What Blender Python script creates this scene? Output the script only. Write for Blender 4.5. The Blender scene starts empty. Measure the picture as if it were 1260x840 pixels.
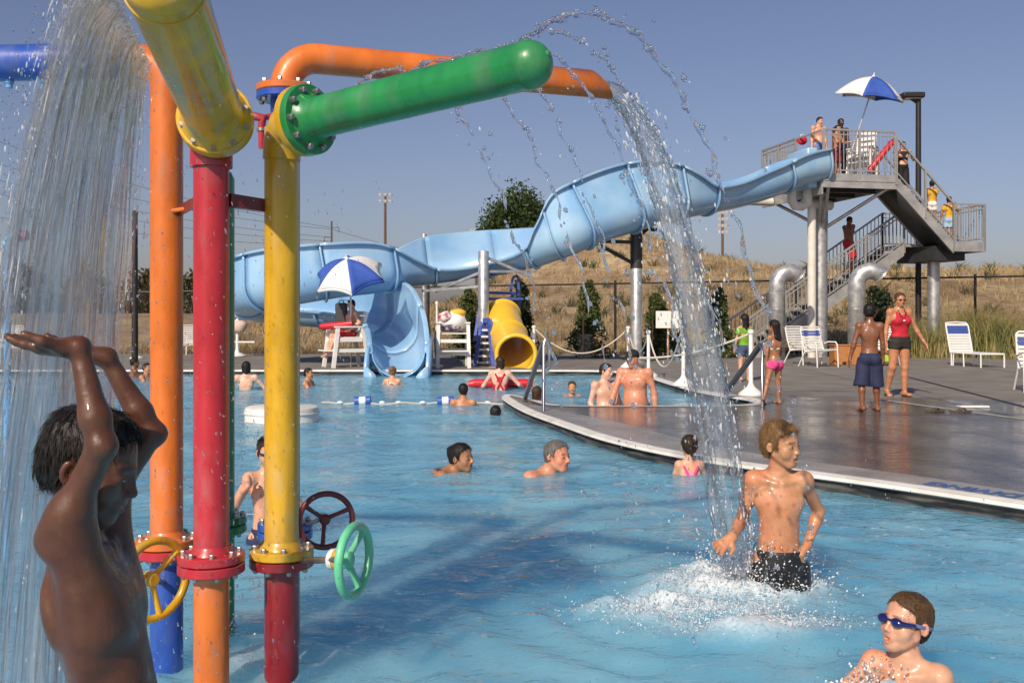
import bpy, bmesh, math, random
import numpy as np
from mathutils import Vector, Matrix, Euler

# ------------------------------------------------------------------ camera
scene = bpy.context.scene
COL = scene.collection
CAM_Z = 1.36
FPX = 1225.0          # focal length in photo pixels (photo 1260 wide, horizon at y = 390)
cam_data = bpy.data.cameras.new('camera')
cam = bpy.data.objects.new('camera', cam_data)
COL.objects.link(cam)
cam.location = (0, 0, CAM_Z)
cam.rotation_euler = (math.radians(90), 0, 0)
cam_data.sensor_width = 36.0
cam_data.lens = 36.0 * FPX / 1260.0
cam_data.shift_y = -30.0 / 1260.0
cam_data.clip_start = 0.05
cam_data.clip_end = 3000
scene.camera = cam

# ------------------------------------------------------------------ sky and sun
SUN = Vector((-0.38, -0.80, 0.66)).normalized()
world = bpy.data.worlds.new('World')
scene.world = world
world.use_nodes = True
wn = world.node_tree
wn.nodes.clear()
sky = wn.nodes.new('ShaderNodeTexSky')
sky.sky_type = 'NISHITA'
sky.sun_disc = False
sky.sun_elevation = math.asin(SUN.z)
sky.sun_rotation = math.atan2(SUN.x, SUN.y)
sky.air_density = 1.1
sky.dust_density = 1.8
sky.ozone_density = 4.0
sky.altitude = 300
bg = wn.nodes.new('ShaderNodeBackground')
bg.inputs[1].default_value = 0.067
wo = wn.nodes.new('ShaderNodeOutputWorld')
haze_tint = wn.nodes.new('ShaderNodeMix'); haze_tint.data_type = 'RGBA'; haze_tint.blend_type = 'MULTIPLY'
haze_tint.inputs[0].default_value = 1
haze_tint.inputs[7].default_value = (1.12, 0.975, 1.06, 1)      # smoky late-summer air, a little violet
mute = wn.nodes.new('ShaderNodeHueSaturation'); mute.inputs['Saturation'].default_value = 0.93
wn.links.new(sky.outputs[0], mute.inputs['Color'])
wn.links.new(mute.outputs[0], haze_tint.inputs[6])
wn.links.new(haze_tint.outputs[2], bg.inputs[0])
wn.links.new(bg.outputs[0], wo.inputs[0])
sun_data = bpy.data.lights.new('sun', 'SUN')
sun_data.energy = 4.0
sun_data.angle = math.radians(0.9)
sun_data.color = (1.0, 0.86, 0.68)
sun = bpy.data.objects.new('sun', sun_data)
COL.objects.link(sun)
sun.rotation_euler = (-SUN).to_track_quat('-Z', 'Y').to_euler()
sun.location = (-20, -20, 30)
scene.render.engine = 'CYCLES'
scene.cycles.max_bounces = 12
scene.cycles.transparent_max_bounces = 24
scene.cycles.transmission_bounces = 8
scene.view_settings.view_transform = 'Standard'
scene.view_settings.look = 'None'
scene.view_settings.gamma = 1.0
scene.view_settings.use_curve_mapping = False
scene.view_settings.exposure = 0.2

R = random.Random(7)
NR = np.random.RandomState(5)
WATER_Z = 0.0
DECK_Z = 0.12

def P(px, py, d):
    return Vector(((px - 630) / FPX * d, d, CAM_Z + (390 - py) / FPX * d))

def G(px, py, z=DECK_Z):
    d = (CAM_Z - z) * FPX / (py - 390)
    return Vector(((px - 630) / FPX * d, d, z))

# ------------------------------------------------------------------ materials
MATS = {}

def mat(name, color, rough=0.5, metal=0.0, var=0.0, vscale=4.0, bump=0.0, bscale=40.0, coat=0.0,
        color2=None, c2scale=2.0, c2lo=0.45, c2hi=0.6, sub=0.0, spec=0.5, attr=None, stretch=(1, 1, 1), rvar=0.0):
    if name in MATS:
        return MATS[name]
    m = bpy.data.materials.new(name)
    MATS[name] = m
    m.use_nodes = True
    nt = m.node_tree
    b = nt.nodes['Principled BSDF']
    b.inputs['Roughness'].default_value = rough
    b.inputs['Metallic'].default_value = metal
    b.inputs['Specular IOR Level'].default_value = spec
    if coat:
        b.inputs['Coat Weight'].default_value = coat
        b.inputs['Coat Roughness'].default_value = 0.08
    if sub:
        b.inputs['Subsurface Weight'].default_value = sub
        b.inputs['Subsurface Radius'].default_value = (0.012, 0.005, 0.003)
        b.inputs['Subsurface Scale'].default_value = 0.6
    col = None
    tc = nt.nodes.new('ShaderNodeTexCoord')
    mp = nt.nodes.new('ShaderNodeMapping')
    mp.inputs['Scale'].default_value = stretch
    nt.links.new(tc.outputs['Object'], mp.inputs[0])
    rgb = nt.nodes.new('ShaderNodeRGB')
    rgb.outputs[0].default_value = (*color, 1)
    col = rgb.outputs[0]
    if color2 is not None:
        n = nt.nodes.new('ShaderNodeTexNoise')
        n.inputs['Scale'].default_value = c2scale
        n.inputs['Detail'].default_value = 6
        nt.links.new(mp.outputs[0], n.inputs[0])
        mr = nt.nodes.new('ShaderNodeMapRange')
        mr.inputs[1].default_value = c2lo
        mr.inputs[2].default_value = c2hi
        nt.links.new(n.outputs[0], mr.inputs[0])
        mx = nt.nodes.new('ShaderNodeMix'); mx.data_type = 'RGBA'
        nt.links.new(mr.outputs[0], mx.inputs[0])
        nt.links.new(col, mx.inputs[6])
        mx.inputs[7].default_value = (*color2, 1)
        col = mx.outputs[2]
    if var:
        n = nt.nodes.new('ShaderNodeTexNoise')
        n.inputs['Scale'].default_value = vscale
        n.inputs['Detail'].default_value = 5
        nt.links.new(mp.outputs[0], n.inputs[0])
        mr = nt.nodes.new('ShaderNodeMapRange')
        mr.inputs[1].default_value = 0.25; mr.inputs[2].default_value = 0.75
        mr.inputs[3].default_value = 1 - var; mr.inputs[4].default_value = 1 + var
        nt.links.new(n.outputs[0], mr.inputs[0])
        mx = nt.nodes.new('ShaderNodeMix'); mx.data_type = 'RGBA'; mx.blend_type = 'MULTIPLY'
        mx.inputs[0].default_value = 1
        nt.links.new(col, mx.inputs[6]); nt.links.new(mr.outputs[0], mx.inputs[7])
        col = mx.outputs[2]
        if rvar:
            mr2 = nt.nodes.new('ShaderNodeMapRange')
            mr2.inputs[1].default_value = 0.3; mr2.inputs[2].default_value = 0.7
            mr2.inputs[3].default_value = max(0.02, rough - rvar); mr2.inputs[4].default_value = rough + rvar
            nt.links.new(n.outputs[0], mr2.inputs[0])
            nt.links.new(mr2.outputs[0], b.inputs['Roughness'])
    if attr:
        a = nt.nodes.new('ShaderNodeAttribute'); a.attribute_name = attr
        mx = nt.nodes.new('ShaderNodeMix'); mx.data_type = 'RGBA'; mx.blend_type = 'MULTIPLY'
        mx.inputs[0].default_value = 1
        nt.links.new(col, mx.inputs[6]); nt.links.new(a.outputs[0], mx.inputs[7])
        col = mx.outputs[2]
    nt.links.new(col, b.inputs['Base Color'])
    if bump:
        n = nt.nodes.new('ShaderNodeTexNoise')
        n.inputs['Scale'].default_value = bscale
        n.inputs['Detail'].default_value = 4
        nt.links.new(mp.outputs[0], n.inputs[0])
        bp = nt.nodes.new('ShaderNodeBump')
        bp.inputs['Strength'].default_value = bump
        bp.inputs['Distance'].default_value = 0.02
        nt.links.new(n.outputs[0], bp.inputs['Height'])
        nt.links.new(bp.outputs[0], b.inputs['Normal'])
    return m

def paint(name, c, **k):
    g = sum(c) / 3
    d = dict(rough=0.34, var=0.25, vscale=9, coat=0.35, bump=0.10, bscale=34, rvar=0.14, stretch=(1, 1, .45),
             color2=tuple(q * .74 + (g * .6 + .10) * .26 for q in c), c2scale=11, c2lo=.50, c2hi=.68)
    d.update(k)
    return mat(name, c, **d)

def leaf_mat(name, c, c2):
    """foliage: two greens by noise, a little light let through"""
    if name in MATS: return MATS[name]
    m = mat(name, c, rough=0.55, color2=c2, c2scale=1.3, var=0.35, vscale=9)
    nt = m.node_tree
    b = nt.nodes['Principled BSDF']
    tr = nt.nodes.new('ShaderNodeBsdfTranslucent')
    src = b.inputs['Base Color'].links[0].from_socket
    nt.links.new(src, tr.inputs[0])
    ms = nt.nodes.new('ShaderNodeMixShader'); ms.inputs[0].default_value = 0.25
    out = nt.nodes['Material Output']
    nt.links.new(b.outputs[0], ms.inputs[1]); nt.links.new(tr.outputs[0], ms.inputs[2])
    nt.links.new(ms.outputs[0], out.inputs[0])
    return m

# ------------------------------------------------------------------ mesh building
def frame(z):
    z = Vector(z).normalized()
    up = Vector((0, 0, 1)) if abs(z.z) < 0.95 else Vector((0, 1, 0))
    x = up.cross(z).normalized()
    y = z.cross(x)
    return x, y, z

class MB:
    def __init__(s):
        s.v = []; s.f = []
    def add(s, vs, fs):
        o = len(s.v)
        s.v += [tuple(p) for p in vs]
        s.f += [tuple(i + o for i in f) for f in fs]
        return s
    def box(s, c, size, ax=None):
        c = Vector(c); hx, hy, hz = [q / 2 for q in size]
        X, Y, Z = ax if ax else (Vector((1, 0, 0)), Vector((0, 1, 0)), Vector((0, 0, 1)))
        vs = [c + X * (hx * i) + Y * (hy * j) + Z * (hz * k) for i in (-1, 1) for j in (-1, 1) for k in (-1, 1)]
        return s.add(vs, [(0, 1, 3, 2), (4, 6, 7, 5), (0, 4, 5, 1), (2, 3, 7, 6), (0, 2, 6, 4), (1, 5, 7, 3)])
    def bb(s, x0, x1, y0, y1, z0, z1):
        return s.box(((x0 + x1) / 2, (y0 + y1) / 2, (z0 + z1) / 2), (x1 - x0, y1 - y0, z1 - z0))
    def bar(s, a, b, w, h, up=None):
        a, b = Vector(a), Vector(b)
        z = (b - a).normalized()
        u = Vector(up) if up else (Vector((0, 0, 1)) if abs(z.z) < 0.95 else Vector((0, 1, 0)))
        x = u.cross(z).normalized(); y = z.cross(x)
        return s.box((a + b) / 2, (w, h, (b - a).length), (x, y, z))
    def tube(s, path, r, n=12, caps=True, closed=False):
        path = [Vector(p) for p in path]
        m = len(path)
        rs = r if isinstance(r, (list, tuple)) else [r] * m
        tang = []
        for i in range(m):
            if closed: t = path[(i + 1) % m] - path[i - 1]
            else: t = path[min(i + 1, m - 1)] - path[max(i - 1, 0)]
            tang.append(t.normalized() if t.length > 1e-9 else Vector((0, 0, 1)))
        x, y, z = frame(tang[0])
        vs, fs = [], []
        for i in range(m):
            z = tang[i]
            x = (x - z * x.dot(z)).normalized(); y = z.cross(x)
            for k in range(n):
                a = 2 * math.pi * k / n
                vs.append(path[i] + (x * math.cos(a) + y * math.sin(a)) * rs[i])
        for i in range(m if closed else m - 1):
            j = (i + 1) % m
            for k in range(n):
                fs.append((i * n + k, i * n + (k + 1) % n, j * n + (k + 1) % n, j * n + k))
        if caps and not closed:
            fs.append(tuple(range(n - 1, -1, -1))); fs.append(tuple((m - 1) * n + k for k in range(n)))
        return s.add(vs, fs)
    def cyl(s, a, b, r, n=16, r2=None):
        return s.tube([a, b], [r, r if r2 is None else r2], n)
    def lathe(s, org, axis, prof, n=24, caps=True):
        """prof = [(along, radius)]"""
        org = Vector(org); x, y, z = frame(axis)
        vs, fs = [], []
        for (t, r) in prof:
            for k in range(n):
                a = 2 * math.pi * k / n
                vs.append(org + z * t + (x * math.cos(a) + y * math.sin(a)) * r)
        m = len(prof)
        for i in range(m - 1):
            for k in range(n):
                fs.append((i * n + k, i * n + (k + 1) % n, (i + 1) * n + (k + 1) % n, (i + 1) * n + k))
        if caps:
            fs.append(tuple(range(n - 1, -1, -1))); fs.append(tuple((m - 1) * n + k for k in range(n)))
        return s.add(vs, fs)
    def sphere(s, c, r, seg=12, rings=8, ax=None):
        rx, ry, rz = r if isinstance(r, (tuple, list)) else (r, r, r)
        c = Vector(c)
        X, Y, Z = ax if ax else (Vector((1, 0, 0)), Vector((0, 1, 0)), Vector((0, 0, 1)))
        vs = [c + Z * rz]
        for i in range(1, rings):
            th = math.pi * i / rings
            for k in range(seg):
                a = 2 * math.pi * k / seg
                vs.append(c + X * (rx * math.sin(th) * math.cos(a)) + Y * (ry * math.sin(th) * math.sin(a)) + Z * (rz * math.cos(th)))
        vs.append(c - Z * rz)
        fs = []
        for k in range(seg):
            fs.append((0, 1 + k, 1 + (k + 1) % seg))
            b = 1 + (rings - 2) * seg
            fs.append((len(vs) - 1, b + (k + 1) % seg, b + k))
        for i in range(rings - 2):
            for k in range(seg):
                a0 = 1 + i * seg; a1 = a0 + seg
                fs.append((a0 + k, a1 + k, a1 + (k + 1) % seg, a0 + (k + 1) % seg))
        return s.add(vs, fs)
    def torus(s, c, axis, R_, r, n=28, m=8):
        x, y, z = frame(axis); c = Vector(c)
        return s.tube([c + (x * math.cos(2 * math.pi * k / n) + y * math.sin(2 * math.pi * k / n)) * R_ for k in range(n)], r, m, closed=True)
    def prism(s, poly, z0, z1):
        n = len(poly)
        vs = [(p[0], p[1], z0) for p in poly] + [(p[0], p[1], z1) for p in poly]
        fs = [tuple(range(n - 1, -1, -1)), tuple(range(n, 2 * n))]
        fs += [(k, (k + 1) % n, n + (k + 1) % n, n + k) for k in range(n)]
        return s.add(vs, fs)
    def mesh(s, name, smooth=True):
        me = bpy.data.meshes.new(name)
        me.from_pydata(s.v, [], s.f)
        me.update()
        if smooth:
            for p in me.polygons: p.use_smooth = True
            try: me.set_sharp_from_angle(angle=math.radians(38))
            except Exception: pass
        return me
    def build(s, name, m, parent=None, smooth=True, bevel=0.0, solid=0.0):
        o = bpy.data.objects.new(name, s.mesh(name, smooth))
        o.data.materials.append(m)
        COL.objects.link(o)
        if parent is not None: o.parent = parent
        if solid:
            md = o.modifiers.new('solid', 'SOLIDIFY'); md.thickness = solid; md.offset = 0
        if bevel:
            md = o.modifiers.new('bevel', 'BEVEL'); md.width = bevel; md.segments = 2
            md.limit_method = 'ANGLE'; md.angle_limit = math.radians(40)
        return o

def tag(o, label=None, cat=None, group=None, kind=None):
    if label: o['label'] = label
    if cat: o['category'] = cat
    if group: o['group'] = group
    if kind: o['kind'] = kind
    return o

def thing(name, label, cat, loc=(0, 0, 0), rz=0.0, group=None):
    o = bpy.data.objects.new(name, None)
    o.empty_display_size = 0.1
    COL.objects.link(o)
    o.location = loc; o.rotation_euler = (0, 0, rz)
    return tag(o, label, cat, group)

def put(me, name, m, parent, loc=(0, 0, 0), rot=None, scale=None):
    """a piece that shares mesh data"""
    o = bpy.data.objects.new(name, me)
    if not me.materials: me.materials.append(m)
    COL.objects.link(o); o.parent = parent
    o.location = loc
    if rot is not None: o.rotation_euler = rot
    if scale is not None: o.scale = scale
    return o

def copy_tree(o, parent=None):
    c = o.copy(); COL.objects.link(c); c.parent = parent
    for ch in o.children: copy_tree(ch, c)
    return c

def np_mesh(name, V, F, m, parent=None, smooth=True, attrs=None):
    """fast mesh from arrays; F is (n,3) or (n,4)"""
    me = bpy.data.meshes.new(name)
    V = np.asarray(V, dtype=np.float32); F = np.asarray(F, dtype=np.int32)
    k = F.shape[1]
    me.vertices.add(len(V)); me.vertices.foreach_set('co', V.ravel())
    me.loops.add(F.size); me.loops.foreach_set('vertex_index', F.ravel())
    me.polygons.add(len(F))
    me.polygons.foreach_set('loop_start', np.arange(0, F.size, k, dtype=np.int32))
    me.polygons.foreach_set('loop_total', np.full(len(F), k, dtype=np.int32))
    if smooth: me.polygons.foreach_set('use_smooth', np.ones(len(F), dtype=bool))
    me.update(calc_edges=True); me.validate()
    if attrs:
        for an, av in attrs.items():
            av = np.asarray(av, dtype=np.float32)
            if av.ndim == 1:
                a = me.attributes.new(an, 'FLOAT', 'POINT'); a.data.foreach_set('value', av)
            else:
                a = me.attributes.new(an, 'FLOAT_COLOR', 'POINT')
                if av.shape[1] == 3: av = np.concatenate([av, np.ones((len(av), 1), np.float32)], 1)
                a.data.foreach_set('color', av.ravel())
    o = bpy.data.objects.new(name, me); COL.objects.link(o)
    me.materials.append(m)
    if parent is not None: o.parent = parent
    return o

# cheap smooth noise: sum of sines in random directions
def wobble(p, scale, seed, octaves=3):
    rs = np.random.RandomState(seed)
    out = np.zeros(p.shape[0], np.float32)
    for o in range(octaves):
        for _ in range(5):
            k = rs.normal(size=p.shape[1]); k *= scale * (1.9 ** o) * rs.uniform(.7, 1.3) / np.linalg.norm(k)
            out += np.sin(p @ k.astype(np.float32) + rs.uniform(0, 6.28)) * (0.5 ** o)
    return out / 5.0

_ico = bmesh.new(); bmesh.ops.create_icosphere(_ico, subdivisions=1, radius=1.0)
ICO_V = np.array([v.co[:] for v in _ico.verts], np.float32)
ICO_F = np.array([[v.index for v in f.verts] for f in _ico.faces], np.int32)
_ico.free()

def droplets(name, pts, rads, dirs, m, parent=None, stretch=2.0):
    """many small water drops as one object; each stretched along its flight, slightly lumpy"""
    n = len(pts)
    pts = np.asarray(pts, np.float32); rads = np.asarray(rads, np.float32); dirs = np.asarray(dirs, np.float32)
    dirs = dirs / (np.linalg.norm(dirs, axis=1, keepdims=True) + 1e-9)
    st = np.asarray(stretch if np.ndim(stretch) else np.full(n, stretch), np.float32)
    base = ICO_V[None] * (1 + 0.22 * NR.normal(size=(n, len(ICO_V), 1)).astype(np.float32))
    al = (base * dirs[:, None, :]).sum(-1, keepdims=True)
    base = base + al * dirs[:, None, :] * (st[:, None, None] - 1)
    V = pts[:, None] + base * rads[:, None, None]
    F = ICO_F[None] + (np.arange(n) * len(ICO_V))[:, None, None]
    return np_mesh(name, V.reshape(-1, 3), F.reshape(-1, 3), m, parent)
# ------------------------------------------------------------------ pool outline
def chaikin(pts, it=2):
    for _ in range(it):
        out = [pts[0]]
        for a, b in zip(pts[:-1], pts[1:]):
            out.append((a[0] * .75 + b[0] * .25, a[1] * .75 + b[1] * .25) + ((a[2] * .75 + b[2] * .25),))
            out.append((a[0] * .25 + b[0] * .75, a[1] * .25 + b[1] * .75) + ((a[2] * .25 + b[2] * .75),))
        out.append(pts[-1]); pts = out
    return pts
# x, y, coping width; the deck lies to the right of the walking direction
EDGE = chaikin([(9.5, -2, .36), (5.0, 4.6, .36), (3.39, 6.6, .42), (3.12, 7.0, .45), (2.67, 7.58, .52), (2.03, 8.28, .56), (1.476, 9.04, .62), (.94, 10.2, .70), (.58, 11.6, .70),
                (.17, 13.2, .42), (-.07, 14.8, .13), (-.17, 15.75, .08), (-.06, 16.05, .06), (.1, 15.8, .07), (.36, 14.9, .1), (.56, 14.15, .16), (.75, 13.95, .2),
                (1.4, 13.92, .22), (2.6, 13.95, .25), (3.25, 14.05, .25), (3.6, 14.5, .25), (3.62, 15.2, .25), (3.35, 15.9, .25), (3.1, 17, .3), (2.95, 19, .3),
                (2.85, 21.2, .3), (2.5, 22.7, .3), (1.9, 23.3, .3), (0, 23.3, .3), (-24, 23.3, .3)])
EN = []
for i in range(len(EDGE)):
    a = EDGE[max(i - 1, 0)]; b = EDGE[min(i + 1, len(EDGE) - 1)]
    t = Vector((b[0] - a[0], b[1] - a[1])).normalized()
    EN.append((t.y, -t.x))

def ribbon(rows, name, m, kind='structure', smooth=False):
    """rows: list of (offset or callable, z) giving a strip along the pool edge"""
    mb = MB()
    n = len(EDGE); k = len(rows)
    for i in range(n):
        for (off, z) in rows:
            o = off * EDGE[i][2] if off > 0.5 else off
            mb.v.append((EDGE[i][0] + EN[i][0] * o, EDGE[i][1] + EN[i][1] * o, z))
    for i in range(n - 1):
        for j in range(k - 1):
            mb.f.append((i * k + j, i * k + j + 1, (i + 1) * k + j + 1, (i + 1) * k + j))
    o = mb.build(name, m, smooth=smooth)
    o['kind'] = kind
    return o

# ------------------------------------------------------------------ deck
def deck_material():
    m = bpy.data.materials.new('deck concrete'); m.use_nodes = True
    nt = m.node_tree; b = nt.nodes['Principled BSDF']; L = nt.links.new
    tc = nt.nodes.new('ShaderNodeTexCoord')
    def noise(scale, detail=5, st=(1, 1, 1), rough=.55):
        mp = nt.nodes.new('ShaderNodeMapping'); mp.inputs['Scale'].default_value = st
        L(tc.outputs['Object'], mp.inputs[0])
        n = nt.nodes.new('ShaderNodeTexNoise'); n.inputs['Scale'].default_value = scale; n.inputs['Detail'].default_value = detail
        n.inputs['Roughness'].default_value = rough
        L(mp.outputs[0], n.inputs[0]); return n.outputs[0]
    def rng(src, a, b_, c, d):
        r = nt.nodes.new('ShaderNodeMapRange'); r.inputs[1].default_value = a; r.inputs[2].default_value = b_
        r.inputs[3].default_value = c; r.inputs[4].default_value = d
        L(src, r.inputs[0]); return r.outputs[0]
    def math_(op, x, y):
        n = nt.nodes.new('ShaderNodeMath'); n.operation = op
        for i, q in enumerate((x, y)):
            if isinstance(q, (int, float)): n.inputs[i].default_value = q
            else: L(q, n.inputs[i])
        return n.outputs[0]
    # water splashed on the deck: strongest on the tongue between the two pools, drying with distance
    sep = nt.nodes.new('ShaderNodeSeparateXYZ'); L(tc.outputs['Object'], sep.inputs[0])
    near = rng(sep.outputs[1], 12.5, 18.0, .9, -0.14)
    right = rng(sep.outputs[0], 5.5, 11.0, 0.1, -0.35)
    wet = math_('ADD', math_('ADD', near, right), rng(noise(.55, 6), .3, .7, -.35, .35))
    wet = rng(wet, .25, .55, 0, 1)
    dry = nt.nodes.new('ShaderNodeMix'); dry.data_type = 'RGBA'
    L(rng(noise(1.7, 8), .35, .65, 0, 1), dry.inputs[0])
    dry.inputs[6].default_value = (.235, .215, .19, 1); dry.inputs[7].default_value = (.165, .15, .135, 1)
    wetc = nt.nodes.new('ShaderNodeMix'); wetc.data_type = 'RGBA'
    L(rng(noise(2.6, 6, (1, .5, 1)), .35, .65, 0, 1), wetc.inputs[0])
    wetc.inputs[6].default_value = (.15, .132, .115, 1); wetc.inputs[7].default_value = (.062, .055, .052, 1)
    mx = nt.nodes.new('ShaderNodeMix'); mx.data_type = 'RGBA'
    L(wet, mx.inputs[0]); L(dry.outputs[2], mx.inputs[6]); L(wetc.outputs[2], mx.inputs[7])
    sp = nt.nodes.new('ShaderNodeMix'); sp.data_type = 'RGBA'; sp.blend_type = 'MULTIPLY'; sp.inputs[0].default_value = 1
    L(mx.outputs[2], sp.inputs[6]); L(rng(noise(90, 3), .3, .7, .8, 1.2), sp.inputs[7])
    bk = nt.nodes.new('ShaderNodeTexBrick'); bk.inputs['Scale'].default_value = 2.1; bk.inputs['Mortar Size'].default_value = .022; bk.inputs['Mortar Smooth'].default_value = .6
    bk.inputs['Color1'].default_value = (1, 1, 1, 1); bk.inputs['Color2'].default_value = (.80, .79, .78, 1); bk.inputs['Mortar'].default_value = (.52, .5, .48, 1)
    mpb = nt.nodes.new('ShaderNodeMapping'); mpb.inputs['Rotation'].default_value = (0, 0, .12); L(tc.outputs['Object'], mpb.inputs[0]); L(mpb.outputs[0], bk.inputs[0])
    sp2 = nt.nodes.new('ShaderNodeMix'); sp2.data_type = 'RGBA'; sp2.blend_type = 'MULTIPLY'
    L(math_('MULTIPLY', wet, .75), sp2.inputs[0]); L(sp.outputs[2], sp2.inputs[6]); L(bk.outputs[0], sp2.inputs[7])
    L(sp2.outputs[2], b.inputs['Base Color'])
    film = rng(noise(1.3, 6, (1, .6, 1)), .40, .60, .06, .26)
    rgh = nt.nodes.new('ShaderNodeMix'); rgh.data_type = 'FLOAT'
    L(wet, rgh.inputs[0]); rgh.inputs[2].default_value = .8; L(film, rgh.inputs[3])
    L(rgh.outputs[0], b.inputs['Roughness'])
    bp = nt.nodes.new('ShaderNodeBump'); bp.inputs['Distance'].default_value = .01
    L(rng(wet, 0, 1, .5, .55), bp.inputs['Strength'])
    hsum = math_('ADD', math_('MULTIPLY', noise(3.2, 3, (1, 4.5, 1)), 1.6), math_('MULTIPLY', noise(45, 4), .25))
    L(hsum, bp.inputs['Height']); L(bp.outputs[0], b.inputs['Normal'])
    return m
DECK = deck_material()
out2d = [(e[0], e[1]) for e in EDGE] + [(-24, 33.5), (40, 33.5), (40, -2)]
from mathutils.geometry import tessellate_polygon
tris = tessellate_polygon([[Vector((x, y, 0)) for x, y in out2d]])
mb = MB(); mb.v = [(x, y, DECK_Z) for x, y in out2d]
mb.f = []
for t in tris:
    a, b, c = [Vector(mb.v[i]) for i in t]
    mb.f.append(t if (b - a).cross(c - a).z > 0 else (t[0], t[2], t[1]))
deck = mb.build('pool_deck', DECK, smooth=False); deck['kind'] = 'structure'
COPE = mat('coping concrete', (.29, .275, .255), rough=.34, var=.2, vscale=5, bump=.15, bscale=60, color2=(.20, .19, .175), c2scale=1.2, rvar=.2)
NOSE = mat('white nosing', (.72, .71, .67), rough=.5, var=.14, vscale=6, bump=.12, bscale=40, color2=(.52, .51, .47), c2scale=2.5, c2lo=.5, c2hi=.7)
GUT = mat('gutter tile', (.022, .025, .028), rough=.35, var=.5, vscale=3, bump=.3, bscale=9, color2=(.085, .08, .072), c2scale=3, stretch=(1, 1, 9))
ribbon([(1.0, DECK_Z + .004), (.11, DECK_Z + .004)], 'coping', COPE)
ribbon([(.11, DECK_Z + .005), (.02, DECK_Z + .006), (-.012, DECK_Z - .006), (-.018, DECK_Z - .03), (.02, DECK_Z - .045)], 'coping_edge', NOSE, smooth=True)
ribbon([(.02, DECK_Z - .045), (.03, .05), (.0, .045), (.0, -.06)], 'gutter', GUT)
PLAST = mat('pool plaster', (.36, .66, .80), rough=.6, var=.12, vscale=1.5, bump=.1)
ribbon([(.0, -.06), (.0, -1.6)], 'pool_wall', PLAST)
FL = MB()
ys = [-3, 2.25, 3.1, 5, 6, 8, 10, 12, 14, 16, 20, 25]; zs = [-.14, -.14, -.42, -.5, -.55, -.65, -.8, -.92, -1.0, -1.1, -1.3, -1.3]
for i in range(len(ys)):
    FL.v += [(-26, ys[i], zs[i]), (12, ys[i], zs[i])]
for i in range(len(ys) - 1): FL.f.append((2 * i, 2 * i + 1, 2 * i + 3, 2 * i + 2))
fl = FL.build('pool_floor', PLAST); fl['kind'] = 'structure'

# trench drain and slab joints across the deck
DARK = mat('dark joint', (.02, .02, .02), rough=.7)
jt = MB()
def strip(mb, a, b, w, z):
    a, b = Vector(a), Vector(b); t = (b - a).normalized(); n = Vector((-t.y, t.x, 0)) * w / 2
    mb.add([Vector((a.x, a.y, z)) - n, Vector((b.x, b.y, z)) - n, Vector((b.x, b.y, z)) + n, Vector((a.x, a.y, z)) + n], [(0, 1, 2, 3)])
strip(jt, G(1118, 464), G(1290, 508), .09, DECK_Z + .003)
o = jt.build('trench_drain', DARK, smooth=False); o['kind'] = 'structure'
jt = MB()
for (a, b) in [((3.4, 16.6), (20, 17.4)), ((6.2, 12), (7.6, 33)), ((3.0, 20.5), (22, 21.2)), ((-24, 26.5), (22, 26.5)), ((10.5, 9), (12, 33)),
               ((-6, 23.6), (-6, 33)), ((-1.5, 23.6), (-1.5, 33)), ((3.2, 23), (3.4, 33)), ((4.2, 12.6), (20, 13.2))]:
    strip(jt, (*a, 0), (*b, 0), .018, DECK_Z + .002)
o = jt.build('slab_joint', DARK, smooth=False); o['kind'] = 'structure'
# pale worn bands on the deck near the sandals
jt = MB(); strip(jt, G(1085, 492), G(1262, 516), .12, DECK_Z + .004)
o = jt.build('deck_stripe', mat('pale band', (.36, .33, .28), rough=.6, var=.3, vscale=6), smooth=False); o['kind'] = 'structure'

# blue warning letters on the coping, read from the deck side
fc = bpy.data.curves.new('warning', 'FONT'); fc.body = 'NO DIVING'; fc.size = .21; fc.offset = .006; fc.extrude = .001
fo = bpy.data.objects.new('warning_tmp', fc); COL.objects.link(fo)
bpy.context.view_layer.update()
lme = bpy.data.meshes.new_from_object(fo.evaluated_get(bpy.context.evaluated_depsgraph_get()))
bpy.data.objects.remove(fo)
lo = bpy.data.objects.new('warning_lettering', lme); COL.objects.link(lo)
lme.materials.clear(); lme.materials.append(mat('letter blue', (.05, .12, .33), rough=.45, var=.4, vscale=30))
pa = G(1176, 599); pb = G(1268, 612.5)
dv = (pb - pa).normalized()
lo.location = pb + dv * .35 + Vector((0, 0, .008)) + Vector((dv.y, -dv.x, 0)) * -.04
lo.rotation_euler = (0, 0, math.atan2(dv.y, dv.x) + math.pi)
tag(lo, 'blue painted NO DIVING lettering on the grey pool coping, upside down from the water', 'lettering')

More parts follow.
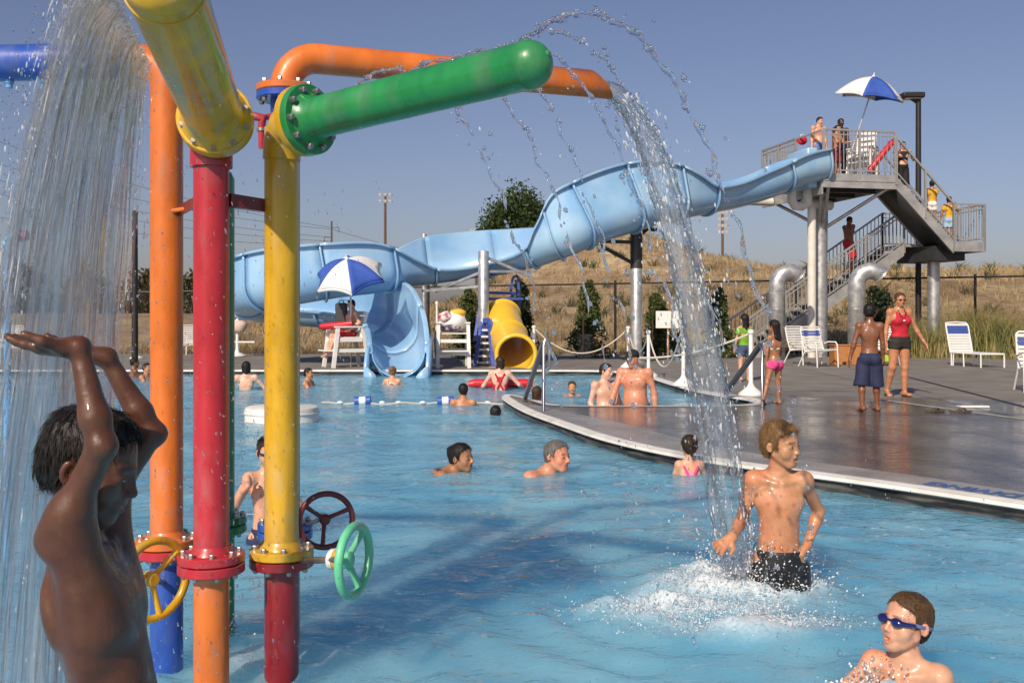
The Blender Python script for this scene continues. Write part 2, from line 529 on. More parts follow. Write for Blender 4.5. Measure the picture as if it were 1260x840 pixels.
# ------------------------------------------------------------------ pool water
SPL = Vector((1.13, 4.95))        # where the big jet lands
def water_h(x, y):
    p = np.stack([x, y], 1).astype(np.float32)
    rs = np.random.RandomState(11)
    h = np.zeros(len(p), np.float32)
    for i in range(46):
        lam = 0.16 * (1.075 ** i)
        th = rs.uniform(-1.1, 1.1) + (math.pi if rs.rand() < .4 else 0) + 1.2
        k = 2 * math.pi / lam
        amp = 0.0017 * (lam / .5) ** .55
        ph = p @ np.array([math.cos(th), math.sin(th)], np.float32) * k + rs.uniform(0, 6.28)
        mod = .55 + .45 * np.sin(p[:, 0] * rs.uniform(.3, 1.1) + p[:, 1] * rs.uniform(.3, 1.1) + rs.uniform(0, 6.28))
        s = np.sin(ph)
        h += amp * mod * (s + .35 * np.cos(2 * ph))
    for (cx, cy, a, lam, dec) in [(SPL.x, SPL.y, .022, .34, .9), (.75, 4.55, .014, .28, .7), (-.9, 3.8, .012, .2, .8), (-1.35, 2.6, .02, .25, .9),
                                  (.38, 8.3, .012, .4, .9), (-.42, 8.45, .012, .4, .9), (1.62, 3.55, .008, .22, .6)]:
        r = np.hypot(x - cx, y - cy)
        h += a * np.sin(2 * math.pi * r / lam) * np.exp(-r / dec) * np.minimum(r / .2, 1)
    return h
def foam_f(x, y):
    p = np.stack([x, y], 1).astype(np.float32)
    n = wobble(p, 9, 21, 4) * .9 + wobble(p, 26, 22, 3) * .6
    f = np.zeros(len(p), np.float32)
    for (cx, cy, sx, sy, a) in [(1.13, 5.0, .36, .30, 1.25), (.86, 4.62, .42, .16, .95), (1.05, 4.35, .38, .14, .85), (.62, 4.72, .22, .14, .6), (-1.42, 2.55, .32, .55, .9), (1.5, 3.5, .14, .1, .45), (1.28, 3.62, .2, .09, .6), (-.95, 3.9, .3, .2, .35)]:
        f = np.maximum(f, a * np.exp(-((x - cx) / sx) ** 2 - ((y - cy) / sy) ** 2))
    return np.clip(f * 1.25 * (1 + .9 * n) - .10, 0, 1.2), n

def water_material():
    m = bpy.data.materials.new('pool water'); m.use_nodes = True
    nt = m.node_tree; L = nt.links.new
    nt.nodes.clear()
    out = nt.nodes.new('ShaderNodeOutputMaterial')
    tc = nt.nodes.new('ShaderNodeTexCoord')
    def noise(scale, detail, st, dist=0.0):
        mp = nt.nodes.new('ShaderNodeMapping'); mp.inputs['Scale'].default_value = st
        L(tc.outputs['Object'], mp.inputs[0])
        n = nt.nodes.new('ShaderNodeTexNoise'); n.inputs['Scale'].default_value = scale; n.inputs['Detail'].default_value = detail
        n.inputs['Distortion'].default_value = dist
        L(mp.outputs[0], n.inputs[0]); return n.outputs[0]
    bp = nt.nodes.new('ShaderNodeBump'); bp.inputs['Strength'].default_value = .55; bp.inputs['Distance'].default_value = .05
    n1 = noise(3.2, 4, (1, 1.6, 1), .6); n2 = noise(11, 3, (1, 1.5, 1), .4)
    ad = nt.nodes.new('ShaderNodeMath'); ad.operation = 'MULTIPLY_ADD'; ad.inputs[1].default_value = .55
    L(n2, ad.inputs[0]); L(n1, ad.inputs[2]); L(ad.outputs[0], bp.inputs['Height'])
    tr = nt.nodes.new('ShaderNodeBsdfTransparent'); tr.inputs[0].default_value = (.68, .88, .94, 1)
    df = nt.nodes.new('ShaderNodeSubsurfaceScattering'); df.falloff = 'BURLEY'; df.inputs['Scale'].default_value = .9; df.inputs['Radius'].default_value = (.6, 1.0, 1.2)
    cr = nt.nodes.new('ShaderNodeMix'); cr.data_type = 'RGBA'
    mr = nt.nodes.new('ShaderNodeMapRange'); mr.inputs[1].default_value = .35; mr.inputs[2].default_value = .65
    L(noise(.8, 4, (1, 1.4, 1), 1.0), mr.inputs[0]); L(mr.outputs[0], cr.inputs[0])
    cr.inputs[6].default_value = (.13, .43, .66, 1); cr.inputs[7].default_value = (.25, .58, .76, 1)
    L(cr.outputs[2], df.inputs[0]); L(bp.outputs[0], df.inputs['Normal'])
    body = nt.nodes.new('ShaderNodeMixShader'); body.inputs[0].default_value = .80
    L(tr.outputs[0], body.inputs[1]); L(df.outputs[0], body.inputs[2])
    gl = nt.nodes.new('ShaderNodeBsdfGlossy'); gl.inputs['Roughness'].default_value = .045
    L(bp.outputs[0], gl.inputs['Normal'])
    fr = nt.nodes.new('ShaderNodeFresnel'); fr.inputs[0].default_value = 1.33; L(bp.outputs[0], fr.inputs['Normal'])
    surf = nt.nodes.new('ShaderNodeMixShader'); L(fr.outputs[0], surf.inputs[0]); L(body.outputs[0], surf.inputs[1]); L(gl.outputs[0], surf.inputs[2])
    fm = nt.nodes.new('ShaderNodeBsdfDiffuse'); fm.inputs[0].default_value = (.66, .72, .76, 1)
    at = nt.nodes.new('ShaderNodeAttribute'); at.attribute_name = 'foam'
    mp2 = nt.nodes.new('ShaderNodeMath'); mp2.operation = 'MULTIPLY'
    mrf = nt.nodes.new('ShaderNodeMapRange'); mrf.inputs[1].default_value = .38; mrf.inputs[2].default_value = .62; mrf.inputs[3].default_value = .5
    L(noise(55, 4, (1, 1, 1), .5), mrf.inputs[0])
    L(at.outputs['Fac'], mp2.inputs[0]); L(mrf.outputs[0], mp2.inputs[1]); mp2.use_clamp = True
    fin = nt.nodes.new('ShaderNodeMixShader'); L(mp2.outputs[0], fin.inputs[0]); L(surf.outputs[0], fin.inputs[1]); L(fm.outputs[0], fin.inputs[2])
    L(fin.outputs[0], out.inputs[0])
    return m
def water_patch(x0, x1, y0, y1, s):
    nx = int((x1 - x0) / s) + 1; ny = int((y1 - y0) / s) + 1
    X, Y = np.meshgrid(np.linspace(x0, x1, nx), np.linspace(y0, y1, ny))
    x = X.ravel().astype(np.float32); y = Y.ravel().astype(np.float32)
    f, n = foam_f(x, y)
    z = water_h(x, y) + np.clip(f, 0, 1) * (.03 + .05 * n)
    i = np.arange(nx * ny).reshape(ny, nx)
    F = np.stack([i[:-1, :-1], i[:-1, 1:], i[1:, 1:], i[1:, :-1]], -1).reshape(-1, 4)
    return np.stack([x, y, z], 1), F, f
WV, WF, WA = [], [], []
off = 0
for args in [(-5.0, 5.0, 1.0, 7.5, .026), (-9, 7, 7.5, 24.0, .07), (-26, -9, 7.5, 24, .4), (-12, -5, 1, 7.5, .3), (5, 9.5, 1.0, 7.5, .2), (-12, 9.5, -2.9, 1.0, .3)]:
    v, f, a = water_patch(*args)
    WV.append(v); WF.append(f + off); WA.append(a); off += len(v)
water = np_mesh('pool_water', np.concatenate(WV), np.concatenate(WF), water_material(), attrs={'foam': np.concatenate(WA)})
water['kind'] = 'structure'

# ------------------------------------------------------------------ dry hill beyond the fence
def sstep(a, b, t):
    q = np.clip((t - a) / (b - a), 0, 1); return q * q * (3 - 2 * q)
def hill_h(x, y):
    p = np.stack([x, y], 1).astype(np.float32)
    right = sstep(0, 16, x - (y - 34) * .12)
    base = (1.5 + 2.5 * right) * sstep(33.8, 56, y)
    m1 = 5.9 * np.exp(-((x - 8.6) / 6.2) ** 2 - ((y - 80) / 15) ** 2)
    m2 = .9 * np.exp(-((x - 17.0) / 4.0) ** 2 - ((y - 80) / 14) ** 2)
    m3 = 3.0 * np.exp(-((x - 1.5) / 6.0) ** 2 - ((y - 78) / 15) ** 2)
    n = wobble(p, .28, 31, 4)
    return base + m1 + m2 + m3 + n * .22 * sstep(34, 44, y) * (1 + .8 * sstep(60, 80, y)) + .02
def grid(x0, x1, y0, y1, s, hf):
    nx = int((x1 - x0) / s) + 1; ny = int((y1 - y0) / s) + 1
    X, Y = np.meshgrid(np.linspace(x0, x1, nx), np.linspace(y0, y1, ny))
    x = X.ravel(); y = Y.ravel()
    i = np.arange(nx * ny).reshape(ny, nx)
    F = np.stack([i[:-1, :-1], i[:-1, 1:], i[1:, 1:], i[1:, :-1]], -1).reshape(-1, 4)
    return np.stack([x, y, hf(x, y)], 1), F
HILL = mat('dry hill soil', (.24, .165, .095), rough=.95, color2=(.38, .29, .17), c2scale=.35, c2lo=.4, c2hi=.62, var=.4, vscale=2.2, bump=.9, bscale=3.5)
v, f = grid(-70, 90, 33.3, 130, .8, hill_h)
hill = np_mesh('dry_hill', v, f, HILL); hill['kind'] = 'structure'
FAR = mat('far plain', (.33, .27, .17), rough=.95, var=.3, vscale=.05)
o = MB().add([(-1500, -300, -1.7), (1500, -300, -1.7), (1500, 2500, -1.7), (-1500, 2500, -1.7)], [(0, 1, 2, 3)]).build('ground', FAR, smooth=False)
o['kind'] = 'structure'

def blades(name, pos, hmin, hmax, width, per, m, lean=.35, parent=None):
    """grass: thin bent triangles"""
    n = len(pos) * per
    b = np.repeat(pos, per, 0) + np.concatenate([NR.normal(0, .12, (n, 2)), np.zeros((n, 1))], 1) * (hmax / .8)
    h = NR.uniform(hmin, hmax, n); a = NR.uniform(0, 6.283, n)
    d = np.stack([np.cos(a), np.sin(a), np.zeros(n)], 1)
    ld = NR.normal(0, lean, (n, 2))
    mid = b + np.stack([ld[:, 0] * h * .3, ld[:, 1] * h * .3, h * .6], 1)
    tip = b + np.stack([ld[:, 0] * h, ld[:, 1] * h, h], 1)
    w = width * NR.uniform(.6, 1.3, (n, 1))
    V = np.stack([b - d * w, b + d * w, mid + d * w * .7, mid - d * w * .7, tip], 1).reshape(-1, 3)
    k = np.arange(n)[:, None] * 5
    F = np.concatenate([k + np.array([[0, 1, 2]]), k + np.array([[0, 2, 3]]), k + np.array([[3, 2, 4]])], 0)
    return np_mesh(name, V, F, m, parent)
n = 10000
gx = NR.uniform(-14, 40, n); gy = 34.0 + NR.uniform(0, 1, n) ** 1.6 * 46
gp = np.stack([gx, gy, hill_h(gx, gy) - .05], 1)
GR = mat('dry grass', (.42, .325, .18), rough=.9, color2=(.25, .18, .095), c2scale=.33, c2lo=.42, c2hi=.6, var=.35, vscale=1.5)
g = blades('dry_grass', gp, .12, .48, .018, 9, GR)
tag(g, 'straw coloured dry grass covering the hill behind the fence', 'grass', kind='stuff')
n = 150
gx = NR.uniform(-8, 36, n); gy = NR.uniform(40, 84, n)
g2 = blades('sage_scrub', np.stack([gx, gy, hill_h(gx, gy) - .1], 1), .3, .8, .05, 26, mat('scrub', (.16, .13, .065), rough=.9, color2=(.09, .10, .045), c2scale=.4), lean=.6)
tag(g2, 'low dark scrub dotted over the dry hill', 'scrub', kind='stuff')

# ------------------------------------------------------------------ foliage
def leaves(name, centers, radii, per, size, m, parent, flat=.9, shell=.55):
    """leaf-sized faces spread through ellipsoid clumps"""
    VV = []
    for c, r, k in zip(centers, radii, per):
        d = NR.normal(size=(k, 3)); d /= np.linalg.norm(d, axis=1, keepdims=True)
        t = (shell + (1 - shell) * NR.uniform(0, 1, (k, 1))) ** .7 * NR.uniform(.72, 1.12, (k, 1))
        VV.append(np.asarray(c) + d * t * np.asarray(r))
    C = np.concatenate(VV); n = len(C)
    a = NR.normal(size=(n, 3)); a /= np.linalg.norm(a, axis=1, keepdims=True)
    b = np.cross(a, NR.normal(size=(n, 3))); b /= np.linalg.norm(b, axis=1, keepdims=True)
    s = size * NR.uniform(.6, 1.35, (n, 1))
    V = np.stack([C - a * s, C + b * s * .45, C + a * s, C - b * s * .45], 1).reshape(-1, 3)
    F = np.arange(n * 4).reshape(-1, 4)
    return np_mesh(name, V, F, m, parent, smooth=False)

BARK = mat('bark', (.12, .085, .055), rough=.95, bump=.8, bscale=12, var=.3)
LEAF_D = leaf_mat('cottonwood leaves', (.035, .065, .018), (.075, .11, .03))
LEAF_O = leaf_mat('olive leaves', (.075, .07, .03), (.12, .10, .045))
LEAF_A = leaf_mat('arborvitae leaves', (.06, .095, .025), (.115, .14, .035))
LEAF_K = leaf_mat('dark juniper leaves', (.02, .035, .014), (.04, .06, .02))

def tree(label, base, H, W, m, nclump=22, per=260, leaf=.22, name='tree', trunk=.2, low=.25, group=None, tall=1.0):
    t = thing(name, label, 'tree', base, 0, group)
    rs = random.Random(int(base[0] * 91 + base[1] * 7))
    mb = MB()
    mb.tube([(0, 0, -1.0), (.05, 0, H * .25), (-.05, .04, H * .5), (0, 0, H * .8)], [trunk * 1.2, trunk, trunk * .7, trunk * .2], 8)
    cs, rr, pk = [], [], []
    for i in range(nclump):
        z = H * (low + (1 - low) * (i + .5) / nclump)
        q = (z / H - low) / (1 - low)
        w = W / 2 * math.sin(math.pi * min(1, .18 + .78 * q)) ** .8
        a = i * 2.4 + rs.uniform(-.4, .4); rad = w * rs.uniform(.35, .95)
        c = (math.cos(a) * rad, math.sin(a) * rad, min(z, H * .95))
        cs.append(c); k = W * rs.uniform(.12, .22)
        rr.append((k, k, k * rs.uniform(1.0, 1.7) * tall)); pk.append(int(per * rs.uniform(.7, 1.3)))
        if i % 2 == 0: mb.tube([(0, 0, z * .75), (c[0] * .6, c[1] * .6, z * .9), c], [trunk * .35, trunk * .2, trunk * .06], 5)
    mb.build('trunk', BARK, t)
    leaves('crown', cs, rr, pk, leaf, m, t)
    return t
b = P(637, 300, 90)
tree('tall dark green cottonwood tree rising behind the blue water slide', (b.x, 90, 3.0), 7.9, 8.6, LEAF_D, 54, 460, .19, name='cottonwood_tree', tall=1.5)
b = P(352, 300, 75)
tree('green tree top just above the blue slide, beside the yellow pipe', (b.x, 75, 0), 6.6, 4.6, LEAF_D, 18, 300, .2, name='round_tree')
for i, (px, d, H, W, lab) in enumerate([(248, 62, 3.9, 4.6, 'olive green tree seen between the orange and red pipes'),
                                        (190, 66, 4.2, 5.5, 'olive tree beside the dark pole behind the orange pipe'),
                                        (110, 60, 3.6, 5.5, 'olive green tree behind the falling water curtain'),
                                        (30, 60, 4.0, 5.5, 'olive green tree behind the light blue shower pipe'),
                                        (300, 58, 3.6, 4.0, 'brownish tree between the red and yellow pipes, behind the slide')]):
    b = P(px, 390, d)
    tree(lab, (b.x, d, -.4), H, W, LEAF_O, 16, 320, .17, name='olive_tree', low=.05)

def shrub(label, px, py, d, H, W, m=LEAF_A, n=4200, stake=True, name='arborvitae', top=.16):
    W *= 1.3
    b = P(px, py, d); z0 = DECK_Z - .02
    t = thing(name, label, 'shrub', (b.x, d, z0))
    cs, rr, pk = [], [], []
    k = 16
    rs = random.Random(px)
    for i in range(k):
        q = (i + .5) / k
        w = W / 2 * (1 - q) ** .6 * (.85 + .15 * math.sin(q * 9)) + top * .5
        for j in range(3):
            a = rs.uniform(0, 6.28)
            cs.append((math.cos(a) * w * .45, math.sin(a) * w * .45, H * (.05 + .93 * q)))
            rr.append((w * .62, w * .62, H / k * 1.5)); pk.append(int(n / k / 3))
    leaves('foliage', cs, rr, pk, .06, m, t, shell=.5)
    MB().tube([(0, 0, -.1), (0, 0, H * .85)], [.05, .015], 6).build('stem', BARK, t)
    if stake:
        MB().cyl((-.22, -W * .42, -.05), (-.2, -W * .42, H * .62), .025, 6).build('stake', mat('wood stake', (.35, .21, .09), rough=.85), t)
    return t
shrub('staked arborvitae shrub between the draped white chair and the blue ladder', 577, 440, 30.5, 2.1, 1.0)
shrub('dark arborvitae shrub behind the yellow tube slide', 640, 440, 30.5, 2.35, 1.05, m=LEAF_K)
shrub('staked arborvitae shrub behind the concrete planter', 724, 440, 30.5, 2.3, 1.15, m=LEAF_A)
shrub('staked arborvitae shrub behind the white notice board', 808, 440, 31, 1.95, 1.0)
shrub('arborvitae shrub behind the falling jet, left of the stair foot', 884, 440, 30.5, 2.1, .95, stake=False)
shrub('dark bushy juniper behind the boy in navy shorts', 1079, 440, 30.8, 2.15, 1.15, m=LEAF_K, stake=False, top=.5)
shrub('low green shrub under the notice board', 838, 440, 30.6, .8, .8, stake=False, n=1200)

GRN = mat('ornamental grass', (.16, .165, .05), rough=.8, color2=(.30, .24, .10), c2scale=1.5, var=.3)
for (px, d, k, h, lab) in [(1118, 30.5, 26, 1.5, 'clump of green ornamental grass behind the lifeguard in red'),
                           (1192, 30.8, 30, 1.75, 'tall yellowing ornamental grass behind the white lounge chair'),
                           (1228, 30.0, 30, 1.6, 'green ornamental grass clump right of the white lounge chair'),
                           (1140, 30.5, 18, 1.1, 'small grass clump beside the landing column')]:
    b = P(px, 430, d)
    t = thing('ornamental_grass', lab, 'grass clump', (b.x, d, DECK_Z - .02))
    q = np.concatenate([NR.normal(0, .22, (k, 2)), np.zeros((k, 1))], 1)
    blades('blades', q, h * .6, h, .012, 22, GRN, lean=.28, parent=t)

# ------------------------------------------------------------------ chain link fence
FENCE = mat('black fence steel', (.018, .016, .015), rough=.5, var=.2)
ft = thing('chain_link_fence', 'black chain link fence running along the foot of the dry hill', 'fence', (0, 33.2, DECK_Z))
def ftop(x): return 2.24 + .018 * (x + 3)
FX0, FX1 = -19.0, 21.0
mb = MB(); mb.tube([(FX0, 0, ftop(FX0)), (FX1, 0, ftop(FX1))], .03, 8); mb.build('top_rail', FENCE, ft)
mb = MB(); mb.tube([(FX0, 0, .06), (FX1, 0, .06)], .012, 6); mb.build('bottom_wire', FENCE, ft)
pm = MB().cyl((0, 0, -.1), (0, 0, 1), .045, 10).mesh('post')
for px in (140, 340, 527, 757, 980, 1200, 1330):
    x = (px - 630) / FPX * 33.2
    o = put(pm, 'post', FENCE, ft, (x, 0, 0), scale=(1, 1, ftop(x) + .1))
W1 = []
sp = .075
H0 = 2.2
a = FX0
segs = []
x = FX0 - 2.6
while x < FX1:
    for s in (0, 1):
        p0 = (x, 0.0, .05); p1 = (x + 2.4, 0.0, 2.45)
        if s: p0, p1 = (x + 2.4, 0.006, .05), (x, 0.006, 2.45)
        # clip to the fence rectangle
        def at(xx): 
            q = (xx - p0[0]) / (p1[0] - p0[0]); return (xx, p0[1], p0[2] + q * (p1[2] - p0[2]))
        pts = sorted([p0, p1]); A, B = pts
        if A[0] < FX0: A = at(FX0)
        if B[0] > FX1: B = at(FX1)
        if B[0] <= A[0]: continue
        tp = ftop(x)
        lo_, hi_ = (A, B) if A[2] < B[2] else (B, A)
        if hi_[2] > tp:
            q = (tp - lo_[2]) / (hi_[2] - lo_[2])
            hi_ = (lo_[0] + q * (hi_[0] - lo_[0]), hi_[1], tp)
        segs.append((lo_, hi_))
    x += sp
mb = MB()
for a_, b_ in segs: mb.tube([a_, b_], .0032, 3, caps=False)
o = mb.build('wire_mesh', FENCE, ft); o['kind'] = 'stuff'
# ------------------------------------------------------------------ painted spray pipes
ORANGE = paint('orange paint', (.66, .165, .022))
RED = paint('red paint', (.46, .020, .032))
BASERED = paint('shaded red base', (.22, .010, .016))  # darker copy of the red: shade on the lower pipe put into colour
YELLOW = paint('yellow paint', (.60, .35, .016))
GREEN = paint('green paint', (.018, .24, .065))
BLUE = paint('blue paint', (.025, .085, .42))
LBLUE = paint('light blue paint', (.10, .36, .72))
MINT = paint('mint wheel', (.13, .55, .31), rough=.4)
DRED = paint('dark red wheel', (.14, .012, .015), rough=.35)
STEEL = mat('bolt steel', (.40, .38, .35), rough=.35, metal=.85, var=.3, vscale=40)
WHITEP = paint('white plastic', (.75, .74, .70), coat=.2)

bolt_me = MB()
bolt_me.lathe((0, 0, 0), (0, 0, 1), [(0, .011), (.003, .011)], 12)
bolt_me.lathe((0, 0, .003), (0, 0, 1), [(0, .0095), (.010, .0095), (.012, .008)], 6)
bolt_me.cyl((0, 0, .012), (0, 0, .016), .0055, 8)
bolt_me = bolt_me.mesh('bolt')
def bolts(parent, c, axis, rad, n, s=1.0, ph=0.0):
    x, y, z = frame(axis); c = Vector(c)
    rot = Matrix((x, y, z)).transposed().to_euler()
    for k in range(n):
        a = 2 * math.pi * k / n + ph
        put(bolt_me, 'bolt', STEEL, parent, c + (x * math.cos(a) + y * math.sin(a)) * rad, rot, (s, s, s))

def disc(parent, c, axis, r, th, m, name='flange', hole=True):
    return MB().lathe(Vector(c), axis, [(0, r - .004), (.004, r), (th - .004, r), (th, r - .004)], 40).build(name, m, parent)

def weld(mb, c, axis, r):  # a fillet where pipe meets flange
    mb.lathe(c, axis, [(0, r + .018), (.006, r + .016), (.02, r + .004), (.03, r)], 32, caps=False)

def post(label, x, y, r, zf, ztop, up, low, ftop_m, fbot_m, upname='upper_pipe'):
    t = thing('spray_post', label, 'water pipe', (x, y, -.55))
    q = .55
    mb = MB(); mb.tube([(0, 0, q + zf), (0, 0, q + ztop)], r, 32); weld(mb, (0, 0, q + zf + .032), (0, 0, 1), r)
    u = mb.build('upper_pipe', up, t)
    mb = MB(); mb.tube([(0, 0, 0), (0, 0, q + zf)], r, 32); weld(mb, (0, 0, q + zf - .036), (0, 0, -1), r)
    mb.build('lower_pipe', low, t)
    fr_ = r * 1.88
    f1 = disc(t, (0, 0, q + zf + .002), (0, 0, 1), fr_, .032, ftop_m)
    f2 = disc(t, (0, 0, q + zf - .036), (0, 0, 1), fr_, .034, fbot_m)
    bolts(f1, (0, 0, q + zf + .034), (0, 0, 1), r * 1.55, 8, 1.0, .3)
    bolts(f2, (0, 0, q + zf - .036), (0, 0, -1), r * 1.55, 8, 1.0, .3)
    return t

def handwheel(t, c, axis, R_, r, m, nsp=3, stem=None, ph=0.0, rise=0.0):
    x, y, z = frame(axis); c = Vector(c)
    w = MB().torus(c, axis, R_, r, 40, 12).build('handwheel', m, t)
    hub = c - z * rise
    for k in range(nsp):
        a = 2 * math.pi * k / nsp + ph
        e = c + (x * math.cos(a) + y * math.sin(a)) * R_
        MB().tube([hub, (hub + e) / 2 + z * .0, e], [r * .85, r * .7, r * .85], 10).build('spoke', m, w)
    MB().lathe(hub - z * .02, axis, [(0, r * 1.6), (.005, r * 1.9), (.035, r * 1.9), (.042, r * 1.3)], 16).build('hub', m, w)
    if stem is not None:
        MB().tube([hub - z * .02, Vector(stem)], r * .75, 12).build('stem', STEEL, w)
    return w

ZF = .475
# --- orange over blue post with the blue spray bar
po = P(205, 500, 3.85)
t_or = post('orange spray post on a blue base, carrying the blue nozzle bar', po.x, 3.85, .0615, ZF, 2.16, ORANGE, BLUE, ORANGE, RED)
B0 = Vector((0, 0, .55 + 2.16))
zb = .55 + (CAM_Z + (390 - 82) / FPX * 3.95)
mb = MB(); mb.tube([B0 - Vector((0, 0, .02))] + [Vector((-.11 + .11 * math.cos(a), 0, zb - .11 + .11 * math.sin(a))) for a in [i * math.pi / 16 for i in range(9)]], .0615, 28)
mb.build('elbow', ORANGE, t_or)
e1 = Vector((-.11, 0, zb)); e2 = Vector((-1.9, .16, zb + .0))
mb = MB(); mb.tube([e1, e2], .07, 28); mb.build('nozzle_bar', BLUE, t_or)
nz = []
for px in (12, 55, 98):
    x = (px - 630) / FPX * 3.9 - po.x
    q = (x - e1.x) / (e2.x - e1.x); pt = e1.lerp(e2, q)
    MB().lathe(pt + Vector((0, 0, -.062)), (0, 0, -1), [(0, .018), (.018, .018), (.022, .013), (.036, .012)], 14).build('nozzle', LBLUE, t_or)
    nz.append(Vector((po.x, 3.85, -.55)) + pt + Vector((0, 0, -.1)))
handwheel(t_or, P(190, 713, 3.55) - t_or.location, (.82, -.55, .0), .138, .0150, YELLOW, 3, (0, 0, .55 + .33), ph=.7, rise=.02)
handwheel(t_or, P(138, 668, 3.9) - t_or.location, (-.7, -.5, 0), .085, .012, GREEN, 3, (0, 0, .55 + .36), ph=.2, rise=.02)

# --- red over orange post with the big yellow barrel
pr = P(260, 500, 3.6)
t_re = post('red spray post on an orange base, carrying the large yellow barrel', pr.x, 3.6, .0630, ZF, 2.0, RED, ORANGE, RED, RED)
o0 = t_re.location
Y0 = P(265, 147, 3.50); Y1 = P(203, -14, 2.52)
ax = (Y1 - Y0).normalized()
MB().tube([Vector((pr.x, 3.6, 1.9)) - o0, Vector((pr.x, 3.6, 1.98)) - o0, Vector((pr.x + .005, 3.585, 2.03)) - o0, Y0 - ax * .03 - o0], .075, 28).build('elbow', RED, t_re)
disc(t_re, Y0 - ax * .036 - o0, ax, .131, .030, YELLOW, 'backing_flange')
fl_ = disc(t_re, Y0 - ax * .004 - o0, ax, .131, .030, YELLOW)
bolts(fl_, Y0 + ax * .026 - o0, ax, .112, 10, 1.15, .3)
mb = MB()
Lb = (Y1 - Y0).length; rb = .1
mb.lathe(Y0 + ax * .026 - o0, ax, [(0, rb + .02), (.008, rb + .016), (.03, rb)] + [(Lb * i / 8 + .03, rb) for i in range(1, 9)] + [(Lb + .03 + .06 * math.sin(a), rb * math.cos(a)) for a in [i * math.pi / 16 for i in range(1, 8)]] + [(Lb + .09, .008)], 48)
mb.build('barrel', YELLOW, t_re)
MB().torus(Y1 + ax * .01 - o0, ax, rb + .001, .004, 40, 8).build('weld_seam', YELLOW, t_re)

# --- yellow over red post with the green barrel
pyl = P(346.5, 500, 3.745)
t_ye = post('yellow spray post on a red base darkened for shade, carrying the green barrel', pyl.x, 3.745, .0635, ZF - .015, 2.07, YELLOW, BASERED, YELLOW, BASERED)
o0 = t_ye.location
F0 = P(378, 148, 3.60); F1 = P(628, 86, 3.08)
ax = (F1 - F0).normalized()
MB().tube([Vector((pyl.x, 3.745, 1.95)) - o0, Vector((pyl.x + .004, 3.743, 2.02)) - o0, Vector((pyl.x + .03, 3.70, 2.07)) - o0, F0 - ax * .03 - o0], .07, 28).build('elbow', YELLOW, t_ye)
disc(t_ye, F0 - ax * .036 - o0, ax, .128, .028, YELLOW, 'backing_flange')
fl_ = disc(t_ye, F0 - ax * .006 - o0, ax, .128, .030, GREEN)
bolts(fl_, F0 + ax * .024 - o0, ax, .106, 10, 1.2, .1)
Lb = (F1 - F0).length; rb = .074
mb = MB()
mb.lathe(F0 + ax * .024 - o0, ax, [(0, rb + .022), (.008, rb + .016), (.03, rb)] + [(Lb * i / 8 + .03, rb) for i in range(1, 9)] + [(Lb + .034, rb + .002), (Lb + .05, rb + .002)] + [(Lb + .05 + .07 * math.sin(a), rb * math.cos(a)) for a in [i * math.pi / 20 for i in range(1, 10)]] + [(Lb + .12, .006)], 48)
mb.build('barrel', GREEN, t_ye)
MB().lathe(F1 + ax * .13 + Vector((0, 0, .02)) - o0, ax, [(0, .012), (.01, .012), (.016, .007)], 12).build('drain_plug', GREEN, t_ye)
w = handwheel(t_ye, P(436, 689, 3.50) - o0, (.95, -.30, 0), .120, .0160, MINT, 3, (.03, -.01, .55 + .445), ph=.9, rise=.03)
cc = P(413, 688, 3.58) - o0
MB().lathe(cc - Vector((.02, -.008, 0)), (.9, -.36, 0), [(0, .035), (.004, .038), (.02, .038), (.022, .036)], 24).build('collar', WHITEP, t_ye)
MB().lathe(cc + Vector((.002, -.0008, 0)), (.9, -.36, 0), [(0, .037), (.014, .037), (.016, .03)], 24).build('yellow_collar', YELLOW, t_ye)

# --- blue post with the orange elbow
pb_ = P(351, 500, 4.15)
t_bl = post('blue spray post behind the yellow one, ending in the orange elbow spout', pb_.x, 4.15, .060, ZF, 2.27, BLUE, YELLOW, BLUE, BLUE)
o0 = t_bl.location
disc(t_bl, (0, 0, .55 + 2.262), (0, 0, 1), .118, .03, BLUE)
tf = disc(t_bl, (0, 0, .55 + 2.293), (0, 0, 1), .118, .03, ORANGE)
bolts(tf, (0, 0, .55 + 2.323), (0, 0, 1), .098, 8, 1.1)
bolts(tf, (0, 0, .55 + 2.262), (0, 0, -1), .098, 8, 1.1)
OE = P(738, 103, 4.66)
ctr = Vector((pb_.x, 4.15, 0)); hd = Vector((OE.x - pb_.x, OE.y - 4.15, 0)).normalized()
zc = CAM_Z + (390 - 73) / FPX * 4.2
rr_ = .135
path = [ctr + Vector((0, 0, 2.31)), ctr + Vector((0, 0, zc - rr_))]
for i in range(1, 13):
    a = i / 12 * math.pi / 2
    path.append(ctr + hd * (rr_ * (1 - math.cos(a))) + Vector((0, 0, zc - rr_ + rr_ * math.sin(a))))
tip = Vector((OE.x, OE.y, zc)) - hd * .0
mb = MB()
path2 = path + [ctr + hd * .6 + Vector((0, 0, zc)), tip]
mb.tube([p - o0 for p in path2], .0605, 28, caps=False)
